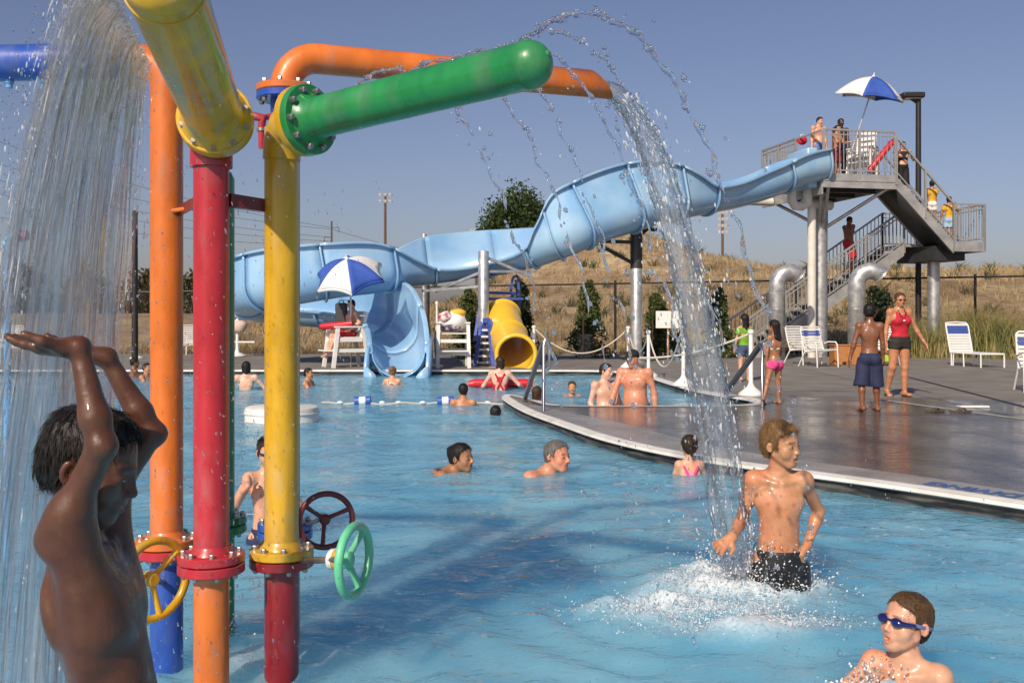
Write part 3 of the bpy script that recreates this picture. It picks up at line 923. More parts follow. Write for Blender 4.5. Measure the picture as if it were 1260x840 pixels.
# mitred mouth: push the lower lip forward
n0 = len(mb.v) - 28
for k in range(28):
    v = Vector(mb.v[n0 + k]); dz = (zc - o0.z) - v.z
    v += hd * (dz * 1.0); mb.v[n0 + k] = tuple(v)
sp_o = mb.build('spout', ORANGE, t_bl, solid=.006)
MB().torus(ctr + hd * rr_ + Vector((0, 0, zc)) - o0, hd, .061, .003, 32, 6).build('weld_seam', ORANGE, t_bl)
hv = P(316, 135, 4.0) - o0
MB().tube([P(318, 146, 4.05) - o0 + Vector((-.02, 0, .01)), P(322, 146, 4.05) - o0 + Vector((.01, 0, 0)), P(322, 152, 4.05) - o0, P(322, 183, 4.05) - o0], [.018, .018, .016, .0125], 14).build('relief_valve', RED, t_bl)
MB().lathe(P(322, 158, 4.05) - o0, (0, 0, -1), [(0, .02), (.012, .02)], 14).build('valve_ring', STEEL, t_bl)
MB().tube([P(318, 146, 4.05) - o0, Vector((0, -.03, .55 + 2.2))], .012, 8).build('valve_pipe', RED, t_bl)
handwheel(t_bl, P(401, 640, 4.02) - o0, (.35, -.9, .0), .108, .012, DRED, 3, (0.0, 0, .55 + .46), ph=.4, rise=.03)

# --- green post behind the red one
pg = P(271.5, 500, 4.27)
t_gr = post('dark green spray post half hidden behind the red one', pg.x, 4.27, .058, ZF, 1.95, GREEN, GREEN, GREEN, GREEN)
MB().lathe((0, 0, .55 + 1.95), (0, 0, 1), [(0, .058), (.03, .045), (.045, .005)], 24).build('end_cap', GREEN, t_gr)

# --- cross bracket tying the posts together
br = thing('pipe_bracket', 'dark red steel bracket clamped between the orange, red and yellow posts', 'bracket', (pr.x, 3.66, 1.775))
q0 = br.location
a_ = Vector((po.x + .05, 3.83, 1.765)) - q0; b_ = Vector((pr.x - .055, 3.63, 1.785)) - q0
MB().bar(a_, b_, .008, .04).build('strap', DRED, br)
c_ = Vector((pr.x + .055, 3.63, 1.785)) - q0; d_ = Vector((pyl.x - .05, 3.745, 1.775)) - q0
MB().bar(c_, d_, .035, .048).build('strap', DRED, br)
MB().cyl(a_ + Vector((-.03, -.01, 0)), a_ + Vector((.1, -.1, .005)), .009, 10).build('clamp_bolt', ORANGE, br)
MB().sphere(a_ + Vector((.11, -.105, -.01)), .016, 10, 8).build('clamp_nut', STEEL, br)

# --- light blue shower pipe at the far left
sp_ = thing('shower_pipe', 'slim light blue shower pipe with a red spray head', 'water pipe', P(9, 700, 5.6).xy.to_3d() + Vector((0, 0, -.55)))
o0 = sp_.location
zz = lambda py: P(0, py, 5.6).z - o0.z
mb = MB(); bend = [(0, 0, 0), (0, 0, zz(300))] + [(.045 * (1 - math.cos(a)), 0, zz(300) + .045 * math.sin(a)) for a in [i * math.pi / 12 for i in range(1, 7)]] + [(.065, 0, zz(300) + .045)]
mb.tube(bend, .019, 14); mb.build('pipe', LBLUE, sp_)
MB().lathe((.058, 0, zz(290)), (1, 0, 0), [(0, .026), (.008, .034), (.02, .034), (.024, .022), (.04, .02), (.042, .03), (.055, .028)], 20).build('spray_head', RED, sp_)

# ------------------------------------------------------------------ flying water
def drop_material():
    m = bpy.data.materials.new('clear water'); m.use_nodes = True
    b = m.node_tree.nodes['Principled BSDF']
    b.inputs['Base Color'].default_value = (.97, .98, 1, 1); b.inputs['Roughness'].default_value = .03
    b.inputs['IOR'].default_value = 1.33; b.inputs['Transmission Weight'].default_value = 1
    nt = m.node_tree; tr = nt.nodes.new('ShaderNodeBsdfTransparent'); ms = nt.nodes.new('ShaderNodeMixShader'); ms.inputs[0].default_value = .32
    nt.links.new(b.outputs[0], ms.inputs[1]); nt.links.new(tr.outputs[0], ms.inputs[2]); nt.links.new(ms.outputs[0], nt.nodes['Material Output'].inputs[0])
    return m
DROP = drop_material()
def sheet_material(name, dens, streak, cloudy=(.62, .66, .70)):
    """thin moving water: mostly clear, streaked with aerated water and ripples that catch the light"""
    m = bpy.data.materials.new(name); m.use_nodes = True
    nt = m.node_tree; L = nt.links.new; nt.nodes.clear()
    out = nt.nodes.new('ShaderNodeOutputMaterial')
    uv = nt.nodes.new('ShaderNodeAttribute'); uv.attribute_name = 'flow'
    def noise(st, sc, det, dist=0):
        mp = nt.nodes.new('ShaderNodeMapping'); mp.inputs['Scale'].default_value = st
        L(uv.outputs['Vector'], mp.inputs[0])
        n = nt.nodes.new('ShaderNodeTexNoise'); n.inputs['Scale'].default_value = sc; n.inputs['Detail'].default_value = det
        n.inputs['Distortion'].default_value = dist
        L(mp.outputs[0], n.inputs[0]); return n.outputs[0]
    n1 = noise(streak, 1.0, 5, .9)
    bp = nt.nodes.new('ShaderNodeBump'); bp.inputs['Strength'].default_value = 1.0; bp.inputs['Distance'].default_value = .03
    L(n1, bp.inputs['Height'])
    rf = nt.nodes.new('ShaderNodeBsdfRefraction'); rf.inputs['IOR'].default_value = 1.08; rf.inputs['Roughness'].default_value = .06
    rf.inputs['Color'].default_value = (.93, .95, .97, 1)
    L(bp.outputs[0], rf.inputs['Normal'])
    tr = nt.nodes.new('ShaderNodeBsdfTransparent'); tr.inputs[0].default_value = (.98, .985, .99, 1)
    m0 = nt.nodes.new('ShaderNodeMixShader'); m0.inputs[0].default_value = .03
    L(tr.outputs[0], m0.inputs[1]); L(rf.outputs[0], m0.inputs[2])
    gl = nt.nodes.new('ShaderNodeBsdfGlossy'); gl.inputs['Roughness'].default_value = .12; L(bp.outputs[0], gl.inputs['Normal'])
    fr = nt.nodes.new('ShaderNodeFresnel'); fr.inputs[0].default_value = 1.11; L(bp.outputs[0], fr.inputs['Normal'])
    m1 = nt.nodes.new('ShaderNodeMixShader'); L(fr.outputs[0], m1.inputs[0]); L(m0.outputs[0], m1.inputs[1]); L(gl.outputs[0], m1.inputs[2])
    df = nt.nodes.new('ShaderNodeBsdfDiffuse'); df.inputs[0].default_value = (*cloudy, 1)
    tl = nt.nodes.new('ShaderNodeBsdfTranslucent'); tl.inputs[0].default_value = (*cloudy, 1)
    m2 = nt.nodes.new('ShaderNodeMixShader'); m2.inputs[0].default_value = .5; L(df.outputs[0], m2.inputs[1]); L(tl.outputs[0], m2.inputs[2])
    mr = nt.nodes.new('ShaderNodeMapRange'); mr.inputs[1].default_value = .42; mr.inputs[2].default_value = .75
    mr.inputs[3].default_value = dens[0]; mr.inputs[4].default_value = dens[1]
    L(noise((streak[0] * 1.3, streak[1] * .8, 1), 1.0, 7, .9), mr.inputs[0])
    m3 = nt.nodes.new('ShaderNodeMixShader'); L(mr.outputs[0], m3.inputs[0]); L(m1.outputs[0], m3.inputs[1]); L(m2.outputs[0], m3.inputs[2])
    # torn edges: the sheet thins out where the edge attribute runs low
    ea = nt.nodes.new('ShaderNodeAttribute'); ea.attribute_name = 'edge'
    ad = nt.nodes.new('ShaderNodeMath'); ad.operation = 'MULTIPLY_ADD'; ad.inputs[1].default_value = .9; L(noise((streak[0] * .8, streak[1] * 1.2, 1), 1.0, 5, .5), ad.inputs[0]); L(ea.outputs['Fac'], ad.inputs[2])
    er = nt.nodes.new('ShaderNodeMapRange'); er.inputs[1].default_value = .62; er.inputs[2].default_value = .78; L(ad.outputs[0], er.inputs[0])
    t2 = nt.nodes.new('ShaderNodeBsdfTransparent')
    m4 = nt.nodes.new('ShaderNodeMixShader'); L(er.outputs[0], m4.inputs[0]); L(t2.outputs[0], m4.inputs[1]); L(m3.outputs[0], m4.inputs[2])
    L(m4.outputs[0], out.inputs[0])
    return m
FROTH = mat('froth', (.74, .77, .80), rough=.35, spec=.8)
SPARK = bpy.data.materials.new('sparkle white water'); SPARK.use_nodes = True  # whitened drops: the sparkle is put into their base colour
_n = SPARK.node_tree; _b = _n.nodes['Principled BSDF']; _b.inputs['Base Color'].default_value = (.82, .85, .88, 1); _b.inputs['Roughness'].default_value = .15
_t = _n.nodes.new('ShaderNodeBsdfTransparent'); _m = _n.nodes.new('ShaderNodeMixShader'); _m.inputs[0].default_value = .5
_n.links.new(_b.outputs[0], _m.inputs[1]); _n.links.new(_t.outputs[0], _m.inputs[2]); _n.links.new(_m.outputs[0], _n.nodes['Material Output'].inputs[0])
CURT = sheet_material('curtain water', (.08, .52), (17, 4.2, 1), (.84, .86, .89))
JETM = sheet_material('jet water', (.02, .34), (13, 2.4, 1), (.86, .88, .90))

# --- curtain thrown off the yellow barrel
GRAV = 9.8
def curtain_pt(u, t, seed=0):
    """u 0..1 from the barrel's near end to its flange end; t seconds of flight"""
    s = np.array([[-1.02, 2.50, 2.22], [-1.09, 2.98, 2.12]])
    v = np.array([[-.56, -.02, .35], [-.12, -.22, .05]])
    u = np.asarray(u)[:, None]; t = np.asarray(t)[:, None]
    p = s[0] * (1 - u) + s[1] * u
    vv = v[0] * (1 - u) + v[1] * u
    q = p + vv * t
    q[:, 2] -= .5 * GRAV * t[:, 0] ** 2 * (1 - .15 * u[:, 0])
    return q
ct = thing('water_curtain', 'wide streaked curtain of water falling from the yellow barrel over the boy\'s raised hands', 'water', (-1.1, 2.6, 0))
co = np.array(ct.location)
for layer in range(3):
    nu, ntt = 70, 70
    U, T = np.meshgrid(np.linspace(0, 1, nu), np.linspace(0, .69, ntt))
    u = U.ravel(); t = T.ravel()
    p = curtain_pt(u, t)
    pp = np.stack([u * 9, t * 7], 1).astype(np.float32)
    w1 = wobble(pp, 1.4, 40 + layer, 3); w2 = wobble(pp, 1.4, 50 + layer, 3)
    grow = (t / .69)
    p[:, 0] += (w1 * .028 + (layer - 1) * .012) * (.25 + grow); p[:, 1] += (w2 * .06 + (layer - 1) * .09) * (.2 + grow)
    i = np.arange(nu * ntt).reshape(ntt, nu)
    F = np.stack([i[:-1, :-1], i[:-1, 1:], i[1:, 1:], i[1:, :-1]], -1).reshape(-1, 4)
    edge = np.minimum(np.minimum(u, 1 - u) * 7, 1) * .55 + .3 - .28 * np.clip((t - .42) / .2, 0, 1) * (u > .35) - .10 * grow * layer
    fl = np.stack([u + layer * 3.7, t + w1 * .02, np.zeros_like(u)], 1)
    np_mesh('water_sheet', p - co, F, CURT, ct, attrs={'flow': fl, 'edge': edge})
# strands and drops along the curtain
mb = MB()
for k in range(70):
    u = R.choice([R.uniform(0, .05), R.uniform(0, 1), R.uniform(.9, 1.0)])
    t0 = R.uniform(0.0, .5); t1 = t0 + R.uniform(.03, .12)
    ts = np.linspace(t0, t1, 9)
    q = curtain_pt(np.full(9, u), ts)
    q += NR.normal(0, .0012, q.shape) + np.array([R.gauss(0, .015), R.gauss(0, .06), 0])
    rad = [R.uniform(.0012, .0035) * (math.sin(math.pi * (i + .4) / 9.0) ** .5) for i in range(9)]
    mb.tube([tuple(a - co) for a in q], rad, 6)
o = mb.build('water_strand', DROP, ct); o['kind'] = 'stuff'
BRT = bpy.data.materials.new('bright streak'); BRT.use_nodes = True
_n = BRT.node_tree; _b = _n.nodes['Principled BSDF']; _b.inputs['Base Color'].default_value = (.80, .82, .85, 1); _b.inputs['Roughness'].default_value = .2
_t = _n.nodes.new('ShaderNodeBsdfTransparent'); _m = _n.nodes.new('ShaderNodeMixShader'); _m.inputs[0].default_value = .55
_n.links.new(_b.outputs[0], _m.inputs[1]); _n.links.new(_t.outputs[0], _m.inputs[2]); _n.links.new(_m.outputs[0], _n.nodes['Material Output'].inputs[0])
mb = MB()
for k in range(230):
    u = R.choice([R.uniform(-.01, .06), R.uniform(0, 1), R.uniform(0, 1)])
    t0 = R.uniform(0.05, .62); t1 = t0 + R.uniform(.008, .035)
    q = curtain_pt(np.full(5, u), np.linspace(t0, t1, 5)) + NR.normal(0, .0006, (5, 3)) + np.array([R.gauss(0, .02), R.gauss(0, .08), 0])
    mb.tube([tuple(a - co) for a in q], [w * R.uniform(.0008, .0022) for w in (.3, 1, 1.2, .8, .2)], 5)
o = mb.build('bright_streak', BRT, ct); o['kind'] = 'stuff'
def curtain_drops(n, edge_frac):
    e = NR.uniform(0, 1, n) < edge_frac
    u = np.where(e, np.where(NR.uniform(0, 1, n) < .7, NR.normal(-.015, .03, n), NR.normal(1.02, .04, n)), NR.uniform(0, 1, n))
    t = NR.uniform(.02, .69, n)
    p = curtain_pt(u, t) + NR.normal(0, 1, (n, 3)) * np.array([.018, .07, .02]) * (.4 + t[:, None] * 1.6)
    return p, t
p, t = curtain_drops(2800, .55)
d = np.stack([np.full(len(t), -.4), np.zeros(len(t)), .35 - GRAV * t], 1)
o = droplets('water_drop', p - co, NR.uniform(.0009, .0040, len(t)) * NR.uniform(.5, 1, len(t)), d, DROP, ct, stretch=NR.uniform(1.2, 3.2, len(t))); o['kind'] = 'stuff'
p, t = curtain_drops(1300, .6)
d = np.stack([np.full(len(t), -.4), np.zeros(len(t)), .35 - GRAV * t], 1)
o = droplets('bright_drop', p - co, NR.uniform(.0008, .0030, len(t)) * NR.uniform(.4, 1, len(t)), d, SPARK, ct, stretch=NR.uniform(1.5, 5, len(t))); o['kind'] = 'stuff'

# --- splash and spray where the curtain hits the boy's hands
def ballistic(start, land, apex, n=60):
    start, land = Vector(start), Vector(land)
    up = math.sqrt(2 * max(apex - start.z, .001) / GRAV); dn = math.sqrt(2 * (apex - land.z) / GRAV)
    T = up + dn; vz = GRAV * up
    out = []
    for i in range(n):
        t = T * i / (n - 1)
        out.append(Vector((start.x + (land.x - start.x) * t / T, start.y + (land.y - start.y) * t / T, start.z + vz * t - .5 * GRAV * t * t)))
    return out

# --- the arcs thrown from the top of the green barrel
J = [((442, 103, 3.42), (752, 800), 2.235, .0105, 'inner'), ((500, 92, 3.31), (812, 790), 2.245, .0105, 'second'),
     ((548, 84, 3.23), (842, 800), 2.255, .0105, 'third'), ((588, 74, 3.17), (905, 780), 2.275, .0115, 'fourth'),
     ((612, 68, 3.13), (965, 800), 2.30, .0105, 'fifth'), ((636, 60, 3.10), (1033, 812), 2.355, .017, 'outer')]
labs = ['thin arc of water leaving the green barrel closest to its flange', 'second thin water arc from the flange of the green barrel',
        'third thin water arc from the flange of the green barrel', 'thin water arc falling in front of the orange spout',
        'beaded water arc just inside the highest one', 'highest and longest water arc leaping from the tip of the green barrel']
for k, ((sx, sy, sd), (lx, ly), apex, r0, nm) in enumerate(J):
    s = P(sx, sy, sd); l = G(lx, ly, 0.0)
    path = ballistic(s, l, apex, 220)
    t = thing('water_arc', labs[k], 'water', l)
    ls = l
    rs = random.Random(k + 3)
    # wavy rope of water that necks and breaks up
    wx = [rs.uniform(0, 6.28) for _ in range(6)]
    mb = MB()
    run = []; rad = []
    def flush():
        global run, rad
        if len(run) > 2:
            rad[0] *= .3; rad[-1] *= .3
            mb.tube([p_ - ls for p_ in run], rad, 8)
        run = []; rad = []
    drops_p, drops_r, drops_d = [], [], []
    for i, p_ in enumerate(path):
        q = i / 219
        i = i * .5
        amp = .004 + .02 * q
        w = Vector((math.sin(i * .55 + wx[0]) + .6 * math.sin(i * 1.3 + wx[1]), math.sin(i * .47 + wx[2]), math.sin(i * .7 + wx[3]) * .5)) * amp * .55
        r = r0 * .62 * (1 - .5 * q) * (1 + .32 * math.sin(i * 1.15 + wx[4]) + .3 * math.sin(i * 2.3 + wx[5]))
        gap = (math.sin(i * .42 + wx[1] * 2) + .6 * math.sin(i * .9 + wx[3])) > 1.36 - .75 * q
        if q > .74: gap = True
        if gap: flush()
        else: run.append(p_ + w); rad.append(max(r, .0012))
        i = int(i * 2)
        dv = (path[min(i + 1, 219)] - path[max(i - 1, 0)])
        for _ in range(3 if gap else 1):
            if rs.random() < (.34 if q > .25 else .22) * (.55 if q > .75 else 1):
                sc = (.006 + .03 * q) * rs.choice((.4, 1, 1.6))
                drops_p.append(tuple(p_ + w + Vector((rs.gauss(0, sc), rs.gauss(0, sc), rs.gauss(0, sc))) - ls))
                drops_r.append((.0014 + .010 * rs.random() ** 2.2) * (1.15 if k == 5 else .95)); drops_d.append(tuple(dv))
    flush()
    if mb.v:
        o = mb.build('water_strand', DROP, t); o['kind'] = 'stuff'
    o = droplets('water_drop', drops_p, drops_r, drops_d, DROP, t, stretch=1.5); o['kind'] = 'stuff'
    bp_ = [tuple(Vector(a) + Vector((rs.gauss(0, .012), rs.gauss(0, .012), rs.gauss(0, .012)))) for a in drops_p[::2]]
    o = droplets('bright_drop', bp_, [.001 + .0035 * rs.random() ** 2 for _ in bp_], drops_d[::2], SPARK, t, stretch=1.8); o['kind'] = 'stuff'

# --- the thick jet out of the orange spout
js = tip + Vector((.02, 0, -.02))
jl = Vector((SPL.x, SPL.y, 0))
def jet_path(n):
    v = Vector(((jl.x - js.x), (jl.y - js.y), 0))
    T = math.sqrt(2 * js.z / GRAV) * 1.02
    return [Vector((js.x + v.x * i / (n - 1), js.y + v.y * i / (n - 1), js.z - .5 * GRAV * (T * i / (n - 1)) ** 2 * .96)) for i in range(n)], T
jp, JT = jet_path(90)
jt_ = thing('water_jet', 'thick rope of water pouring from the orange spout into the pool', 'water', jl)
for layer in range(2):
    na = 40
    VV, FLW, ED = [], [], []
    for i, p_ in enumerate(jp):
        q = i / 89
        z = (jp[min(i + 1, 89)] - jp[max(i - 1, 0)]).normalized()
        x = Vector((z.z, 0, -z.x)).normalized() if abs(z.z) > .1 else Vector((0, 0, 1)); x = (x - z * x.dot(z)).normalized(); y = z.cross(x)
        rad = (.040 + .040 * min(q * 1.5, 1) ** 1.2) * (1 - .28 * layer)
        for k in range(na):
            a = 2 * math.pi * k / na
            w = 1 + q * (.16 * math.sin(2 * a + q * 17 + layer * 2) + .14 * math.sin(5 * a - q * 41 + layer) + .10 * math.sin(9 * a + q * 75) + .08 * math.sin(3 * a + q * 120 + layer)) + .05 * math.sin(13 * a + q * 47)
            VV.append(p_ + (x * math.cos(a) * 1.0 + y * math.sin(a) * .8) * rad * w - jl)
            FLW.append((a / 6.283 * (1 if a < 3.1416 else 1), q * 2.2 + layer, 0)); ED.append(.85 - .62 * max(q - .25, 0) / .75 - .08 * layer)
    VV = np.array(VV)
    i = np.arange(90 * na).reshape(90, na); j2 = np.roll(i, -1, 1)
    F = np.stack([i[:-1], j2[:-1], j2[1:], i[1:]], -1).reshape(-1, 4)
    np_mesh('water_sheet', VV, F, JETM, jt_, attrs={'flow': np.array(FLW), 'edge': np.array(ED)})
n = 2600
q = NR.uniform(.08, 1, n) ** .8; idx = (q * 89).astype(int)
c = np.array([jp[i][:] for i in idx])
rad = (.05 + .07 * np.minimum(q * 1.5, 1)) * (NR.uniform(.5, 1.0, n) + (NR.uniform(0, 1, n) < .15) * NR.uniform(0, 1.4, n))
a = NR.uniform(0, 6.283, n)
p = c + np.stack([np.cos(a) * rad, np.sin(a) * rad, NR.normal(0, .02, n)], 1)
d = np.stack([np.full(n, .75), np.full(n, .3), -6.5 * q], 1)
rr0 = NR.uniform(.0018, .0085, n) * NR.uniform(.3, 1, n); hs = n // 2
o = droplets('water_drop', (p - np.array(jl))[:hs], rr0[:hs], d[:hs], DROP, jt_, stretch=NR.uniform(1.3, 3.5, hs)); o['kind'] = 'stuff'
o = droplets('bright_drop', (p - np.array(jl))[hs:], rr0[hs:] * .8, d[hs:], SPARK, jt_, stretch=NR.uniform(1.5, 5, n - hs)); o['kind'] = 'stuff'

# --- splash crown where jet and arcs land
def splash(label, c, spread, height, n, rmax, lean=(0, 0)):
    t = thing('water_splash', label, 'splash', (c[0], c[1], 0))
    a = NR.uniform(0, 6.283, n); rr = np.abs(NR.normal(0, 1, n)) ** .8
    x = np.cos(a) * rr * spread[0]; y = np.sin(a) * rr * spread[1]
    z = np.abs(NR.normal(0, 1, n)) ** 1.4 * height * np.exp(-(rr / 2.2) ** 2) + .005
    d = np.stack([x * 2, y * 2, NR.uniform(.1, 1.2, n)], 1)
    p = np.stack([x + lean[0] * z, y + lean[1] * z, z], 1)
    r = NR.uniform(.12, 1, n) ** 2.2 * rmax + .0012
    g_ = NR.permutation(n)[:n // 4]
    o = droplets('water_drop', p[g_], r[g_] * 1.2, d[g_], DROP, t, stretch=NR.uniform(1, 2.6, len(g_))); o['kind'] = 'stuff'
    m_ = int(n * .8)
    i = NR.permutation(n)[:m_]
    o = droplets('froth', p[i] * np.array([.95, .95, .7]) + NR.normal(0, .006, (m_, 3)), r[i] * .75, d[i], FROTH, t, stretch=1.3); o['kind'] = 'stuff'
    return t
splash('white burst of froth at the foot of the thick jet', (SPL.x + .05, SPL.y), (.25, .17), .13, 5200, .0055)
splash('low fan of froth in front of the thick jet', (.83, 4.58), (.36, .10), .05, 2600, .0042)
splash('patch of froth in the water in front of the boy in black shorts', (1.08, 4.33), (.32, .10), .05, 2600, .0042)
splash('splash beside the shoulder of the boy in blue goggles', (1.30, 3.62), (.12, .06), .05, 500, .006)
splash('churned splash under the water curtain', (-1.45, 2.75), (.22, .35), .10, 900, .008)
splash('splash around the base of the dark green post', (pg.x + .02, 4.2), (.08, .05), .10, 350, .006)

# --- thin streams from the blue bar nozzles
for k, p0 in enumerate(nz):
    t = thing('nozzle_stream', ['thin thread of water from the blue bar nozzle farthest from the curtain', 'thin thread of water from the middle nozzle of the blue bar', 'thin thread of water from the blue bar nozzle beside the curtain'][k], 'water', (p0.x, p0.y, 0), group='nozzle streams')
    mb = MB(); zz_ = p0.z
    dp, dr, dd = [], [], []
    z = zz_
    while z > .02:
        L_ = R.uniform(.03, .12)
        if R.random() < .75:
            mb.tube([(R.gauss(0, .003), 0, z), (R.gauss(0, .004), R.gauss(0, .004), z - L_ / 2), (R.gauss(0, .003), 0, z - L_)], [.002, .006, .0016], 6)
        for _ in range(4):
            dp.append((R.gauss(0, .012), R.gauss(0, .012), z - R.random() * L_)); dr.append(R.uniform(.002, .0055)); dd.append((0, 0, -1))
        z -= L_ * 1.05
    o = mb.build('water_strand', DROP, t); o['kind'] = 'stuff'
    o = droplets('water_drop', dp, dr, dd, DROP, t, stretch=1.8); o['kind'] = 'stuff'

# --- fine spray hanging between the posts and over the boy
n = 1500
x = NR.normal(-1.05, .28, n); y = NR.uniform(2.3, 4.2, n); z = NR.uniform(.0, 1.9, n)
px_ = x / y * FPX + 630
ok = (px_ > 130) & (px_ < 470)
x, y, z = x[ok], y[ok], z[ok]
o = droplets('spray', np.stack([x, y, z], 1), NR.uniform(.0008, .0026, len(x)), np.stack([np.full(len(x), .25), np.zeros(len(x)), np.full(len(x), -1.0)], 1), DROP, stretch=NR.uniform(1.5, 4, len(x)))
tag(o, 'fine water spray drifting around the painted posts', 'spray', kind='stuff')
n = 500
x = NR.uniform(.15, 2.0, n); y = NR.uniform(3.4, 5.4, n); z = NR.uniform(.0, .8, n) ** 1.6
o = droplets('spray', np.stack([x, y, z], 1), NR.uniform(.001, .0035, n), np.stack([np.full(n, .1), np.zeros(n), np.full(n, -1.0)], 1), DROP, stretch=NR.uniform(1.5, 3.5, n))
tag(o, 'fine drops falling around the boy in black shorts', 'spray', kind='stuff')
# ------------------------------------------------------------------ big blue flume
def catmull(pts, k):
    out = []
    n = len(pts)
    A = np.array(pts, float)
    for i in range(n - 1):
        p0, p1, p2, p3 = A[max(i - 1, 0)], A[i], A[i + 1], A[min(i + 2, n - 1)]
        for j in range(k):
            t = j / k
            out.append(.5 * ((2 * p1) + (-p0 + p2) * t + (2 * p0 - 5 * p1 + 4 * p2 - p3) * t * t + (-p0 + 3 * p1 - 3 * p2 + p3) * t ** 3))
    out.append(A[-1]); return np.array(out)
SL = [(1014, 222, 29.75, .85, .85), (985, 229, 29.55, .85, .85), (950, 243, 29.2, .8, .8), (910, 255, 28.8, .72, .8), (870, 263, 28.2, .75, .95), (845, 268, 27.8, 1.15, 1.15),
      (815, 275, 27.3, 1.5, .8), (775, 287, 26.8, 1.65, .7), (735, 300, 26.4, 1.6, .7), (708, 312, 26.2, 1.5, .75), (685, 320, 26.3, 1.0, .9), (660, 328, 26.5, .55, 1.0),
      (620, 337, 26.8, .45, 1.1), (575, 343, 27.0, .42, 1.15), (535, 349, 26.9, .52, 1.15), (503, 353, 26.6, .75, .95), (465, 360, 26.1, 1.15, .75), (410, 367, 25.6, 1.25, .7),
      (355, 376, 25.4, 1.3, .7), (318, 384, 25.9, 1.3, .7), (305, 390, 26.8, 1.3, .7), (320, 396, 27.8, 1.3, .62), (362, 400, 28.1, 1.3, .6), (410, 404, 27.7, 1.2, .6),
      (446, 409, 26.8, 1.3, .62), (472, 418, 25.7, 1.3, .7), (485, 439, 24.4, 1.1, .8), (490, 462, 23.25, .75, .75), (490, 468, 22.85, .55, .55)]
ctl = []
for (px, py, d, hn, hf) in SL:
    p = P(px, py, d); ctl.append((p.x, p.y, max(p.z, -.02), hn, hf))
S = catmull(ctl, 6)
SLB = mat('slide gelcoat', (.245, .46, .72), rough=.28, var=.07, vscale=1.2, coat=.5, color2=(.33, .53, .73), c2scale=.9, bump=.02, bscale=8)
slide = thing('water_slide', 'long winding light blue water slide with banked curves, from the tower to the pool', 'water slide', (ctl[-1][0], ctl[-1][1], DECK_Z))
so = slide.location
def section(i, extra=0.0, lip=True):
    c = Vector(S[i][:3]); a = Vector(S[max(i - 1, 0)][:3]); b = Vector(S[min(i + 1, len(S) - 1)][:3])
    t = (b - a).normalized(); u = (Vector((0, 0, 1)) - t * t.z).normalized(); s = t.cross(u)
    r = .60 + extra
    hn, hf = S[i][3], S[i][4]
    # bank the channel towards its lower wall
    bank = max(-1, min(1, (hn - hf) / .9)) * .32
    s2 = s * math.cos(bank) + u * math.sin(bank) * -1.0; u2 = u * math.cos(bank) + s * math.sin(bank)
    ctr = c + u * r - u * extra
    pts = []
    def wall(sign, h):
        ex = max(h - .60, 0)
        base = ctr + s2 * (sign * r)
        q = []
        if h < .60:
            a_end = math.acos(max(-1, min(1, 1 - h / .60)))
        else: a_end = math.pi / 2
        return a_end, ex
    an, exn = wall(-1, hn); af, exf = wall(1, hf)
    for j in range(5):
        k = 1 - j / 5
        pts.append(ctr + s2 * (-r) + u2 * (exn * k) - s2 * (exn * k * .10)) if exn > 0 else pts.append(ctr + s2 * (r * math.sin(-an)) - u2 * (r * math.cos(an)))
    for j in range(19):
        ph = -an + (an + af) * j / 18
        pts.append(ctr + s2 * (r * math.sin(ph)) - u2 * (r * math.cos(ph)))
    for j in range(5):
        k = (j + 1) / 5
        pts.append(ctr + s2 * r + u2 * (exf * k) + s2 * (exf * k * .10)) if exf > 0 else pts.append(ctr + s2 * (r * math.sin(af)) - u2 * (r * math.cos(af)))
    if lip:
        n0 = pts[0]; f0 = pts[-1]
        pts = [n0 - s2 * .10 - u2 * .06, n0 - s2 * .10, n0 - s2 * .04 + u2 * .012] + pts + [f0 + s2 * .04 + u2 * .012, f0 + s2 * .10, f0 + s2 * .10 - u2 * .06]
    return pts
cuts = [0, 9, 24, 33, 41, 50, 58, 66, 74, 84, 94, 103, 112, 120, 128, 137, 146, 155, 162, len(S) - 1]
for a0, b0 in zip(cuts[:-1], cuts[1:]):
    mb = MB(); kk = None
    for i in range(a0, b0 + 1):
        pts = section(i); kk = len(pts); mb.v += [tuple(p - so) for p in pts]
    for i in range(b0 - a0):
        for j in range(kk - 1):
            mb.f.append((i * kk + j, i * kk + j + 1, (i + 1) * kk + j + 1, (i + 1) * kk + j))
    mb.build('flume_section', SLB, slide, solid=.025)
    # bolted joint flange round the outside
    mb = MB()
    for i, e in ((a0, 0.0), (a0, .085)):
        pts = section(a0, e, lip=False)
        if a0 + 1 < len(S): sh = (Vector(S[a0 + 1][:3]) - Vector(S[a0][:3])).normalized() * .0
        mb.v += [tuple(p - so) for p in pts]
    kk = len(mb.v) // 2
    for j in range(kk - 1): mb.f.append((j, j + 1, kk + j + 1, kk + j))
    mb.build('joint_flange', SLB, slide, solid=.05)
# splash-out lip plates at the exit
ex_ = section(len(S) - 6)
xl, xr = min(p.x for p in ex_) - so.x, max(p.x for p in ex_) - so.x
for x in (xl + .0, xr - .0):
    MB().add([(x, .75, .85), (x, .0, .50), (x, -.28, .12), (x, -.28, -.3), (x, .95, -.3)], [(0, 1, 2, 3, 4)]).build('exit_side_plate', SLB, slide, solid=.08)
for sgn, x in ((-1, xl), (1, xr)):
    MB().add([(x + sgn * .02, -.29, -.3), (x - sgn * .34, -.29, -.3), (x - sgn * .22, -.29, -.05), (x - sgn * .06, -.29, .10), (x + sgn * .02, -.29, .12)], [(0, 1, 2, 3, 4)]).build('exit_front_plate', SLB, slide, solid=.03)

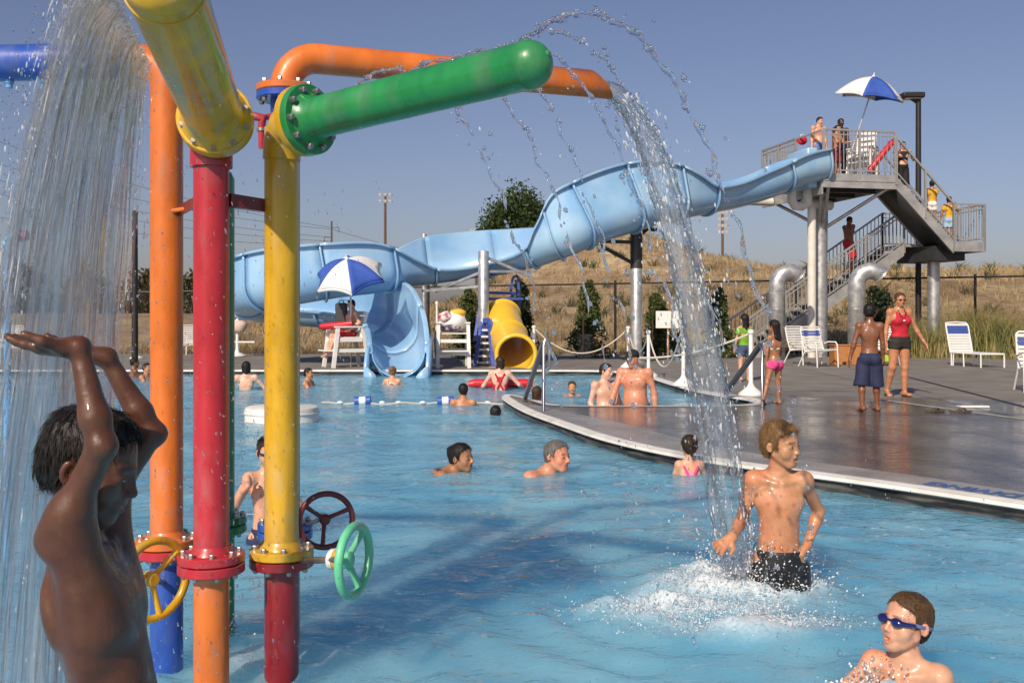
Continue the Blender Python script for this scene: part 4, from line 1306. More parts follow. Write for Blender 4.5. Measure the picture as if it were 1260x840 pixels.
GALV = mat('galvanised steel', (.52, .53, .53), rough=.42, metal=.7, var=.22, vscale=6, bump=.08, bscale=25, rvar=.12)
GALVD = mat('weathered steel plate', (.40, .40, .39), rough=.55, metal=.4, var=.3, vscale=3)
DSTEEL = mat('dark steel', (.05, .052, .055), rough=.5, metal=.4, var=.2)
CONC = mat('concrete', (.36, .33, .28), rough=.9, var=.2, vscale=6, bump=.4, bscale=30)

def column(label, px, top, d, r, arms, darktop=0):
    b = P(px, 440, d)
    t = thing('slide_support', label, 'support column', (b.x, d, DECK_Z))
    h = P(px, top, d).z - DECK_Z
    MB().lathe((0, 0, 0), (0, 0, 1), [(0, r), (h - .02, r), (h, r * .92)], 24).build('column', GALV, t)
    MB().lathe((0, 0, 0), (0, 0, 1), [(0, r * 1.7), (.03, r * 1.7), (.032, r)], 20).build('base_plate', GALVD, t)
    if darktop:
        MB().lathe((0, 0, h - darktop), (0, 0, 1), [(0, r + .012), (darktop - .02, r + .012)], 24).build('collar', DSTEEL, t)
    for (a, b_, w, m) in arms:
        MB().bar(Vector(a) - t.location, Vector(b_) - t.location, w, w).build('arm', m, t)
    return t
d1 = 25.75
column('galvanised column in front of the slide, behind the blue ladder', 595, 309, d1, .14,
       [(P(597, 333, d1), P(536, 358, 26.6), .07, GALV), (P(597, 316, d1), P(652, 340, 26.2), .07, GALV), (P(597, 334, d1), P(660, 334, 26.3), .07, GALV), (P(595, 352, d1), P(520, 358, 26.6), .07, GALV)])
d1 = 27.3
column('galvanised column with dark bracket arms under the high banked curve', 783, 283, d1, .155,
       [(P(783, 298, d1), P(700, 296, 26.6), .09, DSTEEL), (P(783, 326, d1), P(733, 299, 26.7), .08, DSTEEL), (P(783, 292, d1), P(808, 272, 27.6), .1, DSTEEL), (P(783, 280, d1), P(808, 283, 27.4), .1, DSTEEL)], darktop=1.05)
column('thin grey mast rising behind the slide', 522, 288, 29.5, .07, [])

# ------------------------------------------------------------------ slide tower
TA = math.radians(12)
tw = thing('slide_tower', 'grey steel slide tower with railed platform and two flights of stairs', 'tower', (9.22, 29.5, 0), TA)
ZP, ZL, ZG = 5.62, 3.66, DECK_Z
RAILM = mat('railing galvanised', (.47, .465, .45), rough=.5, metal=.6, var=.15)
pw, pd = 2.35, 3.9
plat = MB().bb(0, pw, 0, pd, ZP - .10, ZP - .02).build('platform', GALVD, tw)
for i in range(13):
    MB().bb(0.02, pw - .02, i * .3 + .01, i * .3 + .29, ZP - .02, ZP).build('floor_plank', GALVD, plat)
for (x0, x1, y0, y1, z0, z1) in [(-.03, pw + .03, -.05, 0, ZP - .42, ZP + .0), (-.05, -.0, .0, pd, ZP - .62, ZP + .02), (pw, pw + .05, 0, pd, ZP - .42, ZP - .01), (0, pw, pd, pd + .05, ZP - .42, ZP)]:
    MB().bb(x0, x1, y0, y1, z0, z1).build('fascia', GALVD, plat)
MB().bb(-.03, pw + .03, -.07, -.05, ZP - .22, ZP - .18).build('fascia_rib', GALVD, plat)
for y in (1.0, 2.2, 3.4):
    MB().bb(0, pw, y, y + .12, ZP - .42, ZP - .10).build('joist', DSTEEL, plat)
post_me = MB().bb(-.03, .03, -.03, .03, 0, 1).mesh('post', False)
bal_me = MB().bb(-.011, .011, -.011, .011, 0, 1).mesh('baluster', False)
def railing(a, b, hgt=1.3, step=.125, posts=True, skip=None, mid=True):
    """a, b: floor points of a railing run; built as one part with posts and balusters under it"""
    a, b = Vector(a), Vector(b)
    rail = MB().bar(a + Vector((0, 0, hgt)), b + Vector((0, 0, hgt)), .055, .055).build('handrail', RAILM, tw)
    MB().bar(a + Vector((0, 0, .10)), b + Vector((0, 0, .10)), .035, .035).build('bottom_rail', RAILM, rail)
    if mid: MB().bar(a + Vector((0, 0, hgt - .14)), b + Vector((0, 0, hgt - .14)), .03, .03).build('mid_rail', RAILM, rail)
    L_ = (b - a).length; n = max(1, int(L_ / step))
    for i in range(1, n):
        p = a.lerp(b, i / n)
        put(bal_me, 'baluster', RAILM, rail, p + Vector((0, 0, .10)), scale=(1, 1, hgt - .10))
    if posts:
        m = max(1, round(L_ / 1.5))
        for i in range(m + 1):
            p = a.lerp(b, i / m)
            put(post_me, 'post', RAILM, rail, p + Vector((0, 0, -.28)), scale=(1, 1, hgt + .28))
    return rail
railing((0, -.03, ZP), (pw, -.03, ZP))
railing((-.03, 1.6, ZP), (-.03, pd, ZP))
railing((0, pd + .02, ZP), (pw, pd + .02, ZP))
railing((pw + .02, 1.25, ZP), (pw + .02, pd, ZP))
MB().bar((-.03, .0, ZP + 1.28), (-.03, 1.6, ZP + 1.28), .05, .05).build('handrail', RAILM, tw)
# slide entry box
MB().bb(-.42, -.08, .15, 1.45, ZP - .42, ZP + .78).build('slide_entry', SLB, tw, bevel=.05)
# upper flight, landing, lower flight
def flight(xa, za, xb, zb, y0, y1, nst, name='stair'):
    st = MB()
    for y in (y0, y1):
        st.bar((xa, y, za - .14), (xb, y, zb - .14), .05, .34, up=(0, 1, 0)) if False else st.add(
            [(xa, y - .03, za + .02), (xa, y + .03, za + .02), (xb, y - .03, zb + .02), (xb, y + .03, zb + .02), (xa, y - .03, za - .36), (xa, y + .03, za - .36), (xb, y - .03, zb - .36), (xb, y + .03, zb - .36)],
            [(0, 2, 3, 1), (4, 5, 7, 6), (0, 4, 6, 2), (1, 3, 7, 5), (0, 1, 5, 4), (2, 6, 7, 3)])
    s = st.build(name, GALVD, tw)
    sgn = 1 if xb > xa else -1
    for i in range(nst):
        q = (i + .5) / nst; x = xa + (xb - xa) * q; z = za + (zb - za) * (i + 1) / (nst + .0) + (za - zb) / nst
        MB().bb(x - .15, x + .15, y0 + .03, y1 - .03, z - .05 - .1, z - .1).build('tread', GALVD, s)
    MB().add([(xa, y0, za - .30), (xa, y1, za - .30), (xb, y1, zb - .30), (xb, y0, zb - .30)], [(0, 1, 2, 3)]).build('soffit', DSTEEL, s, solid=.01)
    return s
xl0, xl1 = 4.35, 5.4
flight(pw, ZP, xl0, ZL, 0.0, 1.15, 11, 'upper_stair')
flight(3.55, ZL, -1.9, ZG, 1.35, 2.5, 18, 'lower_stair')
lp = MB().prism([(xl0, -.03), (xl1, -.03), (xl1, 2.55), (3.55, 2.55), (3.55, 1.3), (xl0, 1.3)], ZL - .08, ZL).build('landing', GALVD, tw)
MB().bb(xl0, xl1 + .02, -.06, -.03, ZL - .30, ZL + .01).build('fascia', GALVD, lp)
MB().bb(xl1, xl1 + .05, -.03, 2.55, ZL - .30, ZL + .01).build('fascia', GALVD, lp)
MB().bb(xl0 - .35, xl1 - .35, .4, 2.4, ZL - .55, ZL - .09).build('landing_beam', DSTEEL, lp)
railing((pw + .05, -.03, ZP), (xl0, -.03, ZL), hgt=1.15, mid=False, step=9)
railing((pw + .05, 1.18, ZP), (xl0, 1.18, ZL), hgt=1.15, mid=False, step=.26)
railing((xl0, -.03, ZL), (xl1, -.03, ZL), hgt=1.15, step=.24)
railing((xl1 + .02, -.03, ZL), (xl1 + .02, 2.5, ZL), hgt=1.15)
railing((3.55, 1.32, ZL), (-1.9, 1.32, ZG), hgt=1.1, step=.16, mid=True)
railing((3.55, 2.53, ZL), (-1.9, 2.53, ZG), hgt=1.1, step=.16, mid=False)
railing((3.55, 2.53, ZL), (xl1, 2.53, ZL), hgt=1.1)
# columns and braces
cx, cy = .68, 1.4
MB().lathe((cx, cy, ZG), (0, 0, 1), [(0, .225), (ZP - .5, .225)], 28).build('column', GALV, tw)
MB().lathe((cx, cy, ZP - 1.45), (0, 0, 1), [(0, .24), (.9, .24)], 28).build('column_collar', GALVD, tw)
MB().lathe((4.55, 1.25, ZG), (0, 0, 1), [(0, .19), (ZL - .3, .19)], 24).build('column', GALV, tw)
MB().lathe((4.55, 1.25, ZG), (0, 0, 1), [(0, .31), (.34, .31), (.36, .22)], 24).build('footing', CONC, tw)
for (a, b) in [((cx, cy, ZP - 1.45), (-.0, .1, ZP - .4)), ((cx + .1, cy - .1, ZP - 1.5), (pw - .05, .02, ZP - .3)), ((cx - .1, cy, ZP - 1.4), (0.05, 3.7, ZP - .35)), ((cx, cy - .2, ZP - 1.5), (.2, .05, ZP - .35))]:
    MB().cyl(a, b, .055, 10).build('brace', GALV, tw)
# white drain pipes
PVC = mat('white pvc', (.68, .66, .60), rough=.4, var=.1, vscale=4)
MB().lathe((.18, 1.0, ZG), (0, 0, 1), [(0, .13), (ZP - .95, .13)], 20).build('drain_pipe', PVC, tw)
MB().tube([(-.75, .5, ZP - .45), (-.75, .5, ZP - .78), (-.62, .55, ZP - .92), (-.35, .6, ZP - .92), (-.15, .65, ZP - .85), (-.1, .7, ZP - .35)], .14, 18).build('drain_elbow', PVC, tw)
MB().tube([(-.15, .9, ZP - .80), (.18, 1.0, ZP - .80), (.95, 1.25, ZP - .80)], .15, 18).build('drain_header', PVC, tw)
MB().tube([(-1.3, 3.0, ZP - .5), (-.1, 3.1, ZP - .5)], .14, 16).build('drain_stub', PVC, tw)

# ------------------------------------------------------------------ goose-neck vents
def gooseneck(label, px, d, r, top_py, rad, yaw=0.0):
    b = P(px, 430, d)
    t = thing('gooseneck_vent', label, 'vent pipe', (b.x, d, DECK_Z), yaw)
    h = P(px, top_py, d).z - DECK_Z - r
    path = [(0, 0, 0), (0, 0, h - rad)]
    for i in range(1, 8):
        a = math.pi * .78 * i / 7
        path.append((rad * (1 - math.cos(a)), 0, h - rad + rad * math.sin(a)))
    MB().tube(path, r, 24, caps=False).build('pipe', GALV, t, solid=.02)
    for k in range(4):
        z = .4 + k * (h - rad - .4) / 3.3
        MB().torus((0, 0, z), (0, 0, 1), r + .008, .012, 24, 6).build('seam', GALV, t)
    e = Vector(path[-1]); ax_ = (Vector(path[-1]) - Vector(path[-2])).normalized()
    MB().torus(e, ax_, r + .01, .03, 24, 8).build('rim', GALV, t)
    MB().lathe(e - ax_ * .12, ax_, [(0, r - .02), (.01, r - .02)], 20).build('screen', DSTEEL, t)
gooseneck('galvanised goose-neck vent pipe beside the stair foot, left of the tower column', 956, 29.0, .225, 325, .38, .1)
gooseneck('galvanised goose-neck vent pipe right of the tower column, behind the boy in navy shorts', 1054, 28.6, .235, 323, .40, -.1)

# ------------------------------------------------------------------ lamp posts, poles, wires
lp_ = P(1130, 440, 33)
t = thing('lamp_post', 'black parking lot lamp post behind the slide tower', 'lamp post', (lp_.x, 33, DECK_Z - .3))
h = P(1130, 122, 33).z - t.location.z
MB().tube([(0, 0, 0), (0, 0, h)], [.10, .085], 12).build('pole', FENCE, t)
MB().bar((0, 0, h - .15), (-.25, 0, h + .02), .08, .08).build('arm', FENCE, t)
MB().box((-.22, 0, h + .10), (.72, .5, .18)).build('lamp_head', FENCE, t, bevel=.04)
MB().box((-.22, 0, h + .0), (.5, .36, .03)).build('lens', mat('lamp lens', (.5, .48, .4), rough=.2), t)
WOODP = mat('pole wood', (.13, .075, .05), rough=.9, var=.3)
LAMPW = mat('lamp white', (.75, .76, .76), rough=.3, metal=.3)
def field_light(label, px, top, d, rows, cols, w):
    b = P(px, 390, d); t = thing('stadium_light', label, 'light pole', (b.x, d, -1.5))
    h = P(px, top, d).z + 1.5; s = d / FPX
    MB().tube([(0, 0, 0), (0, 0, h)], [2.0 * s, 1.5 * s], 8).build('pole', WOODP, t)
    for r_ in range(rows):
        z = h - r_ * 8 * s
        MB().bar((-w * s / 2, 0, z), (w * s / 2, 0, z), 1.0 * s, 1.0 * s).build('crossarm', WOODP, t)
        for c_ in range(cols):
            x = (-.5 + (c_ + .5) / cols) * w * s
            MB().lathe((x, -.5 * s, z + 1.2 * s), (0, -1, -.5), [(0, 1.0 * s), (1.5 * s, 2.0 * s), (2.6 * s, 2.3 * s), (2.8 * s, .4 * s)], 10).build('lamp', LAMPW, t)
field_light('tall brown light pole with white stadium lamps, above the blue slide', 474, 240, 140, 2, 3, 18)
field_light('stadium lamps peeping over the slide left of the cottonwood', 586, 284, 150, 2, 4, 16)
field_light('stadium light pole seen through the falling arcs right of the hill', 889, 262, 120, 4, 3, 14)
b = P(408, 390, 120); t = thing('utility_pole', 'wooden utility pole with cross brackets above the slide', 'utility pole', (b.x, 120, -1.5))
s = 120 / FPX; h = P(408, 272, 120).z + 1.5
MB().tube([(0, 0, 0), (0, 0, h)], [1.6 * s, 1.1 * s], 8).build('pole', WOODP, t)
for (dx, z) in ((9, 8), (-9, 20), (9, 30)):
    MB().bar((0, 0, h - z * s), (dx * s, 0, h - z * s), .8 * s, .8 * s).build('bracket', WOODP, t)
    MB().bar((dx * s, 0, h - (z + 1) * s), (dx * s, 0, h - (z + 6) * s), .8 * s, .8 * s).build('insulator', WOODP, t)
WIRE = mat('wire', (.06, .06, .065), rough=.6)
def wire(label, a, b_, sag, r):
    a, b_ = Vector(a), Vector(b_)
    pts = [a.lerp(b_, i / 16) - Vector((0, 0, sag * 4 * (i / 16) * (1 - i / 16))) for i in range(17)]
    o = MB().tube(pts, r, 4).build('power_line', WIRE)
    tag(o, label, 'wire', 'power lines behind the pool')
for nm, (ya, yb, sg) in zip(('topmost', 'second from the top', 'middle one', 'second from the bottom', 'lowest'), ((160, 280, 1.2), (190, 282, 1.2), (212, 292, 1.0), (230, 297, 1.0), (262, 303, .6))):
    wire('thin sagging power line behind the painted pipes, ' + nm + ' of the five', P(-40, ya, 110), P(408, yb, 120), sg, .022)
for nm, (ya, yb) in zip(('upper', 'lower'), ((282, 340), (300, 352))):
    wire(nm + ' of two thin power lines slanting down right of the wooden utility pole', P(408, ya, 120), P(700, yb, 160), 1.0, .022)
b = P(166, 440, 27)
t = thing('dark_pole', 'tall dark pole behind the right edge of the water curtain', 'pole', (b.x, 27, DECK_Z))
h = P(166, 264, 27).z - DECK_Z
MB().tube([(0, 0, 0), (0, 0, h)], [.09, .075], 10).build('shaft', FENCE, t)
MB().lathe((0, 0, h), (0, 0, 1), [(0, .085), (.06, .085), (.1, .03)], 10).build('cap', FENCE, t)
b = P(9, 440, 29)
t = thing('dark_pole', 'short dark post behind the light blue shower pipe', 'pole', (b.x, 29, DECK_Z))
MB().tube([(0, 0, 0), (0, 0, 2.3)], [.12, .10], 10).build('shaft', FENCE, t)
MB().lathe((0, 0, 2.3), (0, 0, 1), [(0, .12), (.06, .12), (.1, .03)], 10).build('cap', FENCE, t)
# ------------------------------------------------------------------ poolside furniture
WOODW = mat('white painted wood', (.74, .73, .70), rough=.45, var=.08, vscale=8, bump=.08)
PLW = mat('white plastic strap', (.76, .76, .74), rough=.35, var=.05)
CANW = mat('canvas white', (.74, .74, .73), rough=.8, var=.06, vscale=5, bump=.15, bscale=90)
CANB = mat('canvas blue', (.035, .095, .42), rough=.75, var=.12, vscale=5, bump=.15, bscale=90)
STRB = mat('strap blue', (.05, .10, .40), rough=.4)
REDV = mat('red rescue foam', (.55, .015, .03), rough=.4, var=.1)
POLEM = mat('umbrella pole', (.55, .55, .54), rough=.35, metal=.5)

def umbrella(label, base, apex, Rr, tilt_dir, tilt, first_blue, drop=.42, n=6, pole_m=None, seed=0, thick_pole=.022):
    """apex: top of canopy; canopy tilted about the top of its pole"""
    base, apex = Vector(base), Vector(apex)
    t = thing('umbrella', label, 'umbrella', base)
    axis = (Vector((0, 0, 1)) * math.cos(tilt) + Vector(tilt_dir).normalized() * math.sin(tilt)).normalized()
    x, y, z = frame(axis)
    ap = apex - base
    hub = ap - axis * .12
    ctr = ap - axis * drop
    knee = Vector((hub.x, hub.y, hub.z)) - axis * .5
    knee = ap - axis * .55
    MB().tube([(0, 0, 0), (knee.x, knee.y, knee.z - .02), ap - axis * .02], thick_pole, 10).build('pole', pole_m or POLEM, t)
    cor = []
    for k in range(n):
        a = 2 * math.pi * (k + .5) / n + seed
        cor.append(ctr + (x * math.cos(a) + y * math.sin(a)) * Rr)
    for k in range(n):
        A, B = cor[k], cor[(k + 1) % n]
        mb = MB(); N = 8
        idx = {}
        for i in range(N + 1):
            for j in range(i + 1):
                q = i / N; w = j / max(i, 1)
                e = A.lerp(B, w)
                bow = 1 - .10 * 4 * w * (1 - w)            # hem curves in between ribs
                c0 = ap + (e - ap) * q * (1 - (1 - bow) * q)
                c0 = c0 + axis * (.13 * math.sin(math.pi * q) * (1 - .5 * 4 * w * (1 - w)))
                idx[(i, j)] = len(mb.v); mb.v.append(tuple(c0))
        for i in range(N):
            for j in range(i + 1):
                mb.f.append((idx[(i, j)], idx[(i + 1, j)], idx[(i + 1, j + 1)]))
                if j < i: mb.f.append((idx[(i, j)], idx[(i + 1, j + 1)], idx[(i, j + 1)]))
        blue = (k % 2 == 0) == first_blue
        pn = mb.build('canopy_panel', CANB if blue else CANW, t, solid=.008)
        # hanging valance
        mb = MB()
        for j in range(9):
            q = Vector(tuple(pn.data.vertices[idx[(N, min(j, N))]].co))
            mb.v += [tuple(q), tuple(q - axis * .07)]
        for j in range(8): mb.f.append((2 * j, 2 * j + 1, 2 * j + 3, 2 * j + 2))
        mb.build('valance', CANB if blue else CANW, pn, solid=.006)
        MB().tube([hub, A.lerp(hub, .5) + axis * .06, A], .009, 6).build('rib', POLEM, t)
    MB().lathe(ap + axis * .0, axis, [(-.02, .05), (.02, .04), (.05, .015), (.09, .02), (.11, .004)], 10).build('finial', CANW, t)
    return t

def guard_chair(label, loc, rz, seat_h=1.0, w=.72, dep=.62, legs_out=.12, back=.62):
    t = thing('lifeguard_chair', label, 'lifeguard chair', loc, rz)
    hw, hd = w / 2, dep / 2
    for sx in (-1, 1):
        MB().bar((sx * (hw + .02), -hd - legs_out, 0), (sx * hw, -hd, seat_h + .24), .085, .085).build('leg', WOODW, t)
        MB().bar((sx * (hw + .02), hd + legs_out * 1.6, 0), (sx * hw, hd, seat_h + .24), .085, .085).build('leg', WOODW, t)
        MB().bar((sx * hw, -hd - .08, seat_h + .26), (sx * hw, hd + .06, seat_h + .26), .11, .035).build('arm_rest', WOODW, t)
        MB().bar((sx * (hw + .0), -hd - legs_out * .5, .42), (sx * (hw + .0), hd + legs_out, .42), .03, .09).build('side_rail', WOODW, t)
        MB().bar((sx * (hw - .06), hd - .02, seat_h), (sx * (hw - .06), hd + .16, seat_h + back), .05, .05).build('back_post', WOODW, t)
        MB().bar((sx * (hw + .0), -hd, seat_h - .05), (sx * (hw + .0), hd, seat_h - .05), .035, .11).build('seat_rail', WOODW, t)
    for i in range(5):
        y = -hd + .06 + i * (dep - .1) / 4
        MB().box((0, y, seat_h), (w - .02, .10, .025)).build('seat_slat', WOODW, t)
    for i in range(5):
        q = (i + .5) / 5
        MB().box((0, hd + .0 + .16 * q - .03, seat_h + back * q + .04), (w - .1, .025, .10)).build('back_slat', WOODW, t)
    for z in (.35, .66):
        MB().bar((-hw, -hd - legs_out * (1 - z), z), (hw, -hd - legs_out * (1 - z), z), .03, .085).build('rung', WOODW, t)
    MB().bar((-hw, hd + legs_out, .42), (hw, hd + legs_out, .42), .03, .085).build('rung', WOODW, t)
    MB().box((0, -hd - .16, .42), (w - .05, .26, .03)).build('foot_rest', WOODW, t)
    return t

CH1 = G(425, 451.5)
guard_chair('tall white lifeguard chair occupied by the guard under the umbrella', CH1, math.radians(-62), .74)
ap = P(427, 318, 24.0)
umbrella('blue and white poolside umbrella tilted over the seated lifeguard', (CH1.x + .10, CH1.y + .25, DECK_Z), ap, .92, (-.15, -.95, 0), math.radians(30), True, drop=.5, seed=.32)
CH2 = G(557, 452)
guard_chair('white lifeguard chair draped with towels, beside the yellow tube slide', CH2, math.radians(6), .84, back=.45)
# towels over the second chair
def cloth(label, ctr, cols, rows, size, mats_, fold=.05, name='towel', seed=0, thick=.02):
    pass
tow = thing('towel_pile', 'pile of white, red and yellow towels over the chair beside the tube slide', 'towels', (CH2.x, CH2.y, DECK_Z + .98))
def lump(name, c, r, m, parent, seed, seg=20, rg=14, amp=.18):
    mb = MB().sphere(c, r, seg, rg)
    v = np.array(mb.v, np.float32); n = wobble(v, 14, seed, 3)
    cc = np.array(c); mb.v = [tuple(cc + (a - cc) * (1 + amp * k)) for a, k in zip(v, n)]
    return mb.build(name, m, parent)
lump('white_towel', (.02, .05, .14), (.36, .24, .24), mat('towel white', (.75, .74, .72), rough=.95, bump=.5, bscale=60), tow, 3)
lump('yellow_towel', (.12, .06, .36), (.2, .17, .1), mat('towel yellow', (.75, .48, .04), rough=.95, bump=.5, bscale=60), tow, 4)
lump('red_towel', (-.17, -.02, .25), (.2, .2, .16), mat('towel red', (.38, .05, .10), rough=.95, color2=(.7, .66, .62), c2scale=7, bump=.5, bscale=60), tow, 5)
lump('dark_towel', (-.03, -.16, .0), (.24, .1, .08), mat('towel dark', (.09, .06, .12), rough=.95, color2=(.5, .48, .46), c2scale=9, bump=.5, bscale=60), tow, 6)
lump('pink_towel', (-.38, .0, -.32), (.09, .15, .42), mat('towel pink', (.62, .47, .42), rough=.95, bump=.5, bscale=60), tow, 7)
t = thing('tube_stanchion', 'slim white post standing behind the towel covered chair', 'post', (CH2.x - .42, CH2.y + .4, DECK_Z))
MB().lathe((0, 0, 0), (0, 0, 1), [(0, .16), (.04, .15), (.06, .04), (.1, .028), (1.55, .026), (1.56, .04), (1.62, .04), (1.64, .01)], 16).build('shaft', PLW, t)

# ------------------------------------------------------------------ white rope stanchions
def stanchion(label, px, base_py, top_py, group=None):
    g = G(px, base_py); h = P(px, top_py, g.y).z - DECK_Z
    t = thing('rope_stanchion', label, 'post', g)
    MB().lathe((0, 0, 0), (0, 0, 1), [(0, .2), (.02, .2), (.05, .17), (.14, .06), (.2, .036), (h - .07, .034)], 20).build('shaft', PLW, t)
    MB().lathe((0, 0, h - .07), (0, 0, 1), [(0, .034), (.005, .052), (.05, .052), (.065, .03), (.07, .005)], 16).build('cap', PLW, t)
    return g, h
s1 = stanchion('white rope post at the right edge of the tube slide', 657, 452, 400)
s2 = stanchion('white rope post left of the tall galvanised column', 773, 452, 401)
s3 = stanchion('white rope post standing at the pool corner behind the father', 798, 463, 406)
s4 = stanchion('white rope post just left of the falling jet', 841, 474, 393)
s5 = stanchion('white rope post between the girl in green and the girl in pink shorts', 924, 486, 405)
ROPE = mat('white rope', (.62, .58, .50), rough=.9, bump=.6, bscale=80)
def rope(label, a, b, sag, r=.017):
    pa_ = Vector((a[0].x, a[0].y, DECK_Z + a[1] - .06)); pb2 = Vector((b[0].x, b[0].y, DECK_Z + b[1] - .06))
    pts = [pa_.lerp(pb2, i / 18) - Vector((0, 0, sag * 4 * (i / 18) * (1 - i / 18))) for i in range(19)]
    tag(MB().tube(pts, r, 6).build('barrier_rope', ROPE), label, 'rope')
rope('long white rope sagging between the two posts in front of the planter', s1, s2, .62)
rope('short white rope hung between the posts beside the galvanised column', s2, s3, .5)
rope('white rope hanging in front of the notice board', s3, s4, .75)
end = (Vector((s5[0].x - 1.75, s5[0].y + .9, 0)), .62)
rope('white rope trailing left from the post by the girl in green', end, s5, .12)

# ------------------------------------------------------------------ yellow tube slide with blue ladder
YT = mat('yellow tube plastic', (.80, .50, .035), rough=.32, coat=.4, var=.06, vscale=2)
BLM = paint('ladder blue', (.03, .07, .36))
ts = thing('tube_slide', 'short yellow tube slide with a blue ladder at the pool edge', 'slide', G(607, 452))
o0 = ts.location
d = 25.0
path = [P(618, 389, 26.3), P(620, 398, 25.9), P(624, 410, 25.4), P(629, 424, 24.8), P(634, 433, 24.3), P(635, 436, 24.0)]
cp = catmull([tuple(p) for p in path], 5)
mb = MB(); mb.tube([Vector(p) - o0 for p in cp], [.44 + .02 * i / len(cp) for i in range(len(cp))], 36, caps=False); mb.build('tube', YT, ts, solid=.05)
e = Vector(cp[-1]) - o0; axd = (Vector(cp[-1]) - Vector(cp[-2])).normalized()
MB().torus(e, axd, .47, .055, 36, 10).build('mouth_rim', YT, ts)
e2 = Vector(cp[12]) - o0; axd2 = (Vector(cp[13]) - Vector(cp[11])).normalized()
MB().torus(e2, axd2, .475, .03, 36, 8).build('joint_ring', YT, ts)
e3 = Vector(cp[0]) - o0; MB().torus(e3, (Vector(cp[1]) - Vector(cp[0])).normalized(), .46, .045, 36, 8).build('top_rim', YT, ts)
def L2(a, b, w=.07, m=BLM, nm='ladder_rail'):
    return MB().bar(Vector(a) - o0, Vector(b) - o0, w, w).build(nm, m, ts)
L2(P(584, 452, 25.0), P(599, 352, 26.2)); L2(P(607, 453, 24.6), P(602, 394, 25.3), .12, nm='leg')
L2(P(590, 450, 25.6), P(597, 394, 25.4), .10, nm='leg'); L2(P(594, 394, 25.3), P(603, 394, 25.3), .12, nm='leg_head')
L2(P(599, 352, 26.2), P(600, 340, 26.2)); L2(P(600, 340, 26.2), P(596, 340, 26.5)); L2(P(596, 340, 26.5), P(584, 420, 25.6))
L2(P(600, 360, 26.2), P(636, 361, 26.8)); L2(P(600, 375, 26.2), P(594, 376, 25.7))
L2(P(628, 362, 26.8), P(631, 341, 26.8)); L2(P(631, 341, 26.8), P(637, 339, 26.8)); L2(P(637, 339, 26.8), P(639, 368, 26.8))
L2(P(639, 368, 26.8), P(640, 448, 26.8))
L2(P(618, 392, 26.9), P(618, 450, 26.9), .1, nm='leg')
for (y, x0, x1) in ((446, 588, 610), (438, 589, 606), (430, 590, 604), (422, 591, 603), (414, 592, 602), (406, 593, 601)):
    MB().bar(P(x0, y, 25.35) - o0, P(x1, y, 25.35) - o0, .10, .05).build('step', WOODW, ts)
MB().box(P(621, 368, 26.8) - o0, (1.0, .9, .06)).build('platform', BLM, ts)
MB().box(P(606, 452.5, 24.55) - o0, (.16, .16, .06)).build('foot_pad', mat('tan pad', (.5, .3, .1), rough=.8), ts)

# ------------------------------------------------------------------ planter, notice board, fuel box, chairs
g = G(720, 440)
t = thing('planter', 'short round concrete planter in front of the staked shrub', 'planter', g)
MB().lathe((0, 0, 0), (0, 0, 1), [(0, .22), (.7, .235), (.72, .23), (.72, .18), (.66, .17)], 24).build('pot', CONC, t)
MB().lathe((0, 0, .64), (0, 0, 1), [(0, .18), (.03, .05)], 16).build('soil', BARK, t)
g = G(822, 444.2)
t = thing('notice_board', 'blank white notice board on a wooden stake behind the rope', 'sign', g)
MB().box((0, -.04, P(822, 393, g.y).z - DECK_Z), (.70, .02, .48)).build('board', PLW, t)
MB().cyl((0, 0, 0), (0, 0, 1.3), .03, 8).build('stake', mat('wood stake', (.35, .21, .09)), t)

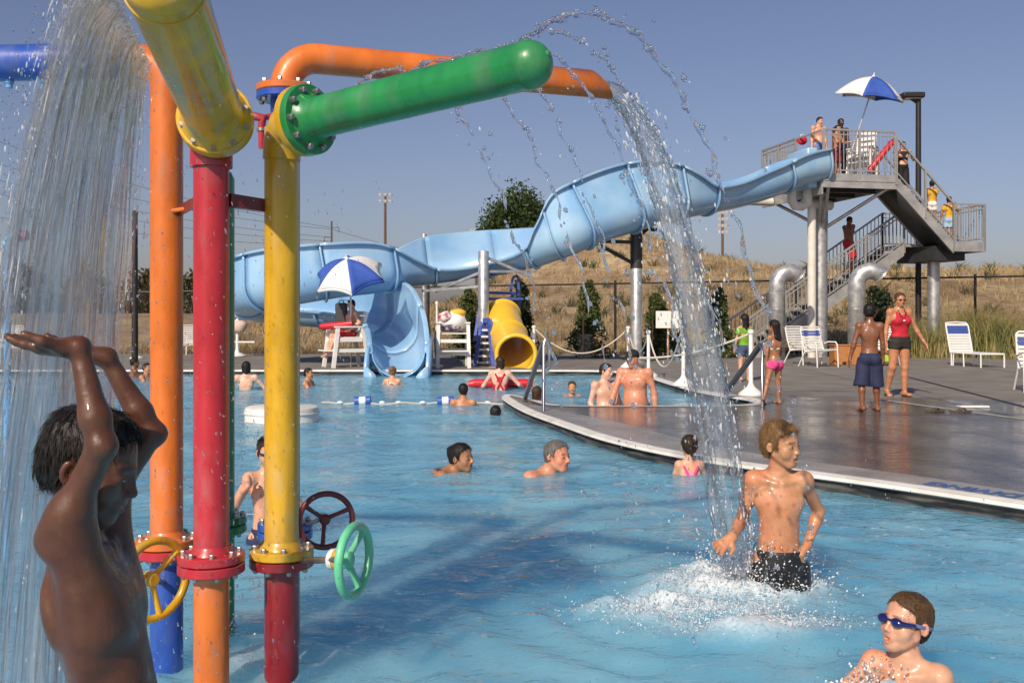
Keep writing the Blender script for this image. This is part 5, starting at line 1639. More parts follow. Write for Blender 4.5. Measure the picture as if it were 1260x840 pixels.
def strap_chair(label, g, rz, kind='chair', blue=True):
    """tubular white patio chair with vinyl straps; kind 'lounge' has a long seat"""
    t = thing('strap_chair' if kind == 'chair' else 'lounge_chair', label, 'chair', g, rz)
    w = .62
    fr_ = []
    if kind == 'chair':
        sh, sd, bh = .40, .58, .55
        for sx in (-1, 1):
            x = sx * w / 2
            MB().tube([(x, -.34, 0), (x, -.30, .56), (x, -.24, .62), (x, .05, .62), (x, .2, .58)], .017, 8).build('arm_frame', PLW, t)
            MB().tube([(x, .42, 0), (x * .95, .16, sh), (x * .92, .14, sh - .02)], .017, 8).build('back_leg', PLW, t)
            MB().tube([(x * .92, -.30, sh + .03), (x * .92, .18, sh - .04), (x * .92, .30, sh + .25), (x * .92, .38, sh + bh)], .017, 8).build('seat_frame', PLW, t)
        MB().tube([(-w * .46, .38, sh + bh), (-w * .40, .39, sh + bh + .04), (w * .40, .39, sh + bh + .04), (w * .46, .38, sh + bh)], .017, 8).build('top_tube', PLW, t)
        MB().tube([(-w * .46, -.30, sh + .03), (w * .46, -.30, sh + .03)], .017, 8).build('front_tube', PLW, t)
        for i in range(8):
            y = -.26 + i * .058
            MB().box((0, y, sh + .022 - i * .008), (w * .92, .046, .008)).build('seat_strap', PLW, t)
        for i in range(9):
            q = i / 8; y = .2 + q * .17; z = sh + .0 + q * (bh - .02)
            MB().box((0, y, z), (w * .92, .008, .048)).build('back_strap', STRB if blue and 6 <= i <= 7 else PLW, t)
    else:
        sh, bh = .33, .95
        for sx in (-1, 1):
            x = sx * w / 2
            MB().tube([(x, -.95, 0), (x, -.95, sh), (x, .35, sh), (x, .55, sh + bh * .72), (x * .9, .60, sh + bh * .8)], .02, 8).build('side_frame', PLW, t)
            MB().tube([(x, .3, 0), (x, .3, sh)], .02, 8).build('leg', PLW, t)
            MB().tube([(x * 1.12, -.3, 0), (x * 1.12, -.28, sh), (x * 1.1, .15, sh), (x * 1.12, .17, 0)], .018, 8).build('leg_hoop', PLW, t)
        MB().tube([(-w * .45, .60, sh + bh * .8), (0, .605, sh + bh * .82), (w * .45, .60, sh + bh * .8)], .02, 8).build('top_tube', PLW, t)
        MB().tube([(-w * .5, -.95, sh), (w * .5, -.95, sh)], .02, 8).build('front_tube', PLW, t)
        for i in range(18):
            MB().box((0, -.9 + i * .07, sh + .02), (w, .056, .008)).build('seat_strap', PLW, t)
        for i in range(11):
            q = i / 10
            MB().box((0, .36 + q * .2, sh + .05 + q * bh * .70), (w, .008, .058)).build('back_strap', STRB if 7 <= i <= 9 else PLW, t)
    return t
strap_chair('white strap chair with a blue headband beside the tower column', G(1008, 451), math.radians(20))
strap_chair('white strap chair half hidden behind the blue banded one', G(996, 449) + Vector((-.05, .35, 0)), math.radians(25), blue=False)
strap_chair('white strap chair with a bright bag hung on it, behind the lifeguard in red', G(1087, 450), math.radians(-35), blue=False)
strap_chair('white lounge chair with a blue head band standing alone in front of the grasses', G(1193, 450), math.radians(8), kind='lounge')
gx = G(1280, 482)
strap_chair('white strap chair cut off by the right edge of the picture, on the deck', gx, math.radians(-15))
g = G(1050, 449)
t = thing('brown_box', 'low orange brown wooden box beside the white strap chair', 'box', g)
BX = mat('orange board', (.42, .17, .05), rough=.7, var=.2, vscale=5)
MB().bb(-.55, .45, -.2, .25, 0, .5).build('body', BX, t, bevel=.02)
MB().bb(-.57, .47, -.22, .27, .5, .53).build('lid', BX, t, bevel=.01)
for (x, z) in ((-.1, .38), (-.3, .06), (.25, .06)):
    MB().sphere((x, -.205, z), (.06, .01, .045), 10, 6).build('hole', DARK, t)
t = thing('beach_bag', 'bright lime green bag beside the lifeguard in red', 'bag', G(1092, 450) + Vector((0, -.1, .0)))
mbg = MB().box((0, 0, .3), (.26, .16, .42)); mbg.build('body', mat('lime bag', (.36, .62, .05), rough=.7), t, bevel=.05)
MB().torus((0, 0, .52), (0, 1, 0), .08, .012, 16, 6).build('handle', mat('lime bag', (.36, .62, .05)), t)

# sandals left on the wet deck
def sandal(label, px, py, rz):
    g = G(px, py); t = thing('sandal', label, 'sandal', g + Vector((0, 0, .005)), rz)
    out = [(.5 * math.cos(a) * (.29), .5 * math.sin(a) * (.105 + .02 * math.cos(a))) for a in [i * math.pi / 10 for i in range(20)]]
    MB().prism(out, 0, .02).build('sole', mat('sandal sole', (.09, .055, .03), rough=.7), t, bevel=.004)
    for s in (-1, 1):
        MB().tube([(.075, 0, .02), (.03, s * .03, .055), (-.03, s * .052, .015)], .008, 6).build('strap', mat('sandal strap', (.05, .035, .03), rough=.6), t)
sandal('brown flip flop sandal lying on the wet deck, nearer the boy in navy shorts', 1150, 507, .2)
sandal('dark flip flop sandal lying beside the brown one on the wet deck', 1182, 507, -.1)
t = thing('deck_pad', 'thin white mat lying on the deck beyond the sandals', 'mat', G(1197, 501))
MB().box((0, 0, .012), (.4, .16, .02)).build('pad', PLW, t, bevel=.005)
MB().bar((-.19, -.06, .026), (.19, -.06, .026), .01, .006).build('seam', PLW, t)

# ------------------------------------------------------------------ handrails into the pool
SST = mat('stainless tube', (.50, .50, .50), rough=.25, metal=1.0, var=.1)
t = thing('pool_handrail', 'steel grab rail with a grey ramp rail at the tip of the deck tongue', 'handrail', G(672, 500))
o0 = t.location
MB().tube([P(669, 507, 13.1) - o0, P(669, 425, 13.6) - o0, P(671, 419, 13.6) - o0, P(675, 419, 14.2) - o0, P(676, 425, 14.2) - o0, P(676, 452, 14.2) - o0, P(672, 458, 13.9) - o0, P(669, 458, 13.6) - o0], .022, 10).build('post_loop', SST, t)
MB().bar(P(669, 420, 13.6) - o0, P(646, 490, 15.0) - o0, .055, .055).build('ramp_rail', mat('grey rail', (.13, .15, .18), rough=.4), t)
t = thing('pool_handrail', 'dark sloping stair rail with a steel post at the far end of the wet deck', 'handrail', G(938, 497))
o0 = t.location
MB().tube([P(938, 499, 14.0) - o0, P(938, 432, 14.1) - o0, P(936, 425, 14.2) - o0], .022, 10).build('steel_post', SST, t)
MB().bar(P(936, 424, 14.2) - o0, P(893, 483, 15.6) - o0, .06, .06).build('stair_rail', mat('dark rail', (.05, .06, .075), rough=.4), t)

# ------------------------------------------------------------------ lane floats and round platform in the water
FB = mat('float blue', (.03, .10, .45), rough=.35); FW = mat('float white', (.75, .75, .74), rough=.35)
y0 = 15.5
t = thing('lane_rope', 'white float rope strung across the pool with two blue and white buoys', 'float rope', ((500 - 630) / FPX * y0, y0, .02))
pts = [((x - 500) / FPX * y0, .05 * math.sin(x * .05), .012 * math.sin(x * .13)) for x in range(395, 640, 7)]
MB().tube(pts, .012, 6).build('rope', ROPE, t)
for px in (446, 548):
    x = (px - 500) / FPX * y0
    b = MB().lathe((x - .13, .0, .03), (1, 0, .06), [(0, .03), (.01, .07), (.08, .07), (.082, .06)], 18).build('buoy_end', FB, t)
    MB().lathe((x - .048, .0, .034), (1, 0, .06), [(0, .068), (.1, .068)], 18).build('buoy_middle', FW, t)
    MB().lathe((x + .052, .0, .04), (1, 0, .06), [(0, .06), (.002, .07), (.075, .07), (.085, .03)], 18).build('buoy_end', FB, t)
for px in (418, 470, 490, 520, 575, 600):
    x = (px - 500) / FPX * y0
    MB().sphere((x, .02, .01), (.05, .025, .025), 10, 6).build('small_float', FW, t)
c = G(337, 521, 0); c.y += .45
t = thing('round_platform', 'white round concrete platform standing in the water behind the yellow post', 'platform', (c.x, c.y, 0))
MB().lathe((0, 0, -1.0), (0, 0, 1), [(0, .48), (1.14, .48), (1.17, .47), (1.185, .44)], 40).build('drum', NOSE, t)
MB().torus((0, 0, .1), (0, 0, 1), .482, .012, 40, 6).build('trim', NOSE, t)

# white chairs, racks and low fountain stands far left on the deck
for (px, py, lab) in [(292, 438, 'white pedestal stand seen between the red and yellow pipes'), ]:
    g = G(px, py); t = thing('pedestal_stand', lab, 'stand', g)
    MB().lathe((0, 0, 0), (0, 0, 1), [(0, .28), (.03, .28), (.12, .08), (.25, .05), (1.1, .045), (1.12, .07), (1.2, .02)], 18).build('pedestal', PLW, t)
    MB().bar((-.5, 0, .45), (.55, 0, .45), .05, .05).build('crossbar', PLW, t)
    lump('draped_towel', (0, 0, .95), (.33, .2, .2), mat('towel blush', (.6, .47, .42), rough=.95, bump=.5), t, 12)
g = G(168, 441)
t = thing('pedestal_stand', 'slim white post beside the dark pole behind the water curtain', 'stand', g)
MB().lathe((0, 0, 0), (0, 0, 1), [(0, .2), (.03, .2), (.1, .05), (.2, .03), (1.3, .028), (1.34, .02)], 14).build('pedestal', PLW, t)
MB().lathe((0, 0, 1.3), (0, 0, 1), [(0, .05), (.05, .05), (.08, .01)], 12).build('cap', PLW, t)
strap_chair('white strap chair behind the gap between the orange and red pipes', G(232, 440), math.radians(30), blue=False)
strap_chair('white strap chair behind the left part of the water curtain', G(14, 445), math.radians(20), blue=False)
strap_chair('white strap chair seen right of the orange pipe, farther back', G(246, 436), math.radians(-10), blue=False)

# umbrella and chair up on the tower
M_ = Matrix.Rotation(TA, 4, 'Z'); TL = Vector((9.22, 29.5, 0))
def TW(x, y, z): return TL + M_ @ Vector((x, y, z))
q = TW(1.75, .75, ZP)
guard_chair('white lifeguard chair on the slide tower platform behind the railing', q, math.radians(-50) + TA, .62, w=.66, dep=.55, legs_out=.05, back=.85)
q2 = TW(1.32, 1.2, ZP)
umbrella('blue and white umbrella standing on the slide tower platform', q2, P(1075, 94, 30.9), 1.08, (.3, -.5, 0), math.radians(14), False, drop=.62, n=6, seed=.55)
rt = thing('rescue_tube', 'long red rescue tube leaning on the tower railing', 'rescue tube', TW(1.7, .1, ZP))
o0 = rt.location
a = P(1068, 212, 30.0) - o0; b = P(1100, 172, 30.1) - o0
MB().tube([a, a.lerp(b, .1), a.lerp(b, .9), b], [.05, .09, .09, .05], 14).build('foam', REDV, rt)
MB().tube([b, b + Vector((.05, 0, .1)), b + Vector((.02, 0, -.3))], .012, 6).build('strap', PLW, rt)
rb_ = thing('red_float', 'small red float hung on the tower rail above the slide mouth', 'float', P(987, 173, 30.9))
MB().sphere((0, 0, 0), (.16, .1, .14), 14, 10).build('body', REDV, rb_)
MB().torus((0, 0, .14), (0, 1, 0), .05, .01, 14, 6).build('loop', PLW, rb_)
# ------------------------------------------------------------------ people: smooth distance fields turned into one surface
f32 = np.float32
def smin(a, b, k):
    h = np.maximum(k - np.abs(a - b), 0) / k
    return np.minimum(a, b) - h * h * k * .25
def smax(a, b, k): return -smin(-a, -b, k)
def V3(*a): return np.array(a, f32)
def d_cone(p, a, b, ra, rb):
    ba = b - a; t = np.clip(((p - a) @ ba) / max(float(ba @ ba), 1e-9), 0, 1)
    return np.linalg.norm(p - a - t[:, None] * ba, axis=1) - (ra + (rb - ra) * t)
def d_flat(p, a, b, ra, rb):
    """cone with flat ends"""
    ba = b - a; L_ = math.sqrt(float(ba @ ba)); u = ba / L_
    h = (p - a) @ u; t = np.clip(h / L_, 0, 1)
    r = np.linalg.norm(p - a - h[:, None] * u, axis=1) - (ra + (rb - ra) * t)
    return smax(r, np.abs(h - L_ / 2) - L_ / 2, .012)
def d_ell(p, c, r):
    q = p - c
    k0 = np.linalg.norm(q / r, axis=1); k1 = np.linalg.norm(q / (r * r), axis=1) + 1e-9
    return k0 * (k0 - 1) / k1
def d_loft(p, rows, infl=0.0, pw_=2.25):
    z = p[:, 2]; R_ = np.array(rows, f32)
    zz = np.clip(z, R_[0, 0], R_[-1, 0])
    rx = np.interp(zz, R_[:, 0], R_[:, 1]) + infl; ry = np.interp(zz, R_[:, 0], R_[:, 2]) + infl; cy = np.interp(zz, R_[:, 0], R_[:, 3])
    q = (np.abs(p[:, 0] / rx) ** pw_ + np.abs((p[:, 1] - cy) / ry) ** pw_) ** (1 / pw_)
    d = (q - 1) * np.minimum(rx, ry)
    dz = np.maximum(np.maximum(R_[0, 0] - z, z - R_[-1, 0]), 0)
    return np.where(dz > 0, np.hypot(np.maximum(d, 0), dz), d).astype(f32)

def polygonise(fn, lo, hi, h):
    lo = np.array(lo, f32); hi = np.array(hi, f32)
    n = np.ceil((hi - lo) / (4 * h)).astype(int) + 1
    cx, cy, cz = [lo[i] + np.arange(n[i]) * 4 * h for i in range(3)]
    C = np.stack(np.meshgrid(cx, cy, cz, indexing='ij'), -1).reshape(-1, 3).astype(f32)
    fc = fn(C).reshape(n)
    F = np.repeat(np.repeat(np.repeat(fc, 4, 0), 4, 1), 4, 2).astype(f32)
    act = np.abs(fc) < 7.5 * h
    A = np.repeat(np.repeat(np.repeat(act, 4, 0), 4, 1), 4, 2)
    ii = np.argwhere(A)
    pts = (lo + (ii - 1.5) * h).astype(f32)
    vals = np.empty(len(pts), f32)
    for s in range(0, len(pts), 400000):
        vals[s:s + 400000] = fn(pts[s:s + 400000])
    F[A] = vals
    F[0] = F[-1] = 1; F[:, 0] = F[:, -1] = 1; F[:, :, 0] = F[:, :, -1] = 1
    S = F < 0
    cs = np.zeros(np.array(F.shape) - 1, np.int8)
    for dx in (0, 1):
        for dy in (0, 1):
            for dz in (0, 1):
                cs += S[dx:F.shape[0] - 1 + dx, dy:F.shape[1] - 1 + dy, dz:F.shape[2] - 1 + dz]
    cells = np.argwhere((cs > 0) & (cs < 8))
    if len(cells) == 0: return None
    idx = np.full(cs.shape, -1, np.int32); idx[tuple(cells.T)] = np.arange(len(cells))
    acc = np.zeros((len(cells), 3), f32); cnt = np.zeros(len(cells), f32)
    cor = [(i, j, k) for i in (0, 1) for j in (0, 1) for k in (0, 1)]
    for a in cor:
        for ax in range(3):
            if a[ax]: continue
            b = list(a); b[ax] = 1
            fa_ = F[cells[:, 0] + a[0], cells[:, 1] + a[1], cells[:, 2] + a[2]]
            fb = F[cells[:, 0] + b[0], cells[:, 1] + b[1], cells[:, 2] + b[2]]
            cr = (fa_ < 0) != (fb < 0)
            t = np.where(cr, fa_ / np.where(cr, fa_ - fb, 1), 0)
            pt = np.tile(np.array(a, f32), (len(cells), 1)); pt[:, ax] += t
            acc += pt * cr[:, None]; cnt += cr
    V = lo + (cells + acc / cnt[:, None] - 1.5) * h
    Q = []
    for ax in range(3):
        o1, o2 = [(1, 2), (2, 0), (0, 1)][ax]
        s0 = [slice(None)] * 3; s1 = [slice(None)] * 3; s0[ax] = slice(0, -1); s1[ax] = slice(1, None)
        ch = S[tuple(s0)] != S[tuple(s1)]
        e = np.argwhere(ch)
        ok = (e[:, o1] > 0) & (e[:, o2] > 0) & (e[:, o1] < cs.shape[o1]) & (e[:, o2] < cs.shape[o2]) & (e[:, ax] < cs.shape[ax])
        e = e[ok]
        def cell(d1, d2):
            q = e.copy(); q[:, o1] -= d1; q[:, o2] -= d2; return idx[tuple(q.T)]
        quad = np.stack([cell(0, 0), cell(1, 0), cell(1, 1), cell(0, 1)], 1)
        ins = S[tuple(e.T)]
        quad[~ins] = quad[~ins][:, ::-1]
        Q.append(quad)
    Q = np.concatenate(Q); Q = Q[(Q >= 0).all(1)]
    return V, Q

def rotm(ax, deg):
    a = math.radians(deg); c, s = math.cos(a), math.sin(a)
    return np.array({'x': [[1, 0, 0], [0, c, -s], [0, s, c]], 'y': [[c, 0, s], [0, 1, 0], [-s, 0, c]], 'z': [[c, -s, 0], [s, c, 0], [0, 0, 1]]}[ax], f32)
def unit(v): v = np.array(v, f32); return v / np.linalg.norm(v)

def skin_mat(name, c, wet=.10):
    r = (min(c[0] * 1.12, 1), c[1] * .86, c[2] * .82)
    return mat('skin ' + name, c, rough=.46, var=.16, vscale=22, sub=.12, coat=wet, bump=.10, bscale=55, attr='tint', rvar=.16, color2=r, c2scale=7, c2lo=.4, c2hi=.7)
SK = {'fair': skin_mat('fair', (.60, .34, .22)), 'pale': skin_mat('pale', (.66, .43, .32)), 'tan': skin_mat('tan', (.47, .23, .12)), 'red': skin_mat('ruddy', (.56, .26, .16)),
      'olive': skin_mat('olive', (.34, .165, .085)), 'brown': skin_mat('brown', (.20, .085, .042)), 'dark': skin_mat('dark', (.095, .036, .016), .3), 'wetfair': skin_mat('wet fair', (.56, .31, .20), .3), 'wettan': skin_mat('wet tan', (.47, .24, .125), .3), 'deep': skin_mat('deep', (.05, .024, .015))}
HM = {}
def hair_mat(name, c):
    return mat('hair ' + name, c, rough=.48, var=.4, vscale=40, spec=.3, bump=.5, bscale=70, stretch=(1, 1, .3))
HR = {'black': hair_mat('black', (.012, .010, .009)), 'brown': hair_mat('brown', (.055, .03, .016)), 'blond': hair_mat('light brown', (.20, .115, .05)), 'grey': hair_mat('grey', (.13, .125, .12)), 'dkbrown': hair_mat('dark brown', (.03, .017, .01)), 'sand': hair_mat('sandy', (.085, .048, .024))}
def cloth_mat(name, c, **k): return mat('cloth ' + name, c, rough=.8, var=.2, vscale=14, bump=.25, bscale=90, **k)
EYEW = mat('eye white', (.46, .42, .39), rough=.35, coat=.2); EYED = mat('eye dark', (.02, .014, .01), rough=.15, coat=1)

def person(label, H, c, at, rz=0, skin='tan', hair='black', style='short', clothes=(), lean=0, side=0, twist=0, head=(0, 0, 0), arms=None, legs=None, hands=None,
           res=.012, fat=1.0, female=False, zcut=None, head_at=None, face=True, mouth=0.0, strands=0, beads=0, thin=1.0, name='person', shrug=(0, 0), hipshift=(0, 0), group=None, extra=None):
    """H height, c 0 adult .. 1 child.  Directions in arms / legs / hands are in world axes.  Faces -y before rz (degrees)."""
    lp = lambda a, b: a + (b - a) * c
    hh = H * lp(.134, .163); zh = H * lp(.525, .485); zs = H * lp(.812, .782); zn = H * lp(.842, .815)
    sw = H * lp(.112, .090) * (.85 if female else 1); hwid = H * .050
    ua, fa = H * lp(.172, .158), H * lp(.150, .142); hl = H * lp(.105, .102)
    zk = H * lp(.285, .262); an = H * .042
    thl, shl = zh - zk, zk - an
    Rz = rotm('z', rz)
    loc = lambda v: unit(Rz.T @ np.array(v, f32))
    Rt = rotm('x', lean) @ rotm('y', side) @ rotm('z', twist)
    pel = V3(hipshift[0], hipshift[1], zh)
    T = lambda v: Rt @ np.array(v, f32) + pel
    slim = lp(1, .87) * thin; q = (zs - zh) / (.29 * H)
    w0 = fat
    rows = [(-.05 * q, .055 * slim, .052, .0), (0, (.098 if female else .092) * slim * (w0 * .4 + .6), .068, .006), (.04 * q, (.092 if female else .087) * slim * w0, .064 * w0, .002), (.09 * q, (.070 if female else lp(.077, .083)) * slim * w0, .056 * w0 * 1.02, -.003 - .012 * (w0 - 1)),
            (.15 * q, .083 * slim * (w0 * .6 + .4), .060 * (w0 * .6 + .4), -.001), (.21 * q, lp(.094, .090) * slim, lp(.066, .062), .0), (.255 * q, lp(.094, .086) * slim, lp(.058, .054), .004), (.285 * q, .076 * slim, .044, .008), (.315 * q, .040 * slim, .034, .009), (.34 * q, .026, .026, .008)]
    rows = [tuple(np.array(r) * H) for r in rows]
    # head frame
    Rh = Rt @ rotm('z', head[0]) @ rotm('x', head[1]) @ rotm('y', head[2]) if len(head) == 3 else Rt
    if lean or side: Rh = (rotm('z', head[0]) @ rotm('x', head[1]) @ rotm('y', head[2]))
    nb = T((0, .008 * H, zn - zh)); hc = nb + (Rh * .6 + Rt * .4) @ V3(0, -.012 * H, (H - hh / 2) - zn)
    base = np.array(at, f32)
    if head_at is not None:
        base = np.array(head_at, f32) - Rz @ hc
    prims = []
    add = lambda f, k: prims.append((f, k))
    tor = lambda p: (p - pel) @ Rt
    hd = lambda p: ((p - hc) @ Rh) / hh
    add(lambda p: d_loft(tor(p), rows), .001)
    for s in (-1, 1):
        if not female: add(lambda p, s=s: d_ell(tor(p), V3(s * .043 * H * slim, (-.036 + .012 * c) * H, .222 * q * H), V3(.046, .022, .036) * H), .035 * H)
        else: add(lambda p, s=s: d_ell(tor(p), V3(s * .044 * H, -.052 * H, .205 * q * H), V3(.040, .036, .038) * H * (1 - .6 * c)), .02 * H)
        add(lambda p, s=s: d_ell(tor(p), V3(s * .046 * H * slim, .044 * H, .215 * q * H), V3(.032, .014, .042) * H), .03 * H)
        add(lambda p, s=s: d_ell(tor(p), V3(s * .042 * H, .045 * H, -.012 * H), V3(.046, .042, .05) * H), .02 * H)
    if fat > 1.05: add(lambda p: d_ell(tor(p), V3(0, -.045 * H, .06 * q * H), V3(.075, .05, .075) * H * fat * .95), .03 * H)
    add(lambda p: d_cone(p, nb - (Rt @ V3(0, 0, .02 * H)), hc + Rh @ V3(0, .10 * hh, -.20 * hh), H * lp(.036, .030), H * lp(.034, .029)), .02 * H)
    sho, elb, wri = [], [], []
    arms = arms or [((-.12, 0, -1), (-.05, -.12, -1)), ((.12, 0, -1), (.05, -.12, -1))]
    if rz and arms is None: pass
    if arms == 'rest': arms = [None, None]
    for i, s in enumerate((-1, 1)):
        sj = T((s * sw * (1 - 1.6 * shrug[i] / .035 * .08), .006 * H, zs - zh + shrug[i] * H))
        if arms[i] is None: u, v = unit((s * .14, .03, -1)), unit((s * .05, -.18, -1))
        else: u, v = loc(arms[i][0]), loc(arms[i][1])
        e = sj + u * ua; w = e + v * fa
        sho.append(sj); elb.append(e); wri.append(w)
        ar = lp(1, .88) * (thin if not female else thin * .86)
        add(lambda p, sj=sj, ar=ar, dl=(.78 if u[2] > .3 else 1): d_ell(p, sj, V3(.036, .036, .038) * H * ar * dl), .028 * H)
        add(lambda p, sj=sj: d_cone(p, nb + Rt @ V3(0, .005 * H, -.012 * H), sj + Rt @ V3(0, 0, .006 * H), .024 * H, .026 * H), .025 * H)
        add(lambda p, sj=sj, e=e: d_cone(p, sj, e, .031 * H * ar, .0245 * H * ar), .02 * H)
        ol = e + unit(u - v + V3(1e-4, 0, 0)) * .010 * H * min(1, np.linalg.norm(u - v))
        add(lambda p, ol=ol: d_ell(p, ol, V3(.0175, .0175, .0175) * H * ar), .012 * H)
        m_ = e + (w - e) * .28
        add(lambda p, e=e, m_=m_: d_cone(p, e, m_, .024 * H * ar, .026 * H * ar), .012 * H)
        add(lambda p, m_=m_, w=w: d_cone(p, m_, w, .026 * H * ar, .0165 * H * ar), .012 * H)
        if u[2] > .3:      # raised arm: the folds that run from the chest and back into the upper arm
            add(lambda p, sj=sj, u=u, s=s: d_cone(p, sj + u * ua * .30, T((s * .068 * H * slim, -.022 * H, .19 * q * H)), .021 * H, .03 * H), .035 * H)
            add(lambda p, sj=sj, u=u, s=s: d_cone(p, sj + u * ua * .25, T((s * .070 * H * slim, .006 * H, .15 * q * H)), .021 * H, .022 * H), .03 * H)
        # hand: palm, four fingers, thumb
        hdn = (hands or [None, None])[i] or {}
        d_ = loc(hdn['dir']) if 'dir' in hdn else v
        n_ = loc(hdn['palm']) if 'palm' in hdn else unit(np.cross(d_, V3(0, 1, 0)) * (1 if s < 0 else -1) + V3(1e-4, 0, 0)) if abs(d_[1]) < .95 else V3(0, 0, -1)
        n_ = unit(n_ - d_ * float(n_ @ d_))
        l_ = np.cross(d_, n_) * (1 if hdn.get('flip') else -1) * (1 if s < 0 else -1)      # towards the thumb
        curl = hdn.get('curl', .35); spr = hdn.get('spread', .12)
        rmin = .62 * res
        for fi, (off_, ln) in enumerate(((.135, .40), (.045, .45), (-.045, .42), (-.13, .33))):
            kn = w + d_ * (.50 * hl - abs(off_) * .25 * hl) + l_ * (off_ * hl)
            ws = w + l_ * (off_ * .55 * hl)
            add(lambda p, ws=ws, kn=kn: d_cone(p, ws, kn, max(.105 * hl, rmin), max(.088 * hl, rmin)), .012 * H)
            cur, ang = kn, curl * .5
            for ph, (fr2, rr2) in enumerate(((.46, .072), (.30, .064), (.24, .056))):
                ang += curl * (.6 if ph else .25)
                dr = d_ * math.cos(ang) + n_ * math.sin(ang) + l_ * (off_ * spr * 8)
                nx = cur + unit(dr) * (ln * fr2 * hl * 1.05)
                add(lambda p, a=cur, b=nx, r=max(rr2 * hl, rmin): d_cone(p, a, b, r, r * .93), .004 * H)
                cur = nx
        tb = w + l_ * (.15 * hl) + d_ * (.16 * hl); t1 = tb + unit(d_ * .62 + l_ * .7 + n_ * .3) * .30 * hl; t2 = t1 + unit(d_ * .85 + l_ * .25 + n_ * .35) * .24 * hl
        add(lambda p, w=w, tb=tb: d_cone(p, w, tb, max(.1 * hl, rmin), max(.095 * hl, rmin)), .008 * H)
        add(lambda p, a=tb, b=t1: d_cone(p, a, b, max(.092 * hl, rmin), max(.078 * hl, rmin)), .006 * H)
        add(lambda p, a=t1, b=t2: d_cone(p, a, b, max(.076 * hl, rmin), max(.06 * hl, rmin)), .004 * H)
    hipj, kne, ank = [], [], []
    legs = legs or [None, None]
    for i, s in enumerate((-1, 1)):
        hj = T((s * hwid, .004 * H, -.012 * H))
        if legs[i] is None: u, v = unit((s * .035, 0, -1)), unit((0, .03, -1))
        else: u, v = loc(legs[i][0]), loc(legs[i][1])
        k_ = hj + u * thl; a_ = k_ + v * shl
        hipj.append(hj); kne.append(k_); ank.append(a_)
        lg = lp(1, .88) * thin * (1 + .35 * (fat - 1))
        if zcut is not None and hj[2] + base[2] < zcut - .1: continue
        add(lambda p, hj=hj, k_=k_: d_cone(p, hj, k_, .056 * H * lg, .035 * H * lg), .022 * H)
        mid_ = k_ + (a_ - k_) * .3; bk = unit(np.cross(np.cross(v, V3(0, 1, 0)), v) + V3(0, 1e-4, 0))
        add(lambda p, k_=k_, m2=mid_, bk=bk: d_cone(p, k_, m2 + bk * .006 * H, .033 * H * lg, .034 * H * lg), .015 * H)
        add(lambda p, m2=mid_, a_=a_, bk=bk: d_cone(p, m2 + bk * .006 * H, a_, .034 * H * lg, .0205 * H * lg), .015 * H)
        fd = (legs[i][2] if legs[i] is not None and len(legs[i]) > 2 else None)
        fdv = loc(fd) if fd is not None else unit(V3(s * .18, -1, -.16))
        hl_ = a_ - fdv * .035 * H + V3(0, 0, -.014 * H); to = a_ + fdv * .10 * H + V3(0, 0, -.012 * H)
        add(lambda p, a_=a_, h2=hl_: d_cone(p, a_, h2, .021 * H, .022 * H), .01 * H)
        add(lambda p, h2=hl_, to=to: d_cone(p, h2, to, .022 * H, .016 * H), .015 * H)
        sd = np.cross(fdv, V3(0, 0, 1))
        add(lambda p, to=to, sd=sd: d_cone(p, to - sd * .018 * H, to + sd * .018 * H, .014 * H, .011 * H), .01 * H)
    fin = res < .013
    def head_field(p):
        cc_ = min(max(c, 0), 1)
        u = hd(p); ua_ = u.copy(); ua_[:, 0] = np.abs(ua_[:, 0])          # symmetric
        d = d_ell(u, V3(0, .055, .135), V3(.335, .405, .365))
        d = smin(d, d_ell(u, V3(0, -.11, -.13), V3(.265, .265, .335)), .12)
        d = smin(d, d_cone(ua_, V3(.215, .02, -.20), V3(.06, -.24, -.40), .075, .085), .09)
        d = smin(d, d_ell(u, V3(0, -.275, -.40), V3(.10, .085, .085)), .10)
        d = smin(d, d_ell(ua_, V3(.155, -.225, -.14), V3(.115 + .02 * cc_, .10 + .01 * cc_, .115 + .02 * cc_)), .09)
        if fin:
            d = smin(d, d_cone(ua_, V3(.0, -.355, .075), V3(.19, -.29, .07), .035, .03), .06)
            d = -smin(-d, d_ell(ua_, V3(.145, -.405, .0), V3(.09, .075, .058)), .05)
            d = smin(d, d_ell(ua_, V3(.143, -.305, -.002), V3(.078, .062, .055)), .015)
        d = smin(d, d_cone(u, V3(0, -.36, .03), V3(0, -.462 + .034 * cc_, -.125), .032, .05 - .004 * cc_), .035 + .01 * cc_)
        d = smin(d, d_ell(ua_, V3(.045 - .004 * cc_, -.405 + .02 * cc_, -.145), V3(.042, .05, .036)), .025)
        if fin:
            d = smin(d, d_ell(u, V3(0, -.345, -.255), V3(.12, .06, .10)), .05)
            d = smin(d, d_cone(ua_, V3(.0, -.402, -.243), V3(.085, -.36, -.262), .020, .011), .012)
            d = smin(d, d_cone(ua_, V3(.0, -.395, -.305 - mouth * .05), V3(.075, -.355, -.285 - mouth * .03), .024, .012), .012)
            d = -smin(-d, d_ell(u, V3(0, -.41, -.272 - mouth * .02), V3(.085 - mouth * .025, .055 + mouth * .02, .007 + mouth * .028)), .012)
        # ears
        e = ua_ - V3(.338, .045, -.035); e2 = np.stack([e[:, 0] * .94 - e[:, 1] * .34, e[:, 0] * .34 + e[:, 1] * .94, e[:, 2]], 1)
        er = d_ell(e2, V3(0.02, 0.02, 0), V3(.028, .078, .115))
        er = -smin(-er, d_ell(e2, V3(.048, .0, .0), V3(.030, .048, .078)), .012)
        d = smin(d, er, .02)
        return d * hh * .92
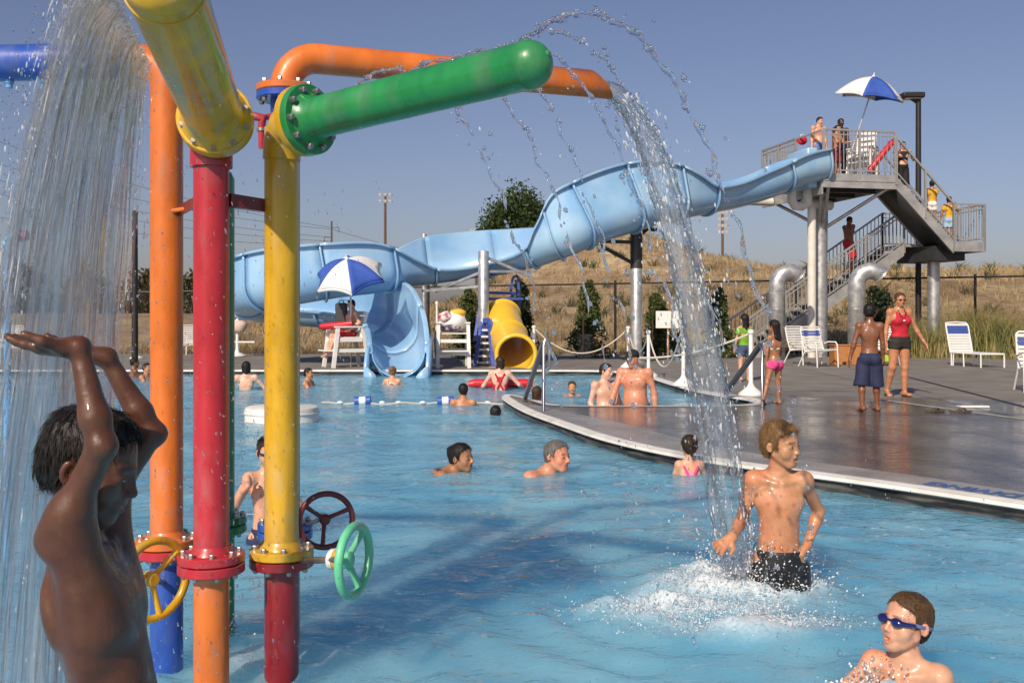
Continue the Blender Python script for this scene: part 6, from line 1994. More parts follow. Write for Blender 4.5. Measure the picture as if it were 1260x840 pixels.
    def body_field(p):
        d = prims[0][0](p)
        for f, k in prims[1:]: d = smin(d, f(p), k)
        d = smin(d, head_field(p), .014 * H)
        if res < .006:      # spine furrow, collar bones
            tp = tor(p)
            d = -smin(-d, d_cone(tp, V3(0, .082 * H, .04 * q * H), V3(0, .085 * H, .26 * q * H), .014 * H, .014 * H), .03 * H)
            ta = tp.copy(); ta[:, 0] = np.abs(ta[:, 0])
            d = smin(d, d_cone(ta, V3(.012 * H, -.034 * H, .285 * q * H), V3(.075 * H, -.012 * H, .300 * q * H), .008 * H, .007 * H), .016 * H)
            d = d + wobble(p, 90, 4, 2) * .0006
        if extra: d = extra(p, d, dict(T=T, tor=tor, hd=hd, H=H, q=q))
        return d
    root = thing(name, label, 'person', tuple(base), math.radians(rz), group)
    key = np.array(sho + elb + wri + hipj + kne + ank + [hc, pel], f32)
    lo = key.min(0) - .14 * H; hi = key.max(0) + .14 * H
    zc = -1e9 if zcut is None else zcut - base[2]
    lo[2] = max(lo[2], zc)
    lo[2] = max(lo[2], min(a_[2] for a_ in ank) - .06 * H)
    r = polygonise(body_field, lo, hi, res)
    V, Q = r
    # colour of lips, brows, nipples, cheeks: what the skin itself has
    tint = np.ones((len(V), 3), f32)
    u = hd(V); ax_ = np.abs(u[:, 0])
    def mix_t(mask, col):
        nonlocal tint
        tint = tint * (1 - mask[:, None]) + np.array(col, f32) * mask[:, None]
    front = np.clip((-u[:, 1] - .28) * 20, 0, 1)
    lipm = np.clip(1.25 - (np.hypot(ax_ / .095, (u[:, 2] + .275 + mouth * .02) / (.048 + mouth * .03))), 0, .25) * 4 * front
    mix_t(np.clip(lipm, 0, 1) * .6, (.95, .60, .58))
    browm = np.clip(1.3 - np.hypot((ax_ - .135) / .085, (u[:, 2] - .095 + (ax_ - .13) * .12) / .020), 0, .3) / .3 * np.clip((-u[:, 1] - .2) * 20, 0, 1)
    mix_t(np.clip(browm, 0, 1) * .75, (.25, .2, .16))
    chk = np.exp(-((ax_ - .16) / .1) ** 2 - ((u[:, 2] + .14) / .1) ** 2) * front
    mix_t(chk * .35, (1.1, .82, .78))
    tv = tor(V)
    if not female:
        nip = np.exp(-((np.abs(tv[:, 0]) - .052 * H * slim) / (.0075 * H)) ** 2 - ((tv[:, 2] - .218 * q * H) / (.007 * H)) ** 2) * (tv[:, 1] < -.02 * H)
        mix_t(np.clip(nip * 1.6, 0, 1) * .8, (.72, .5, .45))
        nav = np.exp(-(tv[:, 0] / (.006 * H)) ** 2 - ((tv[:, 2] - .065 * q * H) / (.008 * H)) ** 2) * (tv[:, 1] < 0)
        mix_t(np.clip(nav * 1.5, 0, 1) * .6, (.5, .36, .3))  # navel is not modelled; the shade of its hollow is painted into the tint
    np_mesh('body', V, Q, SK[skin], root, attrs={'tint': tint})
    if face and fin:
        for s in (-1, 1):
            ce = hc + Rh @ (V3(s * .142, -.312, -.002) * hh)
            ctr = Vector(ce.tolist())
            Xh, Yh, Zh = [Vector(Rh[:, k].tolist()) for k in range(3)]
            eb = MB().sphere(ctr, (.056 * hh, .064 * hh, .020 * hh), 14, 8, (Xh, Yh, Zh)).build('eye', EYEW, root)
            MB().sphere(ctr - Yh * (.045 * hh), (.026 * hh, .022 * hh, .024 * hh), 10, 8, (Xh, Yh, Zh)).build('iris', EYED, eb)
    # ---- hair
    def hair_field(p):
        u = hd(p); ax2 = np.abs(u[:, 0])
        th = {'short': .030, 'crop': .018, 'cap': .03}.get(style, .04)
        d = d_ell(u, V3(0, .06, .135), V3(.335 + th, .405 + th, .365 + th * 1.1))
        d = smin(d, d_ell(u, V3(0, .16, -.06), V3(.29, .30, .30)), .1)
        line = np.interp(u[:, 1], [-.5, -.33, -.24, -.13, -.09, .0, .08, .15, .3, .5], [.36, .33, .26, .20, -.04, -.02, .10, -.20, -.34, -.36] if style != 'cap' else [.2, .2, .2, .18, .12, .1, .06, .02, -.05, -.1])
        # ragged hair line
        n = wobble(u * V3(1, 1, .5), 22, 5, 2)
        d = d + n * .012
        d = smax(d, line - u[:, 2] + n * .045, .03)
        if style == 'long':
            for (a, b, r1, r2) in (((-.2, .22, .1), (-.24, .30, -.85), .17, .10), ((.2, .22, .1), (.24, .30, -.85), .17, .10), ((0, .3, .1), (0, .34, -.95), .2, .14)):
                d = smin(d, d_cone(u, V3(*a), V3(*b), r1, r2) + n * .02, .08)
        if style == 'bob':
            for s in (-1, 1): d = smin(d, d_cone(u, V3(s * .24, .12, .1), V3(s * .25, .14, -.42), .13, .12) + n * .02, .1)
            d = smin(d, d_cone(u, V3(0, .28, .1), V3(0, .30, -.45), .18, .16) + n * .02, .1)
        if style == 'bun':
            d = smin(d, d_ell(u, V3(0, .46, .22), V3(.17, .15, .17)) + n * .03, .04)
        if style == 'pony':
            d = smin(d, d_ell(u, V3(0, .44, .16), V3(.10, .1, .12)), .03)
            d = smin(d, d_cone(u, V3(0, .50, .12), V3(0, .52, -.35), .09, .05) + n * .02, .05)
        if style == 'mess':
            d = smin(d, d_ell(u, V3(.0, .43, .16), V3(.2, .14, .22)) + n * .07, .04)
        if style == 'curly': d = d + wobble(u, 40, 9, 1) * .03 - .02
        return d * hh * .9
    if style != 'none':
        rr = polygonise(hair_field, hc - hh * (1.3 if style in ('long',) else .85), hc + hh * .85, max(res * .8, .0035))
        ho = np_mesh('hair', rr[0], rr[1], HR[hair], root)
        if strands:
            ho.data.update()
            Vn = np.empty(len(rr[0]) * 3, f32); ho.data.vertices.foreach_get('normal', Vn); Vn = Vn.reshape(-1, 3)
            sel = NR.choice(len(rr[0]), strands)
            p0 = rr[0][sel]; nn = Vn[sel]
            crown = hc + Rh @ (V3(.05, .22, .42) * hh)
            fl = p0 - crown; fl -= nn * (fl * nn).sum(1, keepdims=True); fl /= np.linalg.norm(fl, axis=1, keepdims=True) + 1e-6
            dn = -(Rh @ V3(0, 0, 1))[None]; fl = fl + .35 * (dn - nn * (dn * nn).sum(1, keepdims=True)); fl += NR.normal(0, .12, fl.shape); fl /= np.linalg.norm(fl, axis=1, keepdims=True)
            Ls = NR.uniform(.07, .17, (strands, 1)) * hh * (.45 if style == 'crop' else 1)
            pts = [p0 - nn * .002, p0 + fl * Ls * .4 + nn * .006 * hh, p0 + fl * Ls * .75 + nn * .006 * hh, p0 + fl * Ls + nn * .001 * hh]
            side_ = np.cross(fl, nn)
            rad = np.array([.0032, .003, .0024, .0006]) * hh
            VV = []
            for k in range(4):
                VV += [pts[k] + side_ * rad[k], pts[k] - side_ * rad[k], pts[k] + nn * rad[k] * 1.2]
            VV = np.stack(VV, 1).reshape(-1, 3)
            b0 = np.arange(strands)[:, None] * 12; F = []
            for k in range(3):
                for a in range(3):
                    F.append(b0 + np.array([[k * 3 + a, k * 3 + (a + 1) % 3, k * 3 + 3 + (a + 1) % 3, k * 3 + 3 + a]]))
            so_ = np_mesh('hair_strand', VV, np.concatenate(F), HR[hair], ho); so_['kind'] = 'stuff'
    # ---- clothes
    for cl in clothes:
        kind, m = cl[0], cl[1]; o = cl[2] if len(cl) > 2 else {}
        def field(p, kind=kind, o=o):
            t = tor(p); infl = o.get('infl', .007) * (H / 1.4)
            n = wobble(p, 26 / H, 3, 2) * o.get('wr', .004)
            if kind == 'shorts':
                top = o.get('top', .055) * q * H; ln = o.get('len', .6)
                d = d_loft(t, rows, infl + .004)
                for s in (-1, 1): d = smin(d, d_ell(t, V3(s * .042 * H, .045 * H, -.012 * H), V3(.05, .046, .055) * H), .02 * H)
                if fat > 1.05: d = smin(d, d_ell(t, V3(0, -.045 * H, .06 * q * H), V3(.077, .052, .077) * H * fat * .95), .03 * H)
                d = np.maximum(d, -.07 * H - t[:, 2])
                for i in range(2):
                    b = hipj[i] + (kne[i] - hipj[i]) * ln
                    d = smin(d, d_flat(p, hipj[i] + (hipj[i] - kne[i]) * .05, b, .064 * H * lp(1, .92) * (1 + .35 * (fat - 1)), (o.get('flare', .06)) * H), .02 * H)
                return smax(d + n, t[:, 2] - top, .006)
            if kind in ('tank', 'shirt', 'suit', 'band'):
                d = d_loft(t, rows, infl)
                for s in (-1, 1):
                    if female: d = smin(d, d_ell(t, V3(s * .044 * H, -.052 * H, .205 * q * H), V3(.044, .040, .042) * H * (1 - .6 * c)), .03 * H)
                    if kind == 'suit': d = smin(d, d_ell(t, V3(s * .042 * H, .045 * H, -.012 * H), V3(.049, .045, .053) * H), .02 * H)
                if kind == 'shirt':
                    for i in range(2):
                        d = smin(d, d_ell(p, sho[i], V3(.045, .045, .045) * H), .03 * H)
                        d = smin(d, d_flat(p, sho[i], sho[i] + (elb[i] - sho[i]) * o.get('sleeve', .6), .044 * H, .043 * H), .03 * H)
                    d = smin(d, d_loft(t, [(.23 * q * H, .10 * H, .06 * H, .003 * H), (.29 * q * H, .08 * H, .046 * H, .006 * H), (.31 * q * H, .05 * H, .036 * H, .008 * H)], infl), .03 * H)
                lo_ = o.get('lo', .02) * q * H; hi_ = o.get('hi', .30) * q * H
                d = smax(d + n * .6, lo_ - t[:, 2], .005); d = smax(d, t[:, 2] - hi_, .005)
                if kind in ('tank', 'suit'):
                    # arm holes and scooped neck, front and back
                    for s in (-1, 1): d = smax(d, -d_ell(t, V3(s * (sw + .012 * H), 0, .262 * q * H), V3(.05, .12, .058) * H), .008)
                    d = smax(d, -d_ell(t, V3(0, -.05 * H, .315 * q * H), V3(.042, .09, o.get('scoop', .06)) * H), .008)
                    d = smax(d, -d_ell(t, V3(0, .06 * H, .30 * q * H), V3(.042, .06, .045) * H), .008)
                if kind == 'suit':
                    d = smax(d, -d_ell(t, V3(0, .09 * H, .115 * q * H), V3(.062, .08, .085) * H), .008) if o.get('openback') else d
                    for s in (-1, 1): d = smax(d, -d_ell(t, V3(s * .1 * H, -.0, -.04 * H), V3(.055, .2, .045) * H), .008)
                return d
            if kind == 'straps':
                d = np.full(len(p), 9., f32)
                for s in (-1, 1):
                    a = V3(s * .05 * H, .062 * H, .285 * q * H); b = V3(-s * .03 * H, .072 * H, .12 * q * H)
                    d = smin(d, d_cone(t, a, (a + b) / 2 + V3(0, .008 * H, 0), .010 * H, .010 * H), .004)
                    d = smin(d, d_cone(t, (a + b) / 2 + V3(0, .008 * H, 0), b, .010 * H, .010 * H), .004)
                return d
            if kind == 'hat':
                u = hd(p)
                d = d_ell(u, V3(0, .06, .15), V3(.40, .47, .42)); d = smax(d, .17 - u[:, 2] - u[:, 1] * .1, .03)
                br_ = smax(d_ell(u, V3(0, -.42, .20), V3(.34, .34, .05)), -u[:, 1] - .85, .02)
                return smin(d, br_, .04) * hh * .9
            if kind == 'strap_h':     # goggle strap round the head
                u = hd(p)
                d = np.abs(d_ell(u, V3(0, .06, .10), V3(.375, .43, .45))) - .012
                d = smax(d, np.abs(u[:, 2] - .01 - u[:, 1] * -.12) - .035, .01)
                return smax(d, -.24 - u[:, 1], .01) * hh
            if kind == 'goggles':
                u = hd(p); ua_ = u.copy(); ua_[:, 0] = np.abs(ua_[:, 0])
                d = d_ell(ua_, V3(.150, -.375, .01), V3(.115, .075, .085))
                d = smin(d, d_cone(u, V3(-.06, -.41, .03), V3(.06, -.41, .03), .022, .022), .02)
                d = smin(d, d_cone(ua_, V3(.23, -.345, .01), V3(.345, -.17, .02), .05, .034), .03)
                return d * hh * .9
            if kind == 'shades':
                u = hd(p); ua_ = u.copy(); ua_[:, 0] = np.abs(ua_[:, 0])
                d = d_ell(ua_, V3(.145, -.38, .0), V3(.12, .04, .075))
                d = smin(d, d_cone(u, V3(-.06, -.40, .03), V3(.06, -.40, .03), .018, .018), .02)
                d = smin(d, d_cone(ua_, V3(.26, -.35, .02), V3(.36, .02, .02), .02, .016), .02)
                return d * hh
        clo, chi = lo - .03 * H, hi + .03 * H
        if kind in ('hat', 'goggles', 'shades', 'strap_h'): clo, chi = hc - hh * 1.05, hc + hh * 1.05
        elif kind == 'straps': pass
        elif kind == 'shorts': clo = np.maximum(clo, np.array(hipj + kne, f32).min(0) - .14 * H); chi = np.minimum(chi, T((0, 0, .12 * q * H)) + .22 * H)
        clo[2] = max(clo[2], zc)
        rr = polygonise(field, clo, chi, res * (.75 if kind in ('goggles', 'shades', 'strap_h', 'straps') else .9))
        if rr is not None:
            np_mesh(o.get('name', {'strap_h': 'goggle_strap', 'hat': 'cap', 'band': 'swim_top', 'suit': 'swimsuit', 'straps': 'strap', 'tank': 'tank_top', 'shades': 'sunglasses'}.get(kind, kind)), rr[0], rr[1], m, root)
    if beads:
        sel = NR.choice(len(V), beads)
        pb3 = V[sel]; ok = pb3[:, 2] + base[2] > 0.02; pb3 = pb3[ok]
        o = droplets('water_bead', pb3, NR.uniform(.0006, .0017, len(pb3)), np.tile([[0, 0, -1.]], (len(pb3), 1)), DROP, root, stretch=NR.uniform(1, 2.2, len(pb3))); o['kind'] = 'stuff'
    return root, dict(ank=ank, base=base, hc=hc, hh=hh, wri=wri, elb=elb, Rz=Rz, Rh=Rh, T=T)
NAVY = cloth_mat('navy', (.018, .024, .07)); BLACKC = cloth_mat('black', (.012, .012, .014)); REDC = cloth_mat('red', (.50, .015, .035)); DREDC = cloth_mat('maroon', (.22, .012, .02))
PINK = cloth_mat('pink', (.72, .06, .25)); PINKL = cloth_mat('light pink', (.80, .28, .42)); LIME = cloth_mat('lime', (.17, .36, .025)); JEAN = cloth_mat('denim', (.05, .075, .15)); GOLD = cloth_mat('gold', (.62, .36, .02))
WHITEC = cloth_mat('white', (.72, .70, .68)); CYAN = cloth_mat('pale blue', (.30, .45, .60)); CHAR = cloth_mat('charcoal', (.025, .022, .02))
BLKPRINT = mat('cloth black print', (.010, .010, .012), rough=.55, color2=(.02, .05, .16), c2scale=6, c2lo=.62, c2hi=.66, bump=.25, bscale=80, coat=.2)
GOG = mat('goggle blue', (.008, .012, .10), rough=.12, coat=1); GOGS = mat('goggle strap', (.13, .16, .34), rough=.35)
def W(px, py, d): return np.array(P(px, py, d)[:], f32)

# --- boy with raised arms under the curtain
person('dark skinned boy with both arms raised into the water curtain beside the orange pipe', 1.30, 1.1, (0, 0, 0), rz=97, skin='dark', hair='black', style='short',
       head_at=W(113, 571, 1.93), lean=-11, head=(-4, 20, 0), thin=.9, res=.0046, shrug=(.035, .035), beads=260, strands=1800,
       arms=[((.44, -.16, .86), (-.26, .1, .95)), ((.47, .3, .78), (-.46, -.10, .86))],
       hands=[dict(dir=(-1, -.05, .02), palm=(.0, .0, 1), curl=.25, spread=.15), dict(dir=(-.9, -.3, .2), palm=(0, 0, 1), curl=.3, spread=.15)],
       clothes=[('shorts', NAVY, dict(top=.035, len=.75))], zcut=-.14)
# --- boy in black shorts beside the jet
person('light haired boy in black swim shorts standing thigh deep beside the thick jet', 1.36, 1.05, (0, 0, 0), rz=-8, skin='wettan', hair='blond', style='short',
       head_at=W(961, 546, 4.92), lean=2, head=(52, 4, -4), res=.0052, mouth=.5, strands=4200, beads=120,
       arms=[((-.25, .16, -.95), (-.42, -.85, -.25)), ((.48, .42, -.78), (-.42, -.42, -.76))],
       hands=[dict(dir=(-.72, -.35, -.45), palm=(-.2, -.9, .35), curl=.35, spread=.3), dict(dir=(-.55, -.45, -.65), palm=(-.8, .2, .1), curl=.7)],
       clothes=[('shorts', BLKPRINT, dict(top=.05, len=.85, flare=.07, wr=.007))], zcut=-.5)
# --- boy with goggles
g_, inf = person('boy in dark blue swim goggles, up to his shoulders in the water', 1.32, 1.0, (0, 0, 0), rz=-42, skin='wetfair', hair='sand', style='crop',
       head_at=W(1115, 765, 3.66), lean=4, head=(-24, -10, 0), res=.0042, mouth=1.0, strands=3600, beads=120, face=False,
       arms=[((-.75, -.3, -.45), (-.8, -.3, .05)), ((.3, -.1, -.95), (.2, -.7, -.5))], legs=[((-.1, -.75, -.5), (0, .8, -.45)), ((.2, -.75, -.5), (.1, .8, -.45))],
       clothes=[('goggles', GOG), ('strap_h', GOGS), ('shorts', NAVY, dict(top=.04, len=.5))], zcut=-.46)
person('boy with clasped hands half hidden behind the yellow post', 1.2, .95, (0, 0, 0), rz=25, skin='fair', hair='brown', style='short',
       head_at=W(331, 556, 6.0), res=.008, head=(5, 10, 0), strands=600,
       arms=[((-.45, -.15, -.85), (.45, -.45, .65)), ((.45, -.2, -.85), (-.5, -.5, .6))], hands=[dict(curl=.9, dir=(.6, -.2, .6)), dict(curl=.9, dir=(-.6, -.2, .6))],
       clothes=[('goggles', GOG), ('shorts', NAVY, dict(top=.05, len=.8))], zcut=-.55)
# --- the swimming couple
person('dark haired woman swimming beside the grey haired man, hair in a wet knot', 1.86, 0, (0, 0, 0), rz=68, skin='olive', hair='black', style='mess', female=True, strands=900,
       head_at=W(568, 563, 8.75), lean=58, head=(-6, -2, 0), res=.009, mouth=.4, arms=[((.6, -.5, -.4), (.7, -.1, -.3)), ((.4, .5, -.4), (.6, .3, -.3))], legs=[((-.9, .0, -.35), (-.95, 0, -.2)), ((-.9, .1, -.35), (-.95, 0, -.2))],
       clothes=[('suit', BLACKC)], zcut=-.45)
person('grey haired man swimming with bare shoulders beside the dark haired woman', 2.0, 0, (0, 0, 0), rz=52, skin='red', hair='grey', style='short', strands=900,
       head_at=W(686, 561, 8.65), lean=50, head=(-2, 0, 4), res=.009, mouth=.3, fat=1.05, arms=[((-.2, -.6, -.7), (.6, -.4, -.5)), ((.5, .4, -.6), (.6, .2, -.4))], legs=[((-.85, .3, -.45), (-.9, .1, -.3)), ((-.85, .4, -.45), (-.9, .1, -.3))],
       clothes=[('shorts', NAVY)], zcut=-.5)
# --- heads and shoulders farther out
def bather(label, px, top, d, H, c, rz, skin, hair, style='short', clothes=(), depth=.75, hd_=(0, 0, 0), lean=0, res=.014, **k):
    hh = H * (.134 + (.163 - .134) * c)
    hz = P(px, top, d).z - hh * .5
    return person(label, H, c, (0, 0, 0), rz=rz, skin=skin, hair=hair, style=style, clothes=clothes, head=hd_, lean=lean, head_at=((px - 630) / FPX * d, d, hz), res=res, zcut=-depth, **k)
REST = [((-.35, -.2, -.9), (.3, -.6, -.6)), ((.35, -.2, -.9), (-.3, -.6, -.6))]
bather('dark haired swimmer showing only the head, left of the tip of the deck tongue', 610, 498.5, 13.9, 1.5, .4, 170, 'olive', 'black', clothes=[('shorts', NAVY)], arms=[((.9, .3, -.3), (.9, .3, -.1)), ((-.6, .5, -.6), (-.4, .6, -.6))])
bather('tanned boy seen from behind beside the blue and white buoy', 570, 471.5, 15.3, 1.45, .5, 185, 'tan', 'black', clothes=[('shorts', NAVY)], arms=[((.5, .4, -.75), (.0, .9, -.2)), ((-.5, .4, -.75), (.0, .9, -.2))])
pw_, pinf = bather('woman in a red swimsuit seen from behind in front of the yellow tube slide', 615, 438.5, 18.6, 1.66, 0, 178, 'pale', 'dkbrown', 'bob', female=True, clothes=[('suit', REDC, dict(openback=True)), ('straps', REDC)], hd_=(25, 0, 0), res=.012,
       arms=[((.7, .1, -.75), (.2, .7, -.2)), ((-.55, .2, -.85), (-.1, .7, -.2))])
t = thing('rescue_tube', 'red rescue float lying in the water under the arms of the woman in red', 'rescue tube', ((616 - 630) / FPX * 19.0, 19.0, .06))
MB().tube([(-.62, .0, .02), (-.5, .0, .04), (0, .12, .02), (.5, 0, .04), (.62, 0, .02)], [.05, .085, .085, .085, .05], 12).build('foam', REDV, t)
MB().tube([(.3, -.02, .12), (.34, -.09, .04), (.3, 0, -.05)], .012, 6).build('strap', mat('black strap', (.02, .02, .02)), t)
bather('brown haired girl in a blue top behind the tip of the deck tongue', 661, 475, 15.6, 1.35, .7, 160, 'fair', 'brown', 'bob', female=True, clothes=[('tank', mat('cloth royal', (.03, .06, .35), rough=.7), dict(lo=.05))], arms=[((.4, .3, -.8), (0, .7, -.4)), ((-.6, .3, -.6), (-.4, .5, -.3))])
bather('brown haired child swimming behind the teenager at the pool step', 704, 469, 17.1, 1.3, .8, 15, 'tan', 'brown', hd_=(-15, 5, 0), clothes=[('shorts', NAVY)], arms=[((-.6, -.3, -.5), (-.6, -.5, -.1)), ((.9, -.1, -.2), (.95, 0, 0))])
bather('pale teenage boy standing in the water beside the man in the black cap', 746, 447, 14.75, 1.62, .35, 28, 'pale', 'dkbrown', fat=1.12, hd_=(28, 8, 0), res=.011, clothes=[('shorts', NAVY, dict(top=.04))], depth=1.0,
       arms=[((-.25, -.05, -.95), (.3, -.45, -.8)), ((.25, -.1, -.95), (-.35, -.5, -.75))])
bather('stout man in a black cap standing in the water, leaning towards the teenager', 778, 431, 14.55, 1.82, 0, -22, 'red', 'black', 'cap', fat=1.22, lean=9, hd_=(-30, 18, 0), res=.011, clothes=[('hat', BLACKC), ('shorts', BLACKC, dict(top=.035))], depth=1.0,
       arms=[((-.35, -.35, -.85), (-.30, -.3, -.85)), ((.28, .05, -.95), (.05, -.15, -.98))])
bather('small girl in a pink cross-back swimsuit seen from behind at the pool wall', 848, 535, 8.6, 1.18, 1.0, 182, 'fair', 'dkbrown', 'pony', female=True, clothes=[('suit', PINKL, dict(openback=True)), ('straps', PINK)], res=.008, depth=.66, strands=500,
       arms=[((.45, .35, -.8), (.5, .6, .1)), ((-.35, .2, -.9), (-.1, .4, -.9))])
bather('pale bather seen from behind between the red and yellow posts', 303, 444.5, 18.7, 1.55, .3, 190, 'pale', 'black', 'bob', lean=0, clothes=[('shorts', NAVY)], arms=[((.6, .2, -.7), (.2, .7, -.4)), ((-.6, .2, -.7), (-.2, .7, -.4))])
bather('tanned boy looking right, head just above water below the lifeguard chair', 380, 452.5, 19.6, 1.5, .5, 80, 'tan', 'black', 'crop', clothes=[('shorts', NAVY)], arms=[((.5, -.3, -.6), (.8, -.2, -.1)), ((.5, .3, -.6), (.8, .2, -.1))])
bather('girl with tied up hair seen from behind at the slide exit', 483, 450.5, 19.9, 1.45, .5, 178, 'fair', 'blond', 'bun', female=True, clothes=[('suit', BLACKC)], arms=[((.6, .3, -.7), (.2, .7, -.4)), ((-.6, .3, -.7), (-.2, .7, -.4))])
bather('dark haired swimmer at the far pool wall beside the white slim post', 166, 440, 22.4, 1.5, .5, 120, 'brown', 'black', clothes=[('shorts', NAVY)], arms=[((.5, .3, -.7), (.5, .5, -.2)), ((-.5, .3, -.7), (.3, .6, -.2))])
bather('swimmer with a tanned face left of the orange post', 181, 446.5, 21.5, 1.5, .5, 70, 'tan', 'black', clothes=[('shorts', NAVY)], arms=[((.5, -.3, -.7), (.5, -.5, -.2)), ((.5, .3, -.7), (.3, .6, -.2))])

# --- people on the deck
def stand(label, px, py, H, c, rz, skin, hair, style='short', clothes=(), res=.0105, legs=None, arms=None, dz=0.0, **k):
    g = G(px, py)
    return person(label, H, c, (g.x, g.y, DECK_Z + dz), rz=rz, skin=skin, hair=hair, style=style, clothes=clothes, res=res, legs=legs, arms=arms, **k)
stand('girl in pink shorts with long dark hair walking across the wet deck', 953, 497, 1.2, .95, 208, 'olive', 'black', 'long', female=True,
      clothes=[('shorts', PINK, dict(top=.03, len=.28, flare=.058, wr=.002)), ('band', WHITEC, dict(lo=.155, hi=.185, infl=.004))], head=(10, 6, 0),
      legs=[((.05, .12, -1), (.03, .02, -1), (-.1, .95, -.1)), ((-.28, -.16, -.95), (-.30, -.42, -.85), (.3, .8, -.5))], arms=[((.1, .1, -1), (-.25, .25, -.9)), ((-.22, -.05, -1), (-.05, .1, -1))])
stand('girl in a lime green shirt and denim shorts walking away past the stair foot', 916, 469, 1.3, .85, 195, 'fair', 'black', 'long', female=True, res=.013,
      clothes=[('shirt', LIME, dict(lo=-.01)), ('shorts', JEAN, dict(top=.05, len=.45, flare=.068))], legs=[((.05, .1, -1), (.02, .0, -1), (0, 1, -.1)), ((-.1, -.14, -1), (-.05, -.25, -.95), (0, .9, -.4))], arms=[((.3, .1, -1), (.2, .2, -1)), ((-.3, .05, -1), (-.15, .2, -1))])
stand('bare backed boy in long navy shorts walking away on the wet deck', 1070, 505, 1.42, .8, 170, 'brown', 'black', 'short', strands=700,
      clothes=[('shorts', NAVY, dict(top=.045, len=1.12, flare=.072, wr=.008)), ], head=(-20, 8, 0), thin=1.0,
      legs=[((.06, .08, -1), (.04, -.02, -1), (.1, .95, -.05)), ((-.12, -.06, -1), (-.03, -.14, -1), (-.1, .95, -.25))], arms=[((.16, .05, -1), (.1, .2, -1)), ((-.30, -.02, -1), (-.22, .15, -1))])
wl, winf = stand('woman lifeguard in a red tank top, black shorts and sunglasses walking on the deck', 1107, 488, 1.60, 0, 8, 'tan', 'sand', 'bun', female=True, strands=500,
      clothes=[('tank', REDC, dict(lo=.015, scoop=.055)), ('shorts', CHAR, dict(top=.05, len=.26, flare=.06, wr=.002)), ('shades', BLACKC)], head=(-3, 6, 0),
      legs=[((-.10, -.02, -1), (-.08, .34, -.92), (-.1, -.95, -.35)), ((-.01, -.08, -1), (.01, .04, -1), (.1, -.95, -.05))], arms=[((-.22, .05, -1), (-.1, -.15, -1)), ((.42, .1, -.9), (.46, -.2, -.86))], dz=.02)
ws = thing('whistle_cord', 'dark whistle cord hanging round the neck of the woman lifeguard', 'whistle', tuple(winf['base']), math.radians(8))
MB().tube([(-.055, -.03, 1.345), (-.05, -.10, 1.27), (-.01, -.128, 1.19), (.0, -.13, 1.18), (.01, -.128, 1.19), (.05, -.10, 1.27), (.055, -.03, 1.345)], .006, 6).build('cord', BLACKC, ws)
MB().sphere((0, -.138, 1.165), (.02, .014, .016), 8, 6).build('whistle', PLW, ws)
for s_, fx in ((-1, winf['ank'][0]), (1, winf['ank'][1])):
    c_ = Vector(fx.tolist()) + Vector((0, -.05, -.062))
    out_ = [(c_.x + .048 * math.cos(a), c_.y + .125 * math.sin(a)) for a in [i * math.pi / 8 for i in range(16)]]
    MB().prism(out_, c_.z - .022, c_.z).build('flip_flop', mat('sandal sole', (.09, .055, .03)), wl)
# --- lifeguard on his chair
cr = math.radians(-62)
fwd = Vector((math.sin(cr), -math.cos(cr), 0)); rgt = Vector((fwd.y, -fwd.x, 0))
hipz = .74 + DECK_Z + .11
Hg = 1.76
lg, li = person('shirtless lifeguard in red shorts sitting on the tall white chair', Hg, 0, (CH1.x + .08, CH1.y + .06, hipz - .525 * Hg), rz=-62, skin='fair', hair='black', style='short', res=.013,
       clothes=[('shorts', REDC, dict(top=.04, len=.75, flare=.062)), ('shades', BLACKC)], lean=-8, head=(-8, 16, 0), thin=.95,
       legs=[((*(fwd * .95).xy, -.12), (*(fwd * .22).xy, -.95), (*fwd.xy, -.5)), ((*(fwd * .95 + rgt * -.15).xy, -.12), (*(fwd * .35).xy, -.9), (*fwd.xy, -.5))],
       arms=[((*(fwd * .35 + rgt * .3).xy, -.8), (*(fwd * .8 - rgt * .3).xy, -.1)), ((*(fwd * -.2 - rgt * .55).xy, -.8), (*(fwd * .55 + rgt * .3).xy, -.45))])
t = thing('rescue_tube', 'red rescue tube resting across the seated lifeguard\'s lap', 'rescue tube', (CH1.x - .2, CH1.y - .15, hipz + .1))
MB().tube([(-.42, .05, .06), (-.3, .05, .06), (.2, -.08, .10), (.42, -.12, .14)], [.05, .085, .085, .06], 12).build('foam', REDV, t)
MB().tube([(.42, -.12, .14), (.5, -.1, .1), (.45, .0, .0)], .012, 6).build('strap', mat('black strap', (.02, .02, .02)), t)
t = thing('backpack', 'dark grey bag hanging on the umbrella pole behind the seated lifeguard', 'bag', P(420, 386, 24.95))
MB().cyl((-.02, 0, .335), (CH1.x + .115 - t.location.x, CH1.y + .25 - t.location.y, .335), .012, 8).build('hanger', POLEM, t)
MB().box((0, 0, 0), (.3, .16, .55)).build('body', mat('dark bag', (.05, .055, .06), rough=.8), t, bevel=.05)
MB().torus((0, 0, .28), (0, 1, 0), .06, .012, 14, 6).build('handle', mat('dark bag', (.05, .055, .06)), t)

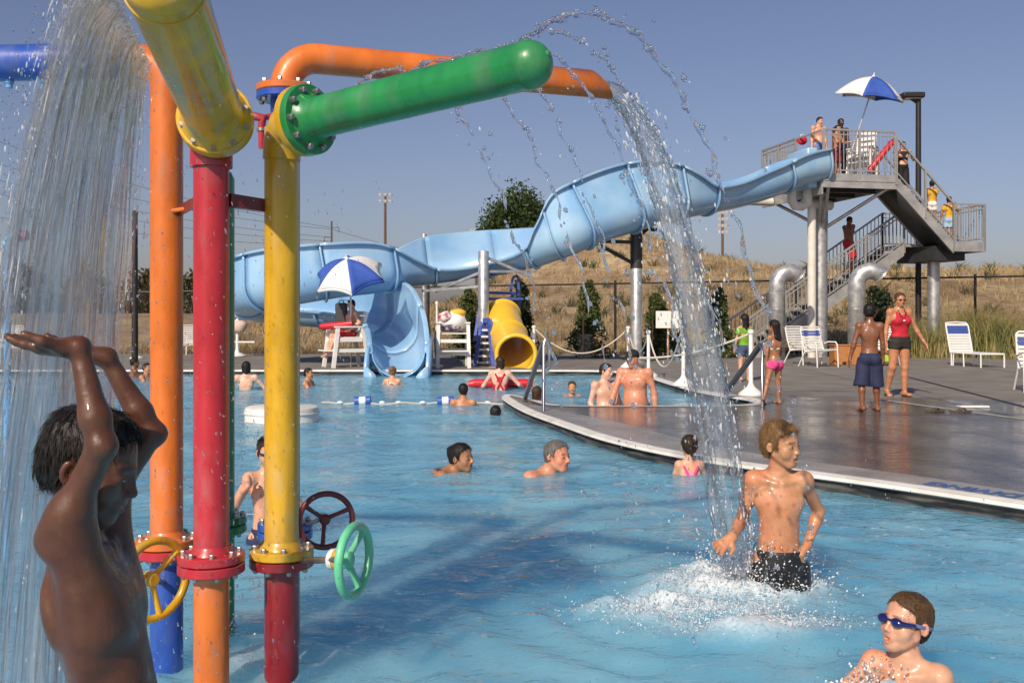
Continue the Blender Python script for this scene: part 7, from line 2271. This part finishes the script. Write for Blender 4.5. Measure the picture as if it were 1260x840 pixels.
# --- people on the tower
def up(label, x, y, z, H, c, rz, skin, hair, clothes, **k):
    p = TW(x, y, z)
    return person(label, H, c, tuple(p), rz=rz + 12, skin=skin, hair=hair, clothes=clothes, res=.016, **k)
BLP = cloth_mat('blue print', (.12, .20, .42))
up('shirtless pale man in blue shorts at the corner of the slide tower railing', .28, .75, ZP, 1.82, 0, 10, 'fair', 'black', [('shorts', BLP, dict(top=.04, len=1.1, flare=.07))], fat=1.12, head=(15, 15, 0))
up('shirtless boy in dark red shorts behind the slide tower railing', .78, .55, ZP, 1.55, .5, 30, 'tan', 'black', [('shorts', DREDC, dict(top=.04, len=.95, flare=.068))], arms=[((.3, -.3, -.9), (.5, -.6, -.1)), ((.4, -.3, -.8), (.8, -.3, .1))])
up('tall dark shirtless man standing beside the umbrella on the slide tower', 1.22, 1.1, ZP, 1.88, 0, 5, 'deep', 'black', [('shorts', NAVY, dict(len=1.0))], thin=1.1)
up('man in a black sleeveless shirt standing at the top of the tower stairs', 2.98, .55, ZP - (2.98 - 2.35) / 2.0 * 1.96 + .02, 1.74, 0, -10, 'fair', 'dkbrown', [('shirt', BLACKC, dict(lo=-.04, sleeve=.12)), ('shorts', BLACKC, dict(top=.06, len=1.15, flare=.07)), ('shades', BLACKC)], arms=[((-.3, -.4, -.85), (.2, -.6, .6)), ((.4, -.3, -.8), (-.5, -.5, .5))], fat=1.08, head=(0, 20, 0))
up('child in a yellow shirt and white shorts on the tower stairs, nearer the top', 3.9, .4, ZP - (3.9 - 2.35) / 2.0 * 1.96 + .05, 1.42, .8, 160, 'olive', 'black', [('shirt', GOLD, dict(lo=-.03)), ('shorts', WHITEC, dict(len=.6))])
up('child in a yellow shirt with a towel on the tower landing', 4.42, .3, ZL, 1.42, .8, 150, 'olive', 'black', [('shirt', GOLD, dict(lo=-.03)), ('shorts', CYAN, dict(len=.7, flare=.07))], arms=[((.5, .2, -.5), (-.2, .2, .9)), ((-.3, .1, -1), (-.1, .2, -.9))])
xx = 2.0
up('dark shirtless man in red shorts climbing the lower stairs of the tower', xx, 1.95, ZG + (xx + 1.9) / 5.45 * (ZL - ZG) + .12, 1.8, 0, 100, 'brown', 'black', [('shorts', REDC, dict(len=1.1, flare=.068))], legs=[((.15, 0, -1), (-.1, 0, -1)), ((.5, 0, -.85), (-.1, 0, -1))], head=(0, 15, 0))
